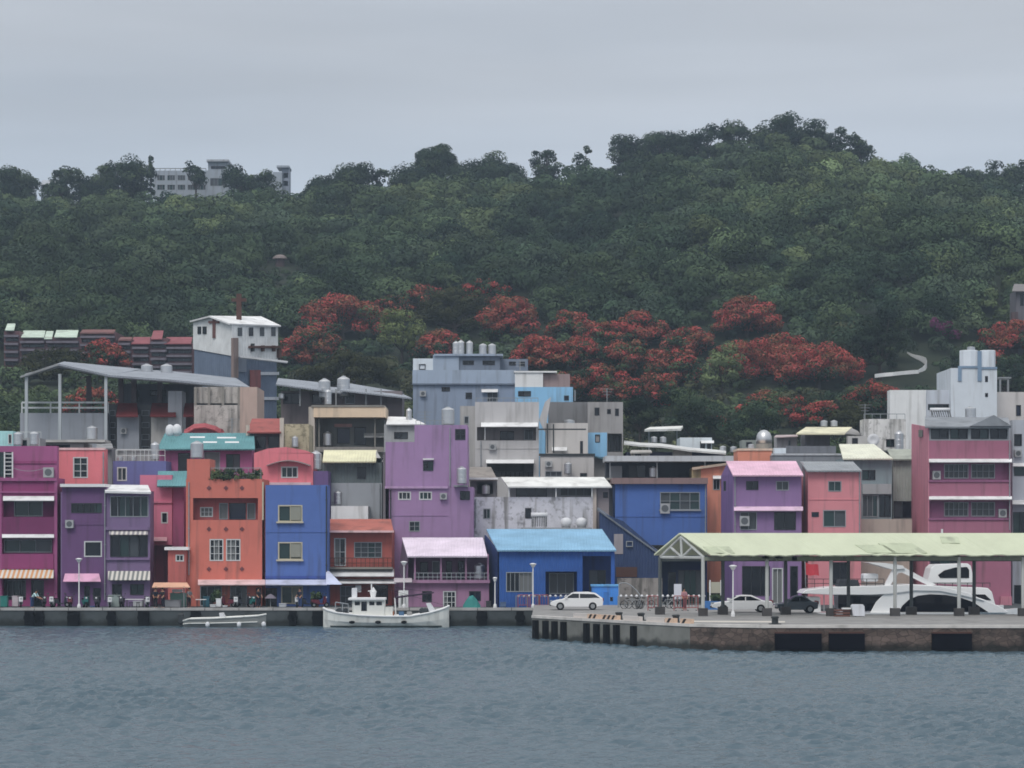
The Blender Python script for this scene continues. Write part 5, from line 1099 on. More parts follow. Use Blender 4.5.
# yachts behind the pier
YW = mk('white_gelcoat', (240, 240, 242), rough=.25, style='flat', spec=.5); YG = mk('tinted_yacht_glass', (6, 14, 22), rough=.06, style='flat', spec=.35)
Yy = 212.5
def ypoly(R, name, pts, half, mat, yc=Yy, inset=0): return MB().prism([P(a, b, yc - half) for a, b in pts], (0, 2 * half, 0)).build(name, mat, R, bevel=.05)
R = thing('motor_yacht', 'large sleek white motor yacht with dark curved windows behind the pier', 'motor yacht', (X(905, Yy), Yy, 0), 'white yachts behind the pier')
hull(R, 'hull', [(X(803, Yy), Yy, 2.3, Zc(612, Yy)), (X(860, Yy), Yy, 2.5, Zc(612, Yy)), (X(940, Yy), Yy, 2.4, Zc(612, Yy)), (X(985, Yy), Yy, 1.7, Zc(611, Yy)), (X(1010, Yy), Yy, .6, Zc(609, Yy)), (X(1018, Yy), Yy, .05, Zc(608, Yy))], YW, bottom=-.8)
sup = [(870, 613), (876, 602), (884, 594), (895, 590), (915, 588.5), (940, 589), (967, 593.5), (988, 601), (1003, 608), (1009, 613)]
ypoly(R, 'cabin', sup, 2.0, YW)
gl_ = [(899, 612), (902, 606), (909, 599.5), (918, 595.6), (930, 594.2), (945, 594.8), (960, 597.4), (973, 602), (982, 608), (988, 612)]
for s_ in (-1, 1): MB().prism([P(a, b, Yy + s_ * 2.0) for a, b in gl_], (0, s_ * .05, 0)).build('cabin_window', YG, R)
ypoly(R, 'flybridge_deck', [(802, 593.5), (806, 590), (830, 587.2), (870, 586), (910, 584.5), (940, 586), (968, 592.5), (985, 601), (960, 595.2), (940, 591.3), (915, 590.8), (890, 594), (870, 595), (830, 594.8)], 2.15, YW)
wl = [(838, 595.6), (840, 595.6), (881, 596), (882, 604), (879, 611), (843, 611), (838, 608)]
for s_ in (-1, 1): MB().prism([P(a, b, Yy + s_ * 1.9) for a, b in wl], (0, s_ * .05, 0)).build('saloon_window', YG, R)
ypoly(R, 'saloon', [(839, 595.4), (884, 595.4), (882, 613), (840, 613)], 1.85, mk('painted_shade_white', (190, 192, 198), rough=.4, style='flat'))  # saloon white greyed to paint in shade below the flybridge
for s_ in (-1, 1):
    m = MB(); m.prism([P(884, 585.5, Yy + s_ * 1.9), P(891, 572, Yy + s_ * 1.7), P(893, 568.5, Yy + s_ * 1.7), P(900, 566, Yy + s_ * 1.7), P(905, 568, Yy + s_ * 1.7), P(936, 584.8, Yy + s_ * 1.9), P(928, 585.3, Yy + s_ * 1.9), P(902, 572.5, Yy + s_ * 1.7), P(898, 573, Yy + s_ * 1.7), P(890, 585.6, Yy + s_ * 1.9)], (0, -s_ * .25, 0)); m.build('radar_arch', YW, R)
MB().prism([P(868, 562.5, Yy - 1.9), P(893, 569.5, Yy - 1.9), P(905, 568.5, Yy - 1.9), P(903, 565.5, Yy - 1.9), P(885, 563, Yy - 1.9)], (0, 3.8, 0)).build('hardtop', YW, R)
MB().box(X(862, Yy), X(877, Yy), Yy - .9, Yy + .9, Zc(581.5, Yy), Zc(573.5, Yy)).build('life_raft_case', PLAST, R, bevel=.15)
for s_ in (-1, 1): rail(R, 806, 884, 579, 588, Yy + s_ * 2.0, 9, DARKM, 2, .025, name='deck_rail')
MB().prism([P(838, 586.5, Yy - 1), P(840, 580, Yy - 1), P(858, 580, Yy - 1), P(860, 586, Yy - 1)], (0, 2, 0)).build('flybridge_seat', mk('dark_seat_cover', (50, 54, 62), style='plain'), R)
MB().prism([P(808, 612, Yy - 1.2), P(809, 597, Yy - 1.2), P(820, 597, Yy - 1.2), P(821, 612, Yy - 1.2)], (0, 2.4, 0)).build('stern_bar', YW, R); posts(R, (806, 824), 595, 612, Yy - 1.7, .08, GALV)
R = thing('motor_yacht', 'second white yacht with flybridge cabin showing above the larger yacht', 'motor yacht', (X(955, 217.9), 217.9, 0), 'white yachts behind the pier')
Y2 = 217.9
hull(R, 'hull', [(X(915, Y2), Y2, 2, Zc(607, Y2)), (X(960, Y2), Y2, 2.1, Zc(607, Y2)), (X(985, Y2), Y2, 1.7, Zc(606.5, Y2)), (X(1003, Y2), Y2, .3, Zc(605, Y2))], YW, bottom=-.7)
ypoly(R, 'cabin', [(918, 607), (921, 585), (988, 588), (992, 592), (996, 607)], 1.7, YW, Y2)
ypoly(R, 'flybridge_cabin', [(927, 583.5), (931, 568), (935, 564.5), (968, 563.5), (971, 566), (975, 585)], 1.5, YW, Y2)
MB().prism([P(a, b, Y2 - 1.5) for a, b in ((938, 575), (944, 570.5), (955, 567.5), (967, 567), (969, 570), (969, 578), (940, 578))], (0, -.05, 0)).build('flybridge_window', YG, R)
MB().prism([P(a, b, Y2 - 1.7) for a, b in ((965, 594), (985, 594.5), (991, 600), (970, 600))], (0, -.05, 0)).build('cabin_window', YG, R); rail(R, 930, 990, 583, 587, Y2 - 1.6, 8, DARKM, 1, .03, name='deck_rail')
R = thing('flag', 'red flag hanging from a slanting staff at the yacht stern', 'flag', P(806, 594, Yy + .3))
MB().cyl(P(806, 592, Yy + .3), P(805, 561, Yy + .3), .04).build('staff', GALV, R)
m = MB(); prev = None
for k in range(9):
    t = k / 8; a = P(805.2 + 13 * t, 562 + 3.5 * t + 1.0 * math.sin(t * 5), Yy + .3 + .15 * math.sin(t * 7)); b = P(806 + 13 * t, 574.5 + 1.5 * t + .7 * math.sin(t * 6), Yy + .3 + .15 * math.sin(t * 7 + .5))
    if prev: m.quad(prev[0], a, b, prev[1])
    prev = (a, b)
m.build('cloth', mk('red_flag_cloth', (190, 40, 58), style='plain', k=1.2), R)
# ------------------------------------------------------------------ cars
def car(px0, px1, Y, zb, label, paint, kind='suv', group='white cars parked on the pier', face=-1):
    """face -1: nose to the left"""
    x0, x1 = X(px0, Y), X(px1, Y); L_ = x1 - x0; R = thing('parked_car', label, 'car', ((x0 + x1) / 2, Y, zb), group)
    H = 1.5 if kind == 'suv' else 1.4; hw = .88
    fx = lambda t: x0 + L_ * t if face < 0 else x1 - L_ * t
    if kind == 'suv': body = [(0, .45), (.005, .6), (.03, .7), (.12, .82), (.27, .93), (.86, 1.02), (.985, 1.0), (1, .7), (.99, .4), (.87, .3), (.13, .3)]; cabp = [(.24, .93), (.40, H - .1), (.47, H - .02), (.72, H), (.86, H - .1), (.985, 1.0)]
    else: body = [(0, .45), (.01, .66), (.05, .76), (.27, .9), (.32, .92), (.82, .95), (.98, .9), (1, .65), (.99, .4), (.87, .28), (.13, .28)]; cabp = [(.27, .9), (.42, H - .06), (.52, H), (.66, H - .02), (.86, .93)]
    rings = []
    for yy, ins, dz in ((-hw, .02, -.03), (-hw + .08, 0, 0), (hw - .08, 0, 0), (hw, .02, -.03)):
        rings.append([(fx(min(1 - ins * .5, max(ins * .5, t))), Y + yy, zb + z + (dz if z > .6 else 0)) for t, z in body])
    MB().loft(rings).build('body', paint, R)
    rings = []
    for yy in (-hw + .06, hw - .06):
        s_ = 1 if yy > 0 else -1; rings.append([(fx(t), Y + yy - s_ * (.2 * (z - .95) / .6 if z > .96 else 0), zb + z) for t, z in cabp])
    MB().loft(rings).build('cabin', paint, R)
    for s_ in (-1, 1):
        base = hw - .06; ws = []
        tb = [(lerp(cabp[0][0], cabp[1][0], .25), cabp[0][1] + .07)] + [(lerp(cabp[1][0], cabp[2][0], .4), cabp[1][1] - .03)] + [(cabp[-2][0] - (.03), cabp[-2][1] - .08)] + [(lerp(cabp[-1][0], cabp[-2][0], .25) - .01, cabp[0][1] + .07)]
        poly = [(fx(t), Y + s_ * (base + .012 - .2 * max(0, z - .95) / .6), zb + z) for t, z in tb]
        MB().prism(poly, (0, s_ * .01, 0)).build('side_window', GLASS, R)
        MB().box(fx(.55) - .04, fx(.55) + .04, Y + s_ * (base + .02) - .02, Y + s_ * (base + .02) + .02, zb + .95, zb + H - .15).build('door_pillar', paint, R)
        MB().box(fx(.3) - .1, fx(.3) + .1, Y + s_ * (hw + .02), Y + s_ * (hw + .16), zb + .98, zb + 1.12).build('mirror', paint, R)
    a, b = cabp[0], cabp[1]
    m = MB(); iy = hw - .22
    p = lambda t, z, yy: (fx(t) + face * .015, Y + yy, zb + z + .015)
    m.quad(p(lerp(a[0], b[0], .1), lerp(a[1], b[1], .1), -iy), p(lerp(a[0], b[0], .1), lerp(a[1], b[1], .1), iy), p(lerp(a[0], b[0], .92), lerp(a[1], b[1], .92), iy - .1), p(lerp(a[0], b[0], .92), lerp(a[1], b[1], .92), -iy + .1)); m.build('windscreen', GLASS, R)
    for t in (.19, .8):
        for s_ in (-1, 1):
            wv = MB().wheel((fx(t), Y + s_ * (hw - .1), zb + .33), .33, .22).build('wheel', RUBBER, R); MB().wheel((fx(t), Y + s_ * (hw + .015), zb + .33), .19, .02).build('rim', GALV, wv)
    for s_ in (-1, 1):
        MB().box(fx(.02) - .06, fx(.02) + .1, Y + s_ * .6 - .2, Y + s_ * .6 + .2, zb + .66, zb + .78).build('headlight', FRAMEG, R); MB().box(fx(.985) - .06, fx(.985) + .09, Y + s_ * .68 - .12, Y + s_ * .68 + .12, zb + .72, zb + .98).build('tail_light', mk('red_lens', (120, 24, 28), style='flat'), R)
    MB().box(min(fx(0), fx(.02)) - .02, max(fx(0), fx(.02)), Y - .75, Y + .75, zb + .36, zb + .5).build('bumper', mk('dark_trim', (40, 42, 46), style='flat'), R)
CARW = mk('white_car_paint', (238, 239, 240), rough=.25, style='flat', spec=.5)
car(550, 603, 207, 1.8, 'white hatchback SUV parked in front of the bright blue workshop', CARW, 'suv')
car(711, 772, 200.6, 1.8, 'white low sedan parked under the canopy before the purple house', CARW, 'sedan')
car(776, 817, 198.6, 1.8, 'dark grey car parked under the canopy beside the yacht stern', mk('dark_car_paint', (70, 80, 88), rough=.25, style='flat', spec=.5), 'sedan', group=None)
# ------------------------------------------------------------------ pier furniture
yb_ = mk('orange_white_hazard_paint', (196, 130, 70), k=1, style='stripe')
PAL = mu('pale_kerb_paint', 205, 196, 190, style='plain'); DKS = ms('black_stripe_paint', 38, 36, 40); ORS = ms('orange_stripe_paint', 220, 190, 166)
for i, (a, b, hz_) in enumerate(((572, 586, 0), (586, 597, 1), (600, 616, 1), (622, 638, 0), (645, 663, 0), (664, 673, 1), (679, 692, 1))):
    c, d = pier_pt(a); c2, _ = pier_pt(b if b < 690 else 689.5); nn = Vector((-d.y, d.x, 0))
    R = thing('kerb_block', ('orange and black striped kerb block on the pier edge' if hz_ else 'plain pale concrete kerb block on the pier edge'), 'kerb block', (c.x, c.y + .3, 1.82), 'striped kerb blocks on the pier edge' if hz_ else 'plain kerb blocks on the pier edge')
    q0, q1 = c + nn * .1, c2 + nn * .1
    MB().prism([(q0.x, q0.y, 1.825), (q1.x, q1.y, 1.825), (q1.x + nn.x * .3, q1.y + nn.y * .3, 1.825), (q0.x + nn.x * .3, q0.y + nn.y * .3, 1.825)], (0, 0, .32)).build('block', ORS if hz_ else PAL, R)
    if hz_:
        m = MB(); Lx = (q1 - q0).length; k = .15
        while k + .5 < Lx:
            s0, s1 = q0 + d * k, q0 + d * (k + .3); o_ = nn * -.006; up = Vector((0, 0, 1))
            m.prism([s0 + o_ + up * 1.83, s1 + o_ + up * 1.83, s1 + o_ + d * .28 + up * 2.14, s0 + o_ + d * .28 + up * 2.14], tuple(nn * .004)); k += .62
        m.build('stripe', DKS, R)
for px, Y in ((619, 183.0), (641, 181.0), (676, 177), (775, 173.5)):
    x = X(px, Y); R = thing('bollard', 'black cast-iron mooring bollard at the pier edge', 'bollard', (x, Y, 1.8), 'mooring bollards on the pier')
    MB().lathe([(.26, 0), (.24, .08), (.22, .4), (.28, .46), (.28, .54), (.16, .58)], (x, Y, 1.8), 14).build('post', DARKM, R, smooth=True); MB().box(x - .4, x + .4, Y - .4, Y + .4, 1.803, 1.86).build('base_plate', DARKM, R)
# string of white floats on posts, red and white barriers
m = MB(); R = thing('rope_fence', 'fence of thin posts and rope hung with white floats before the blue houses', 'fence', (X(655, 216), 216, 1.8))
for k in range(13): px = 618 + 7.1 * k; MB().cyl((X(px, 214), 214, 1.8), (X(px, 214), 214, Zc(596, 214)), .04, n=6).build('post', GALV, R)
m.tube([P(618 + 7.1 * k, 596.3, 214) for k in range(13)], .02, 4); m.build('rope', FRAMEG, R)
for k in range(17):
    if k not in (11, 12): MB().sphere(P(621 + 5.2 * k, 596, 213.9), .12, 8).build('float', PLAST, R, smooth=True)
R = thing('rope_fence', 'row of white floats on a rope in front of the bright blue workshop', 'fence', (X(545, 223), 223.5, 1.5))
for k in range(13): MB().sphere(P(518.5 + 5.3 * k, 596, 223.5), .12, 8).build('float', PLAST, R, smooth=True)
for k in range(7): px = 516 + 11 * k; MB().cyl((X(px, 223.6), 223.6, 1.5), (X(px, 223.6), 223.6, Zc(595.5, 223.6)), .04, n=6).build('post', GALV, R)
MB().tube([P(516, 596.3, 223.6), P(582, 596.3, 223.6)], .02, 4).build('rope', FRAMEG, R)
RED = mk('faded_red_paint', (168, 84, 84), style='plain'); 
def barrier(px0, px1, Y, zb, h, label):
    x0, x1 = X(px0, Y), X(px1, Y); R = thing('barrier', label, 'barrier', ((x0 + x1) / 2, Y, zb), 'red and white crowd barriers')
    m = MB()
    for xx in (x0, x1): m.cyl((xx, Y, zb), (xx, Y, zb + h), .04)
    m.cyl((x0, Y, zb + h), (x1, Y, zb + h), .04); m.cyl((x0, Y, zb + .25), (x1, Y, zb + .25), .03); m.build('frame', RED, R)
    m = MB(); nb = max(3, int((x1 - x0) / .22))
    for k in range(1, nb): xx = lerp(x0, x1, k / nb); m.cyl((xx, Y, zb + .25), (xx, Y, zb + h), .02, n=5)
    m.build('bars', RED, R); m = MB()
    for xx in (x0 + .15, x1 - .15): m.box(xx - .04, xx + .04, Y - .35, Y + .35, zb, zb + .05)
    m.build('feet', DARKM, R)
for i, (a, b, lab) in enumerate(((518, 528, 'left of the red barriers before the blue workshop'), (530, 539, 'second red barrier before the blue workshop, just right of the lamp'), (540, 548, 'right of the red barriers before the blue workshop, beside the white car'))): barrier(a, b, 223, 1.5, 1.15, lab)
for i, (a, b, lab) in enumerate(((648, 658, 'red barrier farthest left among those on the pier'), (674, 684, 'red barrier in the middle of the pier, left of the canopy post'), (686, 698, 'red barrier on the pier right against the canopy front post'))): barrier(a, b, 205, 1.8, 1.2, lab)
# bicycles
R = thing('bicycle', 'x', 'bicycle', (0, 0, 0), 'bicycles parked behind the rope fence')
for xx in (-.52, .52):
    m = MB(); rg_ = [(xx + .34 * math.cos(a), 0, .34 + .34 * math.sin(a)) for a in [k * math.pi / 8 for k in range(17)]]; m.tube(rg_, .025, 5); 
    for k in range(4): a = k * math.pi / 4; m.cyl((xx + .33 * math.cos(a), 0, .34 + .33 * math.sin(a)), (xx - .33 * math.cos(a), 0, .34 - .33 * math.sin(a)), .006, n=4)
    m.build('wheel', RUBBER, R)
m = MB()
for a, b in (((-.52, 0, .34), (-.1, 0, .3)), ((-.1, 0, .3), (.4, 0, .75)), ((-.1, 0, .3), (-.22, 0, .85)), ((-.2, 0, .78), (.38, 0, .8)), ((.38, 0, .9), (.52, 0, .34)), ((-.2, 0, .78), (-.52, 0, .34))): m.cyl(a, b, .025, n=6)
m.build('frame', GALV, R); MB().box(-.35, -.1, -.07, .07, .85, .92).build('saddle', RUBBER, R); m = MB(); m.cyl((.36, -.28, 1.0), (.36, .28, 1.0), .02); m.cyl((.37, 0, .88), (.36, 0, 1.0), .02); m.build('handlebar', DARKM, R)
BK = R
for i, (px, Y, rz) in enumerate(((630, 210, .3), (634, 211, 2.6), (639, 209.5, 1.2), (646, 211, .5), (668, 210, .2), (675, 211.5, 2.8))):
    lab = ['bicycle at the left end of the row behind the rope fence', 'bicycle second from left behind the rope fence', 'bicycle parked end-on behind the rope fence', 'bicycle left of the grey wall behind the rope fence', 'bicycle left of the white notice board on the pier', 'bicycle below the white notice board on the pier'][i]
    if i == 0: BK.location = (X(px, Y), Y, 1.8); BK.rotation_euler.z = rz; BK['label'] = lab
    else: dup(BK, (X(px, Y), Y, 1.8), rz, None, lab)
R = thing('notice_board', 'white blank notice board on legs under the blue house', 'notice board', (X(678, 212), 212, 1.8)); MB().box(X(674, 212), X(681.5, 212), 211.95, 212.05, Zc(599, 212), Zc(584, 212)).build('panel', mw('pale_board', 170, 172, 182), R); posts(R, (675.5, 680), 599, None, 212, .06, GALV)
for c in kids(R):
    pass
R = thing('shelter', 'arched grey pipe bicycle shelter frame right of the azure container', 'shelter', (X(628, 214.5), 214.5, 1.8)); m = MB()
for Yq in (215, 217):
    m.tube([Vector((X(619, Yq), Yq, 1.8))] + [P(lerp(619, 640, t), 586 - 4 * math.sin(math.pi * (t * .8 + .2)) + 9 * t * t, Yq) for t in [k / 8 for k in range(9)]] , .05, 5); m.cyl((X(640, Yq), Yq, 1.8), P(640, 595, Yq), .04)
m.build('frame', FRAMEG, R)
R = thing('planter_box', 'blue planter box under a green shrub beside the canopy front post', 'planter', (X(711, 208), 208, 1.8)); MB().box(X(704, 208), X(722, 208), 207.6, 208.6, 1.8, 2.5).build('box', mw('blue_box', 36, 92, 150), R)
R = thing('sign_board', 'grey-beige sign board on two white-topped posts under the canopy', 'sign', (X(716, 212), 212, 1.8)); MB().box(X(709, 212), X(722, 212), 211.95, 212.05, Zc(593, 212), Zc(582, 212)).build('panel', mw('beige_board', 138, 136, 122), R)
for px in (710, 721): MB().cyl((X(px, 211.9), 211.85, 1.8), (X(px, 211.9), 211.85, Zc(580, 211.9)), .06).build('post', WHITE, R)
R = thing('bin', 'pale grey wheeled bin standing on the pier before the yacht saloon', 'bin', (X(858, 190), 190, 1.8)); MB().prism([(X(852.5, 190), 189.5, 1.86), (X(864, 190), 189.5, 1.86), P(864.5, 606.3, 189.5), P(863, 604.5, 189.5), P(853.5, 604.5, 189.5), P(852, 606, 189.5)], (0, .9, 0)).build('body', mw('pale_grey_plastic', 170, 172, 178), R); MB().wheel((X(855, 190), 190, 1.9), .1, .8).build('wheel', RUBBER, R)
R = thing('pallet_stack', 'stack of brown pallets with pale board by a canopy footing', 'pallets', (X(841, 190.4), 190.4, 1.8)); m = MB()
for k in range(3): m.box(X(835, 190), X(850, 190), 189.9, 190.9, 1.81 + .2 * k, 1.93 + .2 * k)
m.build('boards', mw('brown_wood', 92, 58, 48), R); MB().box(X(842, 190), X(851, 190), 189.8, 190.5, 2.36, 2.46).build('white_board', WHITE, R)
# ------------------------------------------------------------------ house quay things
def scooter_proto(label, paint):
    R = thing('motor_scooter', label, 'scooter', (0, 0, 0), 'motor scooters parked on the house quay')
    for xx in (-.6, .62): w_ = MB().wheel((xx, 0, .24), .24, .12).build('wheel', RUBBER, R); MB().wheel((xx, 0, .24), .12, .13).build('rim', GALV, w_)
    MB().prism([(-.85, -.15, .55), (-.7, -.15, .42), (-.2, -.15, .3), (.3, -.15, .28), (.38, -.15, .34), (-.05, -.15, .4), (-.12, -.15, .7), (-.8, -.15, .72)], (0, .3, 0)).build('body', paint, R, bevel=.03)
    MB().prism([(.3, -.18, .3), (.4, -.18, .32), (.62, -.18, .55), (.5, -.18, .98), (.42, -.18, .98)], (0, .36, 0)).build('front_shield', paint, R, bevel=.03)
    MB().prism([(-.8, -.14, .73), (-.1, -.14, .73), (-.12, -.14, .8), (-.5, -.14, .84), (-.8, -.14, .82)], (0, .28, 0)).build('seat', RUBBER, R)
    m = MB(); m.cyl((.45, -.34, 1.02), (.45, .34, 1.02), .025); m.cyl((.62, 0, .25), (.45, 0, 1.02), .035); m.build('handlebar', DARKM, R)
    for s_ in (-1, 1): m = MB(); m.cyl((.46, s_ * .26, 1.02), (.42, s_ * .36, 1.22), .012, n=4); m.sphere((.42, s_ * .37, 1.25), .06, 8); m.build('mirror', DARKM, R)
    MB().sphere((.6, 0, .88), .09, 8).build('headlight', PLAST, R)
    return R
SCP = [scooter_proto('x', mk('dark_scooter_paint', (52, 54, 62), style='flat', rough=.35)), scooter_proto('x', mk('white_scooter_paint', (210, 212, 214), style='flat', rough=.35)), scooter_proto('x', mk('maroon_scooter_paint', (104, 44, 58), style='flat', rough=.35)), scooter_proto('x', mk('teal_scooter_paint', (40, 110, 108), style='flat', rough=.35))]
used = set()
for px, Y, rz, k, lab in ((21, 224, -1.4, 1, 'white scooter outside the magenta house, left of the blue jacket'), (44, 224.5, -1.3, 0, 'dark scooter at the right corner of the magenta house'), (60, 225, .2, 0, 'dark scooter in the gap between magenta and plum houses'),
                          (70.5, 223, -1.5, 2, 'maroon scooter left of the lamp at the plum house'), (85, 223.4, -1.2, 3, 'teal scooter right of the lamp at the plum house'), (97.5, 223.6, -1.6, 0, 'dark scooter before the plum house window'),
                          (110, 223, -1.45, 1, 'white scooter beside the grey box at the plum house'), (243, 224.5, .3, 0, 'dark scooter outside the terracotta house, right half'), (228, 224.6, 2.8, 2, 'maroon scooter outside the terracotta house door'), (307, 224, .4, 0, 'dark scooter in front of the tall blue house')):
    Rp = SCP[k]
    if k in used: dup(Rp, (X(px, Y), Y, 1.5), rz, None, lab)
    else: used.add(k); Rp.location = (X(px, Y), Y, 1.5); Rp.rotation_euler.z = rz; Rp['label'] = lab
def simple_box(name, label, cat, x0, x1, y0, Y, d, mat, lidmat=None, zb=1.5):
    R = thing(name, label, cat, (X((x0 + x1) / 2, Y), Y, zb)); a, b, z = X(x0, Y), X(x1, Y), Zc(y0, Y)
    MB().box(a, b, Y, Y + d, zb + .06, z - .06).build('body', mat, R, bevel=.03); MB().box(a - .03, b + .03, Y - .03, Y + d + .03, z - .058, z).build('lid', lidmat or mat, R)
    m = MB()
    for xx in (a + .08, b - .08): m.box(xx - .05, xx + .05, Y + .05, Y + d - .05, zb, zb + .058)
    m.build('feet', DARKM, R); return R
simple_box('bin', 'teal green plastic bin at the far left of the quay', 'bin', 0, 7, 596, 224, .7, TEAL); simple_box('freezer', 'pale upright cabinet left of the scooters at the magenta house', 'cabinet', 12, 18, 596, 225, .7, mw('pale_pinkish_cabinet', 160, 150, 155))
simple_box('utility_box', 'grey utility box beside the white scooter at the plum house', 'utility box', 108.5, 119.5, 595, 224, .7, mw('green_grey_box', 118, 128, 126)); simple_box('drink_stall', 'grey counter box under the small orange awning', 'counter', 164, 180, 600, 223.5, 1.0, mw('grey_counter', 128, 128, 132))
simple_box('bin', 'dark teal tall bin before the terracotta house shop window', 'bin', 203, 209, 596.5, 224, .6, mw('dark_teal', 30, 74, 88)); simple_box('freezer', 'white upright fridge outside the terracotta house', 'fridge', 216, 221, 598.5, 224, .6, mw('fridge_white', 180, 182, 184))
simple_box('crate', 'grey plastic crate stacked outside the terracotta house doorway', 'crate', 250, 260, 605, 223.6, .8, mw('grey_crate', 96, 88, 94)); simple_box('utility_box', 'small pale box at the tall blue house glass door', 'box', 279, 286, 603.5, 223.4, .6, mw('pale_box', 150, 154, 160))
R = thing('tarpaulin_heap', 'green tarpaulin draped over a heap beside the pink-roofed house', 'tarpaulin', (X(472, 222.5), 222.5, 1.5))
m = MB(); rings = []
for k, (px, zt, hwd) in enumerate(((463, .25, .5), (466, .7, .7), (469, 1.05, .8), (473, 1.15, .8), (477, .75, .75), (480.5, .25, .5))):
    x = X(px, 222.5); rings.append([(x, 222.5 - hwd, 1.5), (x, 222.5 - hwd * .6, 1.5 + zt * .75), (x, 222.5, 1.5 + zt), (x, 222.5 + hwd * .6, 1.5 + zt * .7), (x, 222.5 + hwd, 1.5)])
m.loft(rings); m.build('sheet', mk('green_tarpaulin', (42, 116, 112), style='plain', k=1.3), R)
R = thing('stall_awning', 'small faded orange market awning on poles between plum and terracotta houses', 'awning', (X(170, 224), 224, 1.5)); MB().slab([P(152, 587, 222.5), P(190, 587, 222.5), P(187, 582.5, 225), P(154, 582.5, 225)], .08).build('canopy', mu('faded_orange_canvas', 236, 176, 140), R)
for px in (156, 184): MB().cyl((X(px, 222.8), 222.8, 1.5), P(px, 586, 222.8), .05).build('pole', GALV, R)
simple_box('sign_stand', 'pale green painted stall cabinet under the orange awning', 'cabinet', 170, 186, 593, 225, .5, mw('sage_green_panel', 96, 128, 118)); simple_box('crate', 'white foam box on the sage stall cabinet', 'box', 172, 182, 589.3, 225, .45, WHITE, zb=Zc(593, 225))
def table(px0, px1, Y, label):
    R = thing('table', label, 'table', (X((px0 + px1) / 2, Y), Y, 1.5), 'folding tables on the quay'); a, b = X(px0, Y), X(px1, Y); MB().box(a, b, Y - .4, Y + .4, 2.22, 2.27).build('tabletop', WHITE, R)
    for xx in (a + .1, b - .1):
        for yy in (-.33, .33): MB().cyl((xx, Y + yy, 1.5), (xx, Y + yy, 2.22), .025).build('leg', DARKM, R)
table(126, 144, 223.5, 'white-topped table before the plum house lower window'); table(196, 206, 222.8, 'small white table at the terracotta house corner')
for i, (px, Y, lab) in enumerate(((131, 223.8, 'left dark stool under the white table at the plum house'), (138, 223.8, 'right dark stool under the white table at the plum house'))):
    R = thing('stool', lab, 'stool', (X(px, Y), Y, 1.5), 'stools at the white table'); MB().lathe([(.17, .42), (.18, .44), (.18, .47)], (X(px, Y), Y, 1.5), 12).build('seat', DARKM, R)
    for k in range(4): a = math.pi / 4 + k * math.pi / 2; MB().cyl((X(px, Y) + .17 * math.cos(a), Y + .17 * math.sin(a), 1.5), (X(px, Y) + .12 * math.cos(a), Y + .12 * math.sin(a), 1.92), .02, n=5).build('leg', DARKM, R)
R = thing('parasol', 'grey folded parasol standing outside the tall blue house', 'parasol', (X(270.5, 223.5), 223.5, 1.5)); MB().cyl((X(270.5, 223.5), 223.5, 1.5), P(270.5, 594, 223.5), .04).build('pole', GALV, R); MB().lathe([(.55, -.3), (.3, -.05), (.03, .1)], P(270.5, 595, 223.5), 8).build('canopy', mk('grey_parasol_cloth', (120, 112, 126), style='plain'), R)
MB().lathe([(.25, 0), (.25, .08)], (X(270.5, 223.5), 223.5, 1.5), 10).build('base', CONC, R)
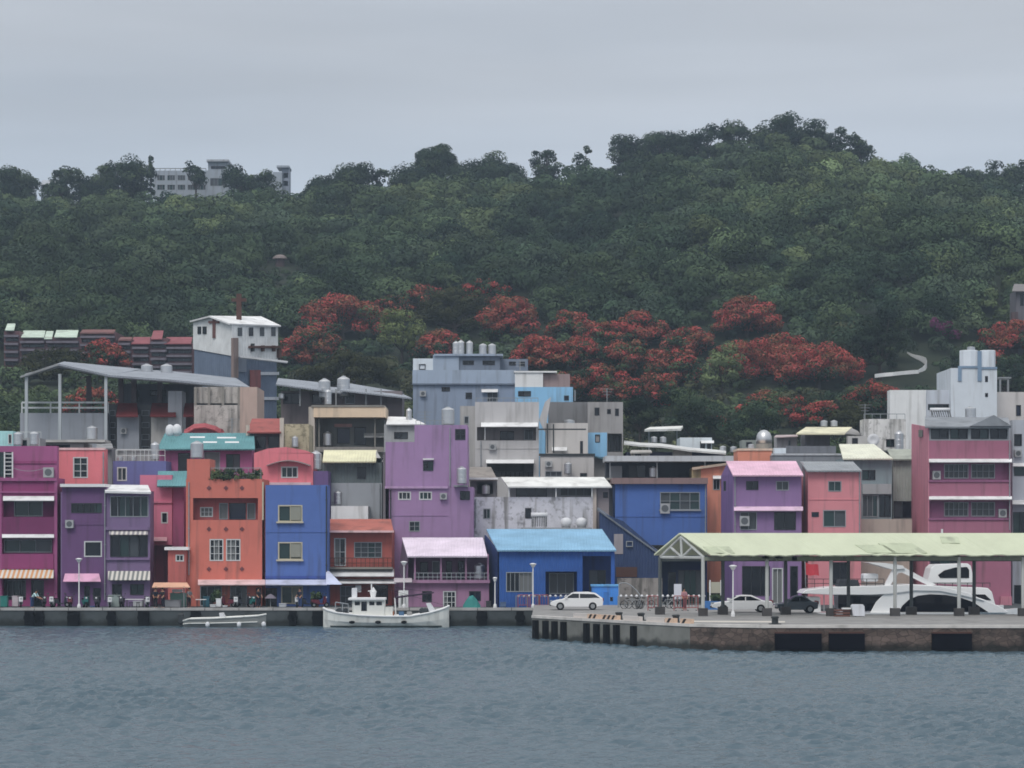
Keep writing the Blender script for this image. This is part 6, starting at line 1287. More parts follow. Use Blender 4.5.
# ------------------------------------------------------------------ people
SKIN = mk('skin', (176, 130, 106), k=1, style='flat', rough=.6); HAIR = mk('black_hair', (26, 22, 22), style='flat')
def skin_mesh(name, verts, edges, radii, mat, parent):
    me = bpy.data.meshes.new(name); me.from_pydata(verts, edges, []); me.update(); o = bpy.data.objects.new(name, me); COL.objects.link(o); o.parent = parent; me.materials.append(mat)
    o.modifiers.new('skin', 'SKIN'); sv = me.skin_vertices[0].data if me.skin_vertices else None
    if sv is None: me.attributes; 
    for i, r in enumerate(radii): sv[i].radius = (r, r) if not isinstance(r, tuple) else r
    sv[0].use_root = True
    s_ = o.modifiers.new('smooth', 'SUBSURF'); s_.levels = 1; s_.render_levels = 1
    return o
def person(px, Y, yaw, label, top, legs, lean=0, arms=.1, zb=1.5, sc_=1.0):
    R = thing('person', label, 'person', (X(px, Y), Y, zb), None); R.rotation_euler.z = yaw; R.scale = (sc_,) * 3
    h = .92; sh = Vector((0, -math.sin(lean) * .52, h + math.cos(lean) * .52)); d = (sh - Vector((0, 0, h))).normalized(); neck = sh + d * .09; head = neck + Vector((0, -.03 - lean * .08, .15 - .03 * lean))
    V = [(0, 0, h), tuple(Vector((0, 0, h)) + d * .26), tuple(sh - d * .03), tuple(neck), tuple(head), (.09, 0, h - .04), (.11, -.02, .49), (.11, .02, .07), (.11, -.15, .035), (-.09, 0, h - .04), (-.1, .02, .5), (-.1, .04, .07), (-.1, -.12, .035)]
    sL, sR = sh + Vector((.17, 0, -.01)), sh + Vector((-.17, 0, -.01)); eL, eR = sL + Vector((.06, -arms * .8, -.29)), sR + Vector((-.06, -arms, -.28)); wL, wR = eL + Vector((-.02, -.1 - arms, -.24 + arms * .3)), eR + Vector((.02, -.12 - arms, -.23 + arms * .3)); hL, hR = wL + Vector((0, -.03, -.09)), wR + Vector((0, -.03, -.09))
    V += [tuple(v) for v in (sL, eL, wL, hL, sR, eR, wR, hR)]
    E = [(0, 1), (1, 2), (2, 3), (3, 4), (0, 5), (5, 6), (6, 7), (7, 8), (0, 9), (9, 10), (10, 11), (11, 12), (2, 13), (13, 14), (14, 15), (15, 16), (2, 17), (17, 18), (18, 19), (19, 20)]
    rad = [(.13, .1), (.13, .1), (.13, .1), .055, (.085, .1), .09, .065, .045, .04, .09, .065, .045, .04, .06, .045, .035, .04, .06, .045, .035, .04]
    skin_mesh('body', V, E, rad, SKIN, R)
    g = 1.18
    skin_mesh('shirt', [V[i] for i in (0, 1, 2, 13, 14, 17, 18)], [(0, 1), (1, 2), (2, 3), (3, 4), (2, 5), (5, 6)], [(.155, .125), (.155, .125), (.15, .12), .08, .065, .08, .065], top, R)
    skin_mesh('trousers', [V[i] for i in (0, 5, 6, 7, 9, 10, 11)], [(0, 1), (1, 2), (2, 3), (0, 4), (4, 5), (5, 6)], [(.15, .125), .11, .085, .07, .11, .085, .07], legs, R)
    m = MB(); m.sphere((head.x, head.y + .02, head.z + .07), .105, 10, .85)
    me = m.build('hair', HAIR, None, smooth=True, base=(0, 0, 0)); me.parent = R; me.location = (0, 0, 0)
    m = MB(); m.prism([(head.x - .015, head.y - .1, head.z), (head.x + .015, head.y - .1, head.z), (head.x, head.y - .1, head.z + .05)], (0, -.03, 0)); 
    f = m.build('nose', SKIN, None, base=(0, 0, 0)); f.parent = R; f.location = (0, 0, 0)
    return R
DK = mk('dark_navy_cloth', (34, 36, 52), style='flat'); BLK = mk('charcoal_cloth', (38, 38, 44), style='flat'); JEAN = mk('blue_jeans', (48, 66, 104), style='flat', k=1.4); LB = mk('pale_blue_cloth', (170, 196, 212), style='flat', k=1.5)
person(155.5, 222.6, .3, 'person in dark clothes standing left under the small orange awning', DK, BLK, .05, .1)
person(163, 222.4, -.4, 'person in dark clothes standing right under the small orange awning, left of the counter', BLK, DK, .12, .2)
person(32, 222.6, 1.2, 'person in pale blue top and jeans bending over beside the magenta house', LB, JEAN, .75, .25)
person(189, 222.8, .8, 'person in grey top standing between stall cabinet and terracotta house', mk('grey_cloth', (110, 112, 116), style='flat'), BLK, .1, .15)
person(684, 208, .2, 'person in pink-grey top on the pier beside the notice board', mk('pink_grey_cloth', (150, 110, 116), style='flat', k=1.4), DK, .05, .1, 1.8)
# ------------------------------------------------------------------ hillside guard wall of the zigzag path
R = thing('guard_wall', 'white winding guard wall of a path on the dark slope at right', 'wall', (X(905, hill_y(905, 372)), hill_y(905, 372), ground(X(905, hill_y(905, 372)), hill_y(905, 372))))
def hp(px, py, dz=0): Y = hill_y(px, py) - 8; q = P(px, py, Y); return q + Vector((0, 0, dz))
dn = Vector((0, 0, -2.2))
m = MB(); pts = [hp(*p) for p in ((907.5, 353), (911, 355.4), (915, 357.5), (919, 359.2), (923, 361.2), (926, 363.6), (927, 366.3), (925.5, 369), (922.5, 370.8), (919, 371.8))]
hts = (.2, .3, .45, .6, .75, .9, .9, .75, .55, .4)
for (a, ha), (b, hb) in zip(zip(pts, hts), list(zip(pts, hts))[1:]): m.prism([a + Vector((0, 0, -.25 * ha)), b + Vector((0, 0, -.25 * hb)), b + Vector((0, 0, hb)), a + Vector((0, 0, ha))], (0, .4, 0))
m.build('upper_wall', mk('white_wall_paint', (215, 218, 224), style='plain', k=1.6), R)
m = MB(); pts = [hp(*p) for p in ((875, 376.3), (884, 375.2), (893, 374.4), (902, 373.4), (911, 372.6), (919, 372))]
for a, b in zip(pts, pts[1:]): m.prism([a + dn * .1, b + dn * .1, b + Vector((0, 0, .35)), a + Vector((0, 0, .35))], (0, .4, 0))
m.build('lower_wall', mk('white_wall_paint', (215, 218, 224), style='plain', k=1.3), R)

# ------------------------------------------------------------------ more rooftop and quay clutter
YT = hill_y(757, 432) - 2; R = bld('tiny hut with white flat roof half hidden below the hillside trees', 748, 764, YT, 'hut', 'hut'); wall(R, 751, 762, 420.5, None, YT, 3, mw('hut_grey_wall', 104, 104, 106), [(753, 758, 422, 427, 'k', 1)]); MB().slab([P(749, 420.3, YT - 1), P(764, 419.7, YT - 1), P(763, 417.8, YT + 4), P(750, 418.3, YT + 4)], .12).build('roof', AWN, R)
R = bld('grey railed roof terrace hut beside the turquoise shed at the left edge', 14, 42, 240, 'rooftop hut', 'rooftop_hut'); wall(R, 15, 40, 438, None, 241, 3, mw('hut_mid_grey', 128, 128, 130), [(20, 27, 440, 446, 'k', 1)]); rail(R, 14, 41, 432, 438, 241.2, 5, FRAMEW, 1)
R = bld('small lean-to shed with grey sheet roof on the grey block behind the blue-violet house', 98, 116, 246, 'shed', 'rooftop_shed'); wall(R, 98, 112, 447, None, 246, 2.4, mw('leanto_grey', 108, 110, 112), [(101, 107, 449, 455, 'u', 1)]); roof(R, 96, 113, 448, 245.4, 97, 112, 443.5, 248.5, mu('leanto_roof', 150, 150, 152))
R = bld('dark corrugated lean-to between grey-green house and mauve building', 372, 390, 239, 'shed', 'rooftop_shed'); wall(R, 383, 389, 452, None, 239.2, 2, mw('leanto_dark', 84, 84, 86, style='corr'), [(384, 388, 470, 480, 'k', 1)])
R = bld('small beige pump house on the roofs left of the long white metal roof', 628, 652, 256, 'pump house', 'pump_house'); wall(R, 632, 650, 452, None, 256, 2.5, mw('pump_house_beige', 138, 132, 124), [(635, 641, 454, 459, 'k', 1)]); MB().slab([P(630, 452.5, 255.6), P(652, 452, 255.6), P(651, 450, 259), P(631, 450, 259)], .12).build('roof', mu('pump_roof', 176, 172, 166), R)
R = bld('grey rooftop cabin between low orange building and silver dome', 758, 778, 266, 'cabin', 'cabin'); wall(R, 742, 772, 440, None, 266, 3, mw('cabin_grey_green', 110, 116, 112), [(746, 752, 442, 447, 'k', 1)])
R = bld('grey-white stair head box behind the cream sheet roof', 846, 872, 256, 'stair head', 'stair_head'); wall(R, 848, 866, 436, None, 256.5, 1.2, mw('stair_head_grey', 150, 148, 146), [(852, 858, 438, 444, 'k', 1)])
def mast(px, Y, yb, yt, label):
    R = thing('antenna', label, 'antenna', (X(px, Y), Y, Zc(yb, Y))); MB().cyl((X(px, Y), Y, Zc(yb, Y)), (X(px, Y), Y, Zc(yt, Y)), .045, n=5).build('mast', GALV, R); m = MB(); z = Zc(yt, Y)
    for k in range(3): m.cyl((X(px, Y) - .7 + .15 * k, Y, z - .1 - .3 * k), (X(px, Y) + .7 - .15 * k, Y, z - .1 - .3 * k), .025, n=4)
    m.build('arms', GALV, R)
mast(865, 259, 419, 404, 'thin antenna on the streaked whitewashed block'); mast(232, 243.6, 434, 418, 'thin antenna standing on the turquoise corrugated roof'); mast(425, 237.5, 425, 411, 'thin antenna on top of the mauve building'); mast(607, 263, 402, 388, 'thin antenna on the grey stepped house'); mast(520, 278, 372, 360, 'thin antenna on the stepped white and light blue building')
R = thing('rooftop_railing', 'thin grey railing along the top of the mauve building', 'railing', (X(430, 237), 237, Zc(425, 237))); rail(R, 416, 444, 420.5, 425, 237, 6, FRAMEG, 1, .025)
for i, (px, Y, rz, k, lab) in enumerate(((236, 223.5, -1.5, 1, 'white scooter between the two terracotta house doorways'), (252, 224.3, -1.2, 3, 'teal scooter at the right corner of the terracotta house'), (297, 223.6, -1.5, 1, 'white scooter at the glass door of the tall blue house'), (320, 224, .5, 2, 'maroon scooter right of the potted shrub at the tall blue house'), (122, 224.4, -1.6, 0, 'dark scooter left of the white table at the plum house'), (147, 223.4, -1.3, 1, 'white scooter right of the white table at the plum house'), (52, 224.2, -1.5, 1, 'white scooter beside the door of the magenta house'))):
    dup(SCP[k], (X(px, Y), Y, 1.5), rz, None, lab)
simple_box('crate', 'white foam box on the ground left of the terracotta house fridge', 'box', 210, 215.5, 604.5, 223.3, .5, PLAST); simple_box('crate', 'small white foam box right of the terracotta house fridge', 'box', 222.5, 227, 605.5, 223.2, .45, PLAST)
simple_box('crate', 'blue plastic crate in front of the plum house', 'crate', 90, 94.5, 606, 223, .5, mw('blue_crate', 60, 84, 130)); simple_box('freezer', 'grey chest freezer under the striped awning of the plum house', 'freezer', 133, 143, 601, 225.2, .7, mw('freezer_grey', 150, 152, 156))
simple_box('utility_box', 'blue-grey box at the foot of the blue workshop left window', 'box', 500, 506, 602, 223.4, .6, mw('blue_grey_box', 70, 90, 120)); simple_box('bin', 'dark bin between pink-roofed house and short lamp post', 'bin', 486, 491, 601, 223.8, .6, mw('dark_bin', 52, 54, 58))
person(258, 223.4, .6, 'person in dark clothes before the right end of the terracotta house', BLK, DK, .1, .15); person(300, 222.9, -.5, 'person in dark top and jeans before the tall blue house', DK, JEAN, .05, .1)
# ------------------------------------------------------------------ trees and forest
lf = bpy.data.materials.new('foliage'); ln, lb_, lo = nt(lf); ln.nodes.remove(lb_)
at = ln.nodes.new('ShaderNodeAttribute'); at.attribute_name = 'tint'
d1 = ln.nodes.new('ShaderNodeBsdfDiffuse'); t1 = ln.nodes.new('ShaderNodeBsdfTranslucent'); mxs = ln.nodes.new('ShaderNodeMixShader'); mxs.inputs[0].default_value = .12
ln.links.new(at.outputs['Color'], d1.inputs['Color']); ln.links.new(at.outputs['Color'], t1.inputs['Color'])
ln.links.new(d1.outputs[0], mxs.inputs[1]); ln.links.new(t1.outputs[0], mxs.inputs[2]); ln.links.new(mxs.outputs[0], lo.inputs[0])
bark = mk('bark', (70, 62, 56), style='plain', k=1)
def leaf_mesh(name, cen, rad, per, size, tint, zlow=-.35, jit=.45, shell=.7, rj=.12):
    """leaf-sized faces spread through the outer half of many ellipsoids"""
    n = len(cen); per = np.asarray(per, int) * np.ones(n, int); idx = np.repeat(np.arange(n), per); N_ = len(idx)
    z = RNG.uniform(zlow, 1, N_); a = RNG.uniform(0, 2 * np.pi, N_); q = np.sqrt(np.maximum(0, 1 - z * z))
    d = np.stack([q * np.cos(a), q * np.sin(a), z], 1)
    rr = (RNG.random(N_) ** .6 * (1.02 - shell) + shell)[:, None] * rad[idx] * (1 + rj * RNG.normal(size=(N_, 1)))
    p = cen[idx] + d * rr
    nn = d / rad[idx]; nn /= np.linalg.norm(nn, axis=1)[:, None]
    leafn = nn + jit * RNG.normal(size=(N_, 3)) + np.array([0, 0, .15]); leafn /= np.linalg.norm(leafn, axis=1)[:, None]
    r = RNG.normal(size=(N_, 3)); t = np.cross(leafn, r); t /= np.linalg.norm(t, axis=1)[:, None]; b = np.cross(leafn, t)
    s = (np.asarray(size) * np.ones(n))[idx][:, None] * RNG.uniform(.6, 1.3, (N_, 1)); w_ = s * RNG.uniform(.45, .75, (N_, 1))
    v = np.stack([p + t * s * .6, p + b * w_ * .6 + leafn * s * .08, p - t * s * .6, p - b * w_ * .6 + leafn * s * .08], 1).reshape(-1, 3)
    quads = np.arange(4 * N_).reshape(-1, 4)
    global LN
    cn = .85 * nn + np.array([0, 0, .22]) + .14 * leafn; cn /= np.linalg.norm(cn, axis=1)[:, None]; LN = np.repeat(cn, 4, 0)
    return v, quads, idx
def finish_leaf(name, v, quads, tintv):
    me = quick_mesh(name, v, quads, [lf], True)
    ca = me.attributes.new('custom_normal', 'FLOAT_VECTOR', 'POINT'); ca.data.foreach_set('vector', LN.astype(np.float32).ravel())
    at_ = me.attributes.new('tint', 'FLOAT_COLOR', 'FACE')
    at_.data.foreach_set('color', np.concatenate([tintv, np.ones((len(tintv), 1))], 1).astype(np.float32).ravel())
    return me
PALG = np.array([(.022, .040, .027), (.044, .070, .042), (.076, .108, .054), (.118, .150, .070), (.050, .066, .050)]) * 1.22
def vnoise(x, y, s, z=0): return noise.noise(Vector((x * s, y * s, z)))
# forest over the slope: too many crowns to count
cen, rad, per, size, tint = [], [], [], [], []
FLAMES = [
    (342, 292, 334, 78, 'brightest red flame tree on the left, above the sheds and left of the pale tree', .85), (312, 326, 362, 56, 'dull red flame tree just right of the cross-topped building', .5), (508, 295, 334, 48, 'round red flame tree above the tanks of the blue-grey building', .8),
    (437, 327, 360, 44, 'dark red flame tree directly above the left end of the blue-grey building', .6), (572, 309, 332, 40, 'small red flame tree high above the light blue rear building', .6), (545, 334, 366, 60, 'red-orange flame tree behind the right end of the blue-grey building', .7),
    (585, 336, 364, 54, 'rusty flame tree above the stepped grey house', .5), (640, 312, 342, 52, 'red flame tree at the top middle of the red grove', .65), (628, 338, 372, 56, 'rust-red flame tree at the centre of the red grove', .5), (672, 346, 380, 56, 'faded flame tree on the right of the red grove, left of the pale clump', .35),
    (600, 362, 400, 62, 'red-brown flame tree low in the grove beside the stepped grey house', .45), (747, 294, 330, 54, 'flat-topped red flame tree standing highest on the right', .9), (775, 330, 378, 84, 'large scarlet flame tree in the big red mass on the right', .9), (818, 340, 382, 74, 'scarlet flame tree forming the right end of the big red mass', .85),
    (736, 340, 366, 44, 'red flame tree at the left end of the big red mass', .7), (776, 390, 416, 64, 'dull red flame tree low beneath the big red mass', .4), (818, 400, 422, 44, 'small dull red flame tree above the yellow pavilion', .5), (873, 378, 408, 56, 'pinkish red flame tree beside the white blank wall', .35), (1010, 320, 348, 60, 'orange-red flame tree at the far right below the brown house', .75),
    (104, 338, 366, 40, 'dull red flame tree in front of the dark brick apartments', .45), (95, 386, 412, 50, 'red flame tree seen through the open steel-framed workshop', .6), (422, 284, 306, 60, 'sparsely red flame tree above the pale tree', .35), (484, 279, 300, 50, 'sparsely red-topped flame tree at the upper middle', .3), (990, 345, 372, 40, 'faintly red flame tree right of the octagonal turrets', .2),
    (604, 318, 344, 50, 'middling red flame tree between the small high one and the top of the grove', .5), (690, 326, 354, 50, 'thinly red flame tree between the grove and the flat-topped high one', .4), (650, 372, 404, 60, 'brownish red flame tree low at the right foot of the grove', .35), (560, 372, 396, 46, 'brownish red flame tree low at the left foot of the grove', .4), (388, 296, 318, 44, 'thinly red flame tree between the brightest red one and the olive umbrella tree', .3), (700, 404, 428, 46, 'brownish flame tree with few red flowers below the pale green tree', .2)]
GREENS = [(402, 308, 356, 52, 'pale yellow-green round tree between red flame trees on the left', 'pale2'), (722, 342, 392, 46, 'pale green tree left of the big scarlet mass', 'pale'), (455, 286, 332, 90, 'wide olive umbrella tree at the upper middle of the lower slope', 'olive'),
          (60, 344, 384, 90, 'olive spreading tree before the brick apartments on the left', 'olive'), (345, 346, 392, 100, 'olive-brown spreading tree above the sheds', 'olive'), (880, 306, 372, 62, 'very dark tall round tree left of the white guard wall', 'dark'), (690, 386, 440, 76, 'broad green tree behind the white flat canopy roof', 'green'),
          (750, 400, 446, 70, 'green tree behind the silver dome', 'green'), (640, 392, 436, 50, 'dark green tree right of the grey stepped house', 'dark'), (850, 396, 436, 44, 'olive tree left of the white blank wall', 'olive'), (945, 318, 336, 32, 'small purple-tinged tree on the right slope', 'magenta'), (965, 345, 378, 50, 'green tree directly behind the octagonal turrets', 'green'), (1005, 355, 395, 50, 'green tree at right between tower and frame edge', 'green')]
GUARD = []      # (left, right, foot row, distance) of what the wood must not stand in front of
HOLES = []      # things on the slope that the wood leaves free: (x, y, r)
for px, py, r in ((100, 362, 0), ):
    pass
def blocked(x, y): return any((x - a) ** 2 + (y - b) ** 2 < r * r for a, b, r in HOLES)
for xx, yy, r in ((X(48, 625), 622, 6), (X(190, 628), 624, 15), (X(170, 628), 624, 8), (X(215, 628), 624, 8), (X(283, 625), 622, 6)): HOLES.append((xx, yy, r))
HOLES += [(X(px, 612), 611, 6.5) for px in range(156, 232, 9)] + [(X(px, 622), 621, 6) for px in range(156, 232, 9)]
for px0, px1, Y0, r in ((5, 190, 396, 5.5),):
    px = px0
    while px < px1: HOLES += [(X(px, Y0), Y0 + 4, r + 1), (X(px, Y0), Y0 - 5, r)]; px += 18
for px, py in ((908, 358), (916, 363), (924, 366), (922, 371), (915, 373), (905, 374), (895, 375), (883, 376), (1016, 318), (1020, 300)):
    yq = hill_y(px, py); HOLES += [(X(px, yq), yq - 8, 2.2)]
for px, pyb, wq in ((402, 358, 26), (722, 392, 22), (880, 372, 30)):
    yq = min(hill_y(px, pyb + 4) - 2, 480); wq = wq * yq / F; HOLES += [(X(px, yq), yq, wq * .5)]
for px in range(1008, 1030, 5): HOLES += [(X(px + 6, YH), YH + 2.5, 5)]
for a in FLAMES:
    yq = min(hill_y(a[0], a[2] + 4) - 2, 470); wq = a[3] * yq / F / 2; HOLES += [(X(a[0], yq), yq, wq * .5)]
for a in FLAMES: GUARD.append((a[0] - a[3] * .62, a[0] + a[3] * .62, a[2] - 3, min(hill_y(a[0], a[2] + 4) - 2, 470)))
for a in GREENS: GUARD.append((a[0] - a[3] * .5, a[0] + a[3] * .5, a[2] - 8, min(hill_y(a[0], a[2] + 4) - 2, 480)))
GUARD += [(873, 912, 377, hill_y(890, 376) - 7), (904, 931, 374, hill_y(908, 353) - 6), (1008, 1040, 330, YH), (4, 118, 346, 397), (116, 196, 354, 393), (748, 766, 428, YT), (270, 290, 266, Yp)]
def hides(xx, yy, top, w_):
    px = 512 + xx * F / yy; py = HY - F * (top + .25 * w_ - CH) / yy; r = w_ * F / yy * .95
    return any(yy < D_ + 1 and x0 - r < px < x1 + r and py < foot for x0, x1, foot, D_ in GUARD)
y = 312.0
while y < 642:
    sp = 3.7 + (y - 312) * .003
    x = -.2048 * y - 34
    while x < .2048 * y + 34:
        xx, yy = x + random.uniform(-2.2, 2.2), y + random.uniform(-2.4, 2.4)
        x += sp
        g = ground(xx, yy)
        t = (yy - 312) / 330
        if blocked(xx, yy): continue
        px = 512 + xx * F / yy
        big = vnoise(xx, yy, .022, 5.0); med = vnoise(xx, yy, .07, 9.0)
        w_ = random.choice((2.2, 2.5, 2.9, 3.4, 4.2, 5.2)) * (1 + .2 * big)
        if yy > 588: w_ *= .74
        h = w_ * random.uniform(.85, 1.7); emergent = random.random() < .07 and yy < 580
        if emergent: w_ = random.uniform(4.2, 6.2); h = w_ * random.uniform(1.3, 2.0)
        if hides(xx, yy, g + h * 1.15, w_):
            w_ *= .5; h = w_
            if hides(xx, yy, g + h * 1.15, w_):
                w_ = 1.0; h = .55
                if hides(xx, yy, g + h * 1.1, w_): continue
        f = .72 + .5 * big + .45 * med + random.gauss(0, .22)
        # pale scrubby patch on the right-hand slope, darker valley wood lower left and far right
        f += .35 * math.exp(-((px - 830) / 110) ** 2 - ((yy - 540) / 70) ** 2) - .45 * math.exp(-((px - 880) / 60) ** 2 - ((yy - 400) / 50) ** 2) - .2 * math.exp(-((px - 330) / 180) ** 2 - ((yy - 470) / 60) ** 2)
        f = min(2.9, max(0, f * 2.0)); i0 = int(f); base = PALG[i0] + (PALG[min(3, i0 + 1)] - PALG[i0]) * (f - i0)
        if random.random() < .15: base = base * .6 + PALG[4] * .5
        if yy < 400 and 290 < px < 870 and random.random() < .5: base = base * .5 + np.array((.085, .070, .045)) * .6
        lsz = 2.9 * yy / F; area = w_ * w_ * 7
        nb = 4 if w_ < 2.5 else 6 if w_ < 3.6 else 9
        if emergent: base = base * .7 + PALG[1] * .12
        base = base * math.exp(random.gauss(0, .21))
        for k in range(nb):
            a = random.uniform(0, 6.28); el = random.uniform(0, 1.2); rr = w_ * .62 * math.cos(el) if k else 0
            br = w_ * random.uniform(.36, .5) if k else w_ * .6; cz = g + h * (.3 + .5 * math.sin(el)) if k else g + h * .4
            cen.append((xx + rr * math.cos(a), yy + rr * math.sin(a), cz)); rad.append((br, br, br * random.uniform(.65, .95)))
            per.append(int(min(130, max(28, 3.2 * br * br / (lsz * lsz * .35) )))); size.append(lsz); tint.append(base * random.uniform(.88, 1.13))
    y += sp * .95
cen, rad, tint = np.array(cen), np.array(rad), np.array(tint)
v, q, ix = leaf_mesh('forest', cen, rad, per, size, tint, jit=.13, shell=.9, rj=.035)
tv = tint[ix] * RNG.uniform(.92, 1.08, (len(ix), 1))
fo = bpy.data.objects.new('forest', finish_leaf('forest', v, q, tv)); COL.objects.link(fo); fo['kind'] = 'stuff'
print('forest blobs', len(cen), 'leaves', len(ix))
RED1, RED2, RED3 = np.array((.43, .09, .082)), np.array((.35, .11, .08)), np.array((.25, .115, .065))
def tree(px, yt, yb, wpx, label, kind='green', cat='tree', name='tree', Y=None, group=None, tone=1.0, trunk=.35, red=.6, zb=None):
    """yt/yb: top and underside of the crown, wpx: its width, in the picture"""
    if Y is None: Y = hill_y(px, yb + 4) - 2
    x = X(px, Y); g = ground(x, Y) if zb is None else zb; zt, zl = Zc(yt, Y), Zc(yb, Y); W2 = wpx * Y / F / 2; Hc = zt - zl
    R = thing(name, label, cat, (x, Y, g), group)
    umb = kind == 'umbrella'; dome = kind in ('flame', 'olive')
    nb = int(min(70, max(12, 10 + W2 * 6))) if kind not in ('flame', 'olive') else 64
    cs, rs, cl = [], [], []; lean_ = random.uniform(-.34, .34)
    for k in range(nb):
        a = random.uniform(0, 6.28); rr = math.sqrt(random.random())
        if umb: zz = zl + Hc * (random.uniform(.5, .86) * math.sqrt(max(0, 1 - (rr * .92) ** 2)) + random.uniform(0, .14)); br = max(.6, Hc * random.uniform(.16, .26)); rz = br * .6
        elif dome: zz = zl + Hc * (.08 + .8 * math.sqrt(max(0, 1 - rr * rr)) * random.random() ** .5); br = max(.6, Hc * random.uniform(.14, .25)); rz = br * .62
        elif kind == 'column': zz = zl + Hc * random.random(); rr *= .9 * (1.05 - (zz - zl) / Hc); br = max(.5, W2 * random.uniform(.3, .5)); rz = br
        else: u = random.uniform(-.75, .8); rr = rr * math.sqrt(max(.05, 1 - u * u)); zz = zl + Hc * (.5 + u * .42); br = max(.45, min(W2, Hc) * random.uniform(.16, .42)); rz = br * random.uniform(.6, .9); zz += lean_ * (rr * math.cos(a)) * Hc
        cs.append((x + (W2 - br * random.uniform(.3, .7)) * rr * math.cos(a), Y + (W2 - br * .6) * rr * math.sin(a) * .9, zz)); rs.append((br, br, rz))
        if kind == 'flame':
            hi = (zz - zl) / max(.1, Hc); c = (RED1 if random.random() < .5 else RED2 if random.random() < .7 else RED3) if random.random() < red + .1 + .45 * (hi - .5) else PALG[random.choice((1, 2, 0))]
        elif kind == 'pale2': c = np.array((.15, .185, .075)) * random.uniform(.75, 1.25)
        elif kind == 'pale': c = PALG[3] * random.uniform(.8, 1.3)
        elif kind == 'olive': c = np.array((.055, .06, .028)) * random.uniform(.7, 1.2)
        elif kind == 'magenta': c = np.array((.16, .05, .12)) if random.random() < .5 else PALG[1]
        else: c = PALG[random.choice((0, 1, 1, 2))]
        cl.append(c * tone * random.uniform(.85, 1.15))
    cs, rs, cl = np.array(cs), np.array(rs), np.array(cl); lsz = max(.22, 2.1 * Y / F)
    pr = [int(min(260, max(40, 3.4 * r[0] ** 2 / (lsz * lsz * .3)))) for r in rs]
    v, q, ix = leaf_mesh('crown', cs, rs, pr, lsz, cl, zlow=-.8 if not umb else -.5, jit=.3, shell=.8, rj=.07)
    tv = cl[ix] * RNG.uniform(.86, 1.16, (len(ix), 1))
    if kind == 'flame':      # leaves show among the flowers of a clump
        mask = RNG.random(len(ix)) < .2; tv[mask] = PALG[1] * RNG.uniform(.7, 1.3, (mask.sum(), 1))
        mask2 = (RNG.random(len(ix)) < .12); tv[mask2] = RED2 * RNG.uniform(.6, 1.2, (mask2.sum(), 1)) * min(1, red + .2)
    v -= np.array((x, Y, g))
    o = bpy.data.objects.new('crown', finish_leaf('crown', v, q, tv)); COL.objects.link(o); o.parent = R
    m = MB(); zf = zl + Hc * (.25 if not umb else .3); r0 = max(.14, trunk * W2 * .16); fork = Vector((x, Y, lerp(g, zf, .6)))
    m.cyl((x, Y, g - 1), fork, r0 * 1.3, r0 * .85, n=8)
    for k in random.sample(range(nb), min(nb, 14)): m.cyl(fork, Vector(cs[k]) - Vector((0, 0, rs[k][2] * .3)), r0 * .6, r0 * .2, n=5)
    m.build('trunk', bark, R)
    return R
FT = 'red-flowering flame trees on the lower slope'
for a in FLAMES:
    tree(a[0], a[1] - 2, a[2] + 4, a[3] * 1.28, a[4], 'flame', 'flame tree', 'flame_tree', group=FT, red=a[5], Y=min(hill_y(a[0], a[2] + 4) - 2, 470) if not (a[0] < 196 and a[2] < 390) else 386)
GT = 'green trees between the flame trees'
for a in GREENS:
    tree(*a[:5], 'green' if a[5] == 'dark' else a[5], group=GT, tone=.5 if a[5] == 'dark' else 1.0, Y=min(hill_y(a[0], a[2] + 4) - 2, 480) if not (a[0] < 196 and a[2] < 390) else 384)
ST = 'trees standing along the ridge'
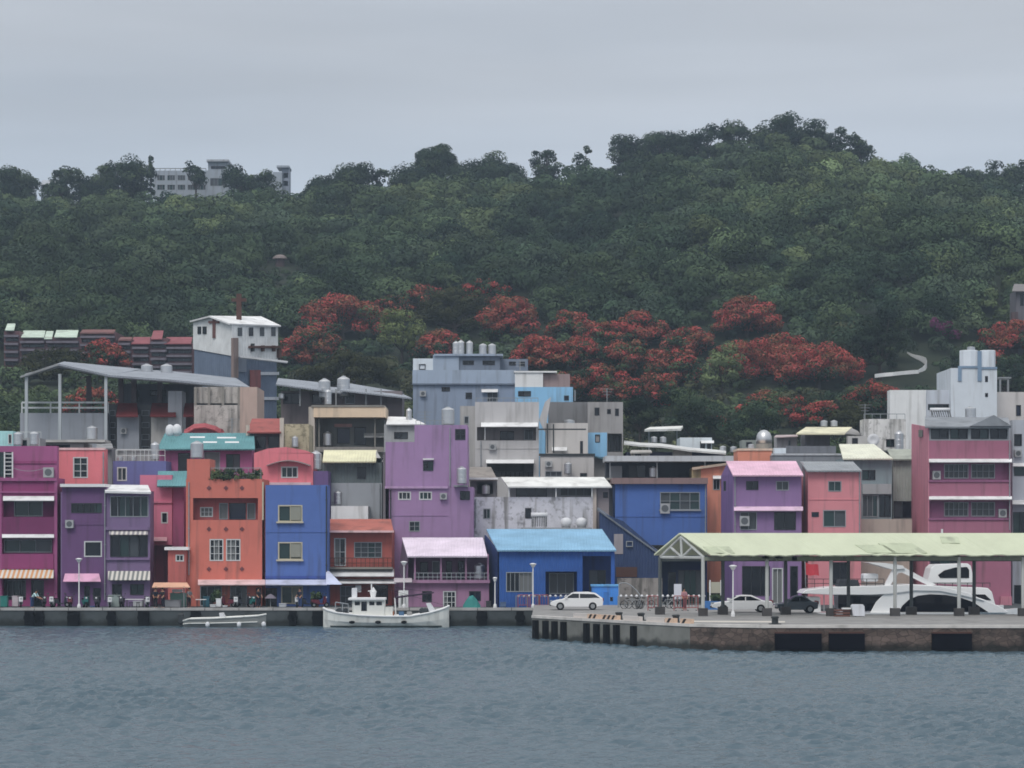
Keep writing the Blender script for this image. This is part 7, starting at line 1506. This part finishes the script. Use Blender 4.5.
for a in [(18, 170, 192, 44, 'broad dark crown at the far left end of the ridge'), (60, 165, 190, 26, 'round dark tree right of the small hut on the ridge'), (84, 168, 196, 30, 'dark ridge tree between hut and big clump'), (104, 165, 194, 34, 'dark ridge tree, third right of the hut'), (126, 158, 192, 42, 'large dark tree left of the thin conifer on the ridge'),
          (151, 158, 193, 11, 'thin dark conifer beside the school building', 'column'), (196, 163, 182, 26, 'small tree in front of the school building left of its tower'), (245, 168, 192, 36, 'dark tree just right of the school tower'), (262, 170, 194, 30, 'dark bushy tree left of the lookout tower'), (332, 172, 194, 46, 'low wide tree right of the lookout tower'),
          (355, 165, 192, 40, 'low dark tree left of the flat-topped ridge tree'), (380, 167, 184, 16, 'small thin-leaved tree on the ridge, left of the flat-topped tree'), (436, 144, 176, 52, 'flat-topped dark tree standing highest on the left ridge', 'umbrella'), (420, 162, 190, 56, 'low spreading tree under the flat-topped ridge tree'), (480, 160, 188, 64, 'wide dome-shaped clump right of the flat-topped ridge tree'),
          (505, 156, 186, 44, 'bushy tree at the right end of the dome-shaped clump'), (546, 147, 176, 34, 'two-lobed round tree alone on the ridge'), (582, 146, 172, 20, 'small upright tree right of the two-lobed ridge tree'), (631, 135, 160, 40, 'open-crowned tree where the ridge starts to rise'), (664, 131, 160, 44, 'dark tree on the rising ridge'), (700, 128, 154, 36, 'bush-like tree on the rising ridge left of the summit'),
          (738, 121, 148, 32, 'tree left of the summit clump'), (776, 118, 146, 46, 'dark summit tree on the hilltop'), (812, 118, 146, 30, 'light-leaved summit tree on the hilltop right'), (838, 126, 150, 22, 'small tree just right of the summit'), (861, 134, 150, 22, 'low round tree on the falling ridge right of the summit'), (966, 166, 184, 24, 'small bush-like ridge tree at right'), (986, 158, 184, 22, 'upright ridge tree near the right edge'), (1004, 166, 186, 34, 'round ridge tree close to the right edge'), (1026, 160, 188, 20, 'dark tree cut by the right edge on the ridge')]:
    k = a[5] if len(a) > 5 else 'green'
    Yq = 616 + random.uniform(-3, 6) if not (a[0] == 196) else 620
    solo = a[0] in (546, 582, 151, 196, 436)
    tree(a[0], a[1], a[2] + (5 if solo else 11), a[3] * (1 if solo else 1.3), a[4], k, Y=Yq, group=ST, tone=.72, trunk=.5)
# hanging plants of the terracotta house planter
R = thing('potted_plants', 'green trailing plants in the rooftop planter of the terracotta house', 'plants', P(235, 477, 228.4))
cs = np.array([P(random.uniform(211, 260), random.uniform(471, 478.5), 227.9 + random.random() * .8) for k in range(40)]); rs = np.array([(.3, .3, .28)] * 40)
v, q, ix = leaf_mesh('foliage', cs, rs, [60] * 40, [.16] * 40, None, zlow=-1)
tv = PALG[RNG.integers(0, 4, 40)][ix] * RNG.uniform(.8, 1.5, (len(ix), 1)); v -= np.array(R.location)
o = bpy.data.objects.new('foliage', finish_leaf('foliage', v, q, tv)); COL.objects.link(o); o.parent = R
for px, Y, yt, lab in ((316, 224.2, 592, 'dark shrub in a pot outside the right side of the tall blue house'), (216, 224.9, 590, 'leafy potted shrub beside the white fridge'), (716, 208.2, 597, 'green shrub growing in the blue planter under the canopy')):
    x = X(px, Y); zb = 1.5 if Y > 219 else 1.8
    R = thing('potted_plant', lab, 'plant', (x, Y, zb))
    if px != 716: MB().lathe([(.22, 0), (.32, .45), (.3, .46)], (x, Y, zb), 12).build('pot', mw('clay_pot', 110, 70, 58), R)
    else: R.location.z = 2.5; OFF[R.name] = Vector((x, Y, 2.5)); zb = 2.5 - .4
    cs = np.array([(x + random.uniform(-.3, .3), Y + random.uniform(-.25, .25), random.uniform(zb + .6, Zc(yt, Y))) for k in range(14)]); rs = np.array([(.25, .25, .22)] * 14)
    v, q, ix = leaf_mesh('foliage', cs, rs, [50] * 14, [.14] * 14, None, zlow=-1); tv = PALG[RNG.integers(0, 3, 14)][ix] * RNG.uniform(.8, 1.4, (len(ix), 1)); v -= np.array((x, Y, R.location.z))
    o = bpy.data.objects.new('foliage', finish_leaf('foliage', v, q, tv)); COL.objects.link(o); o.parent = R
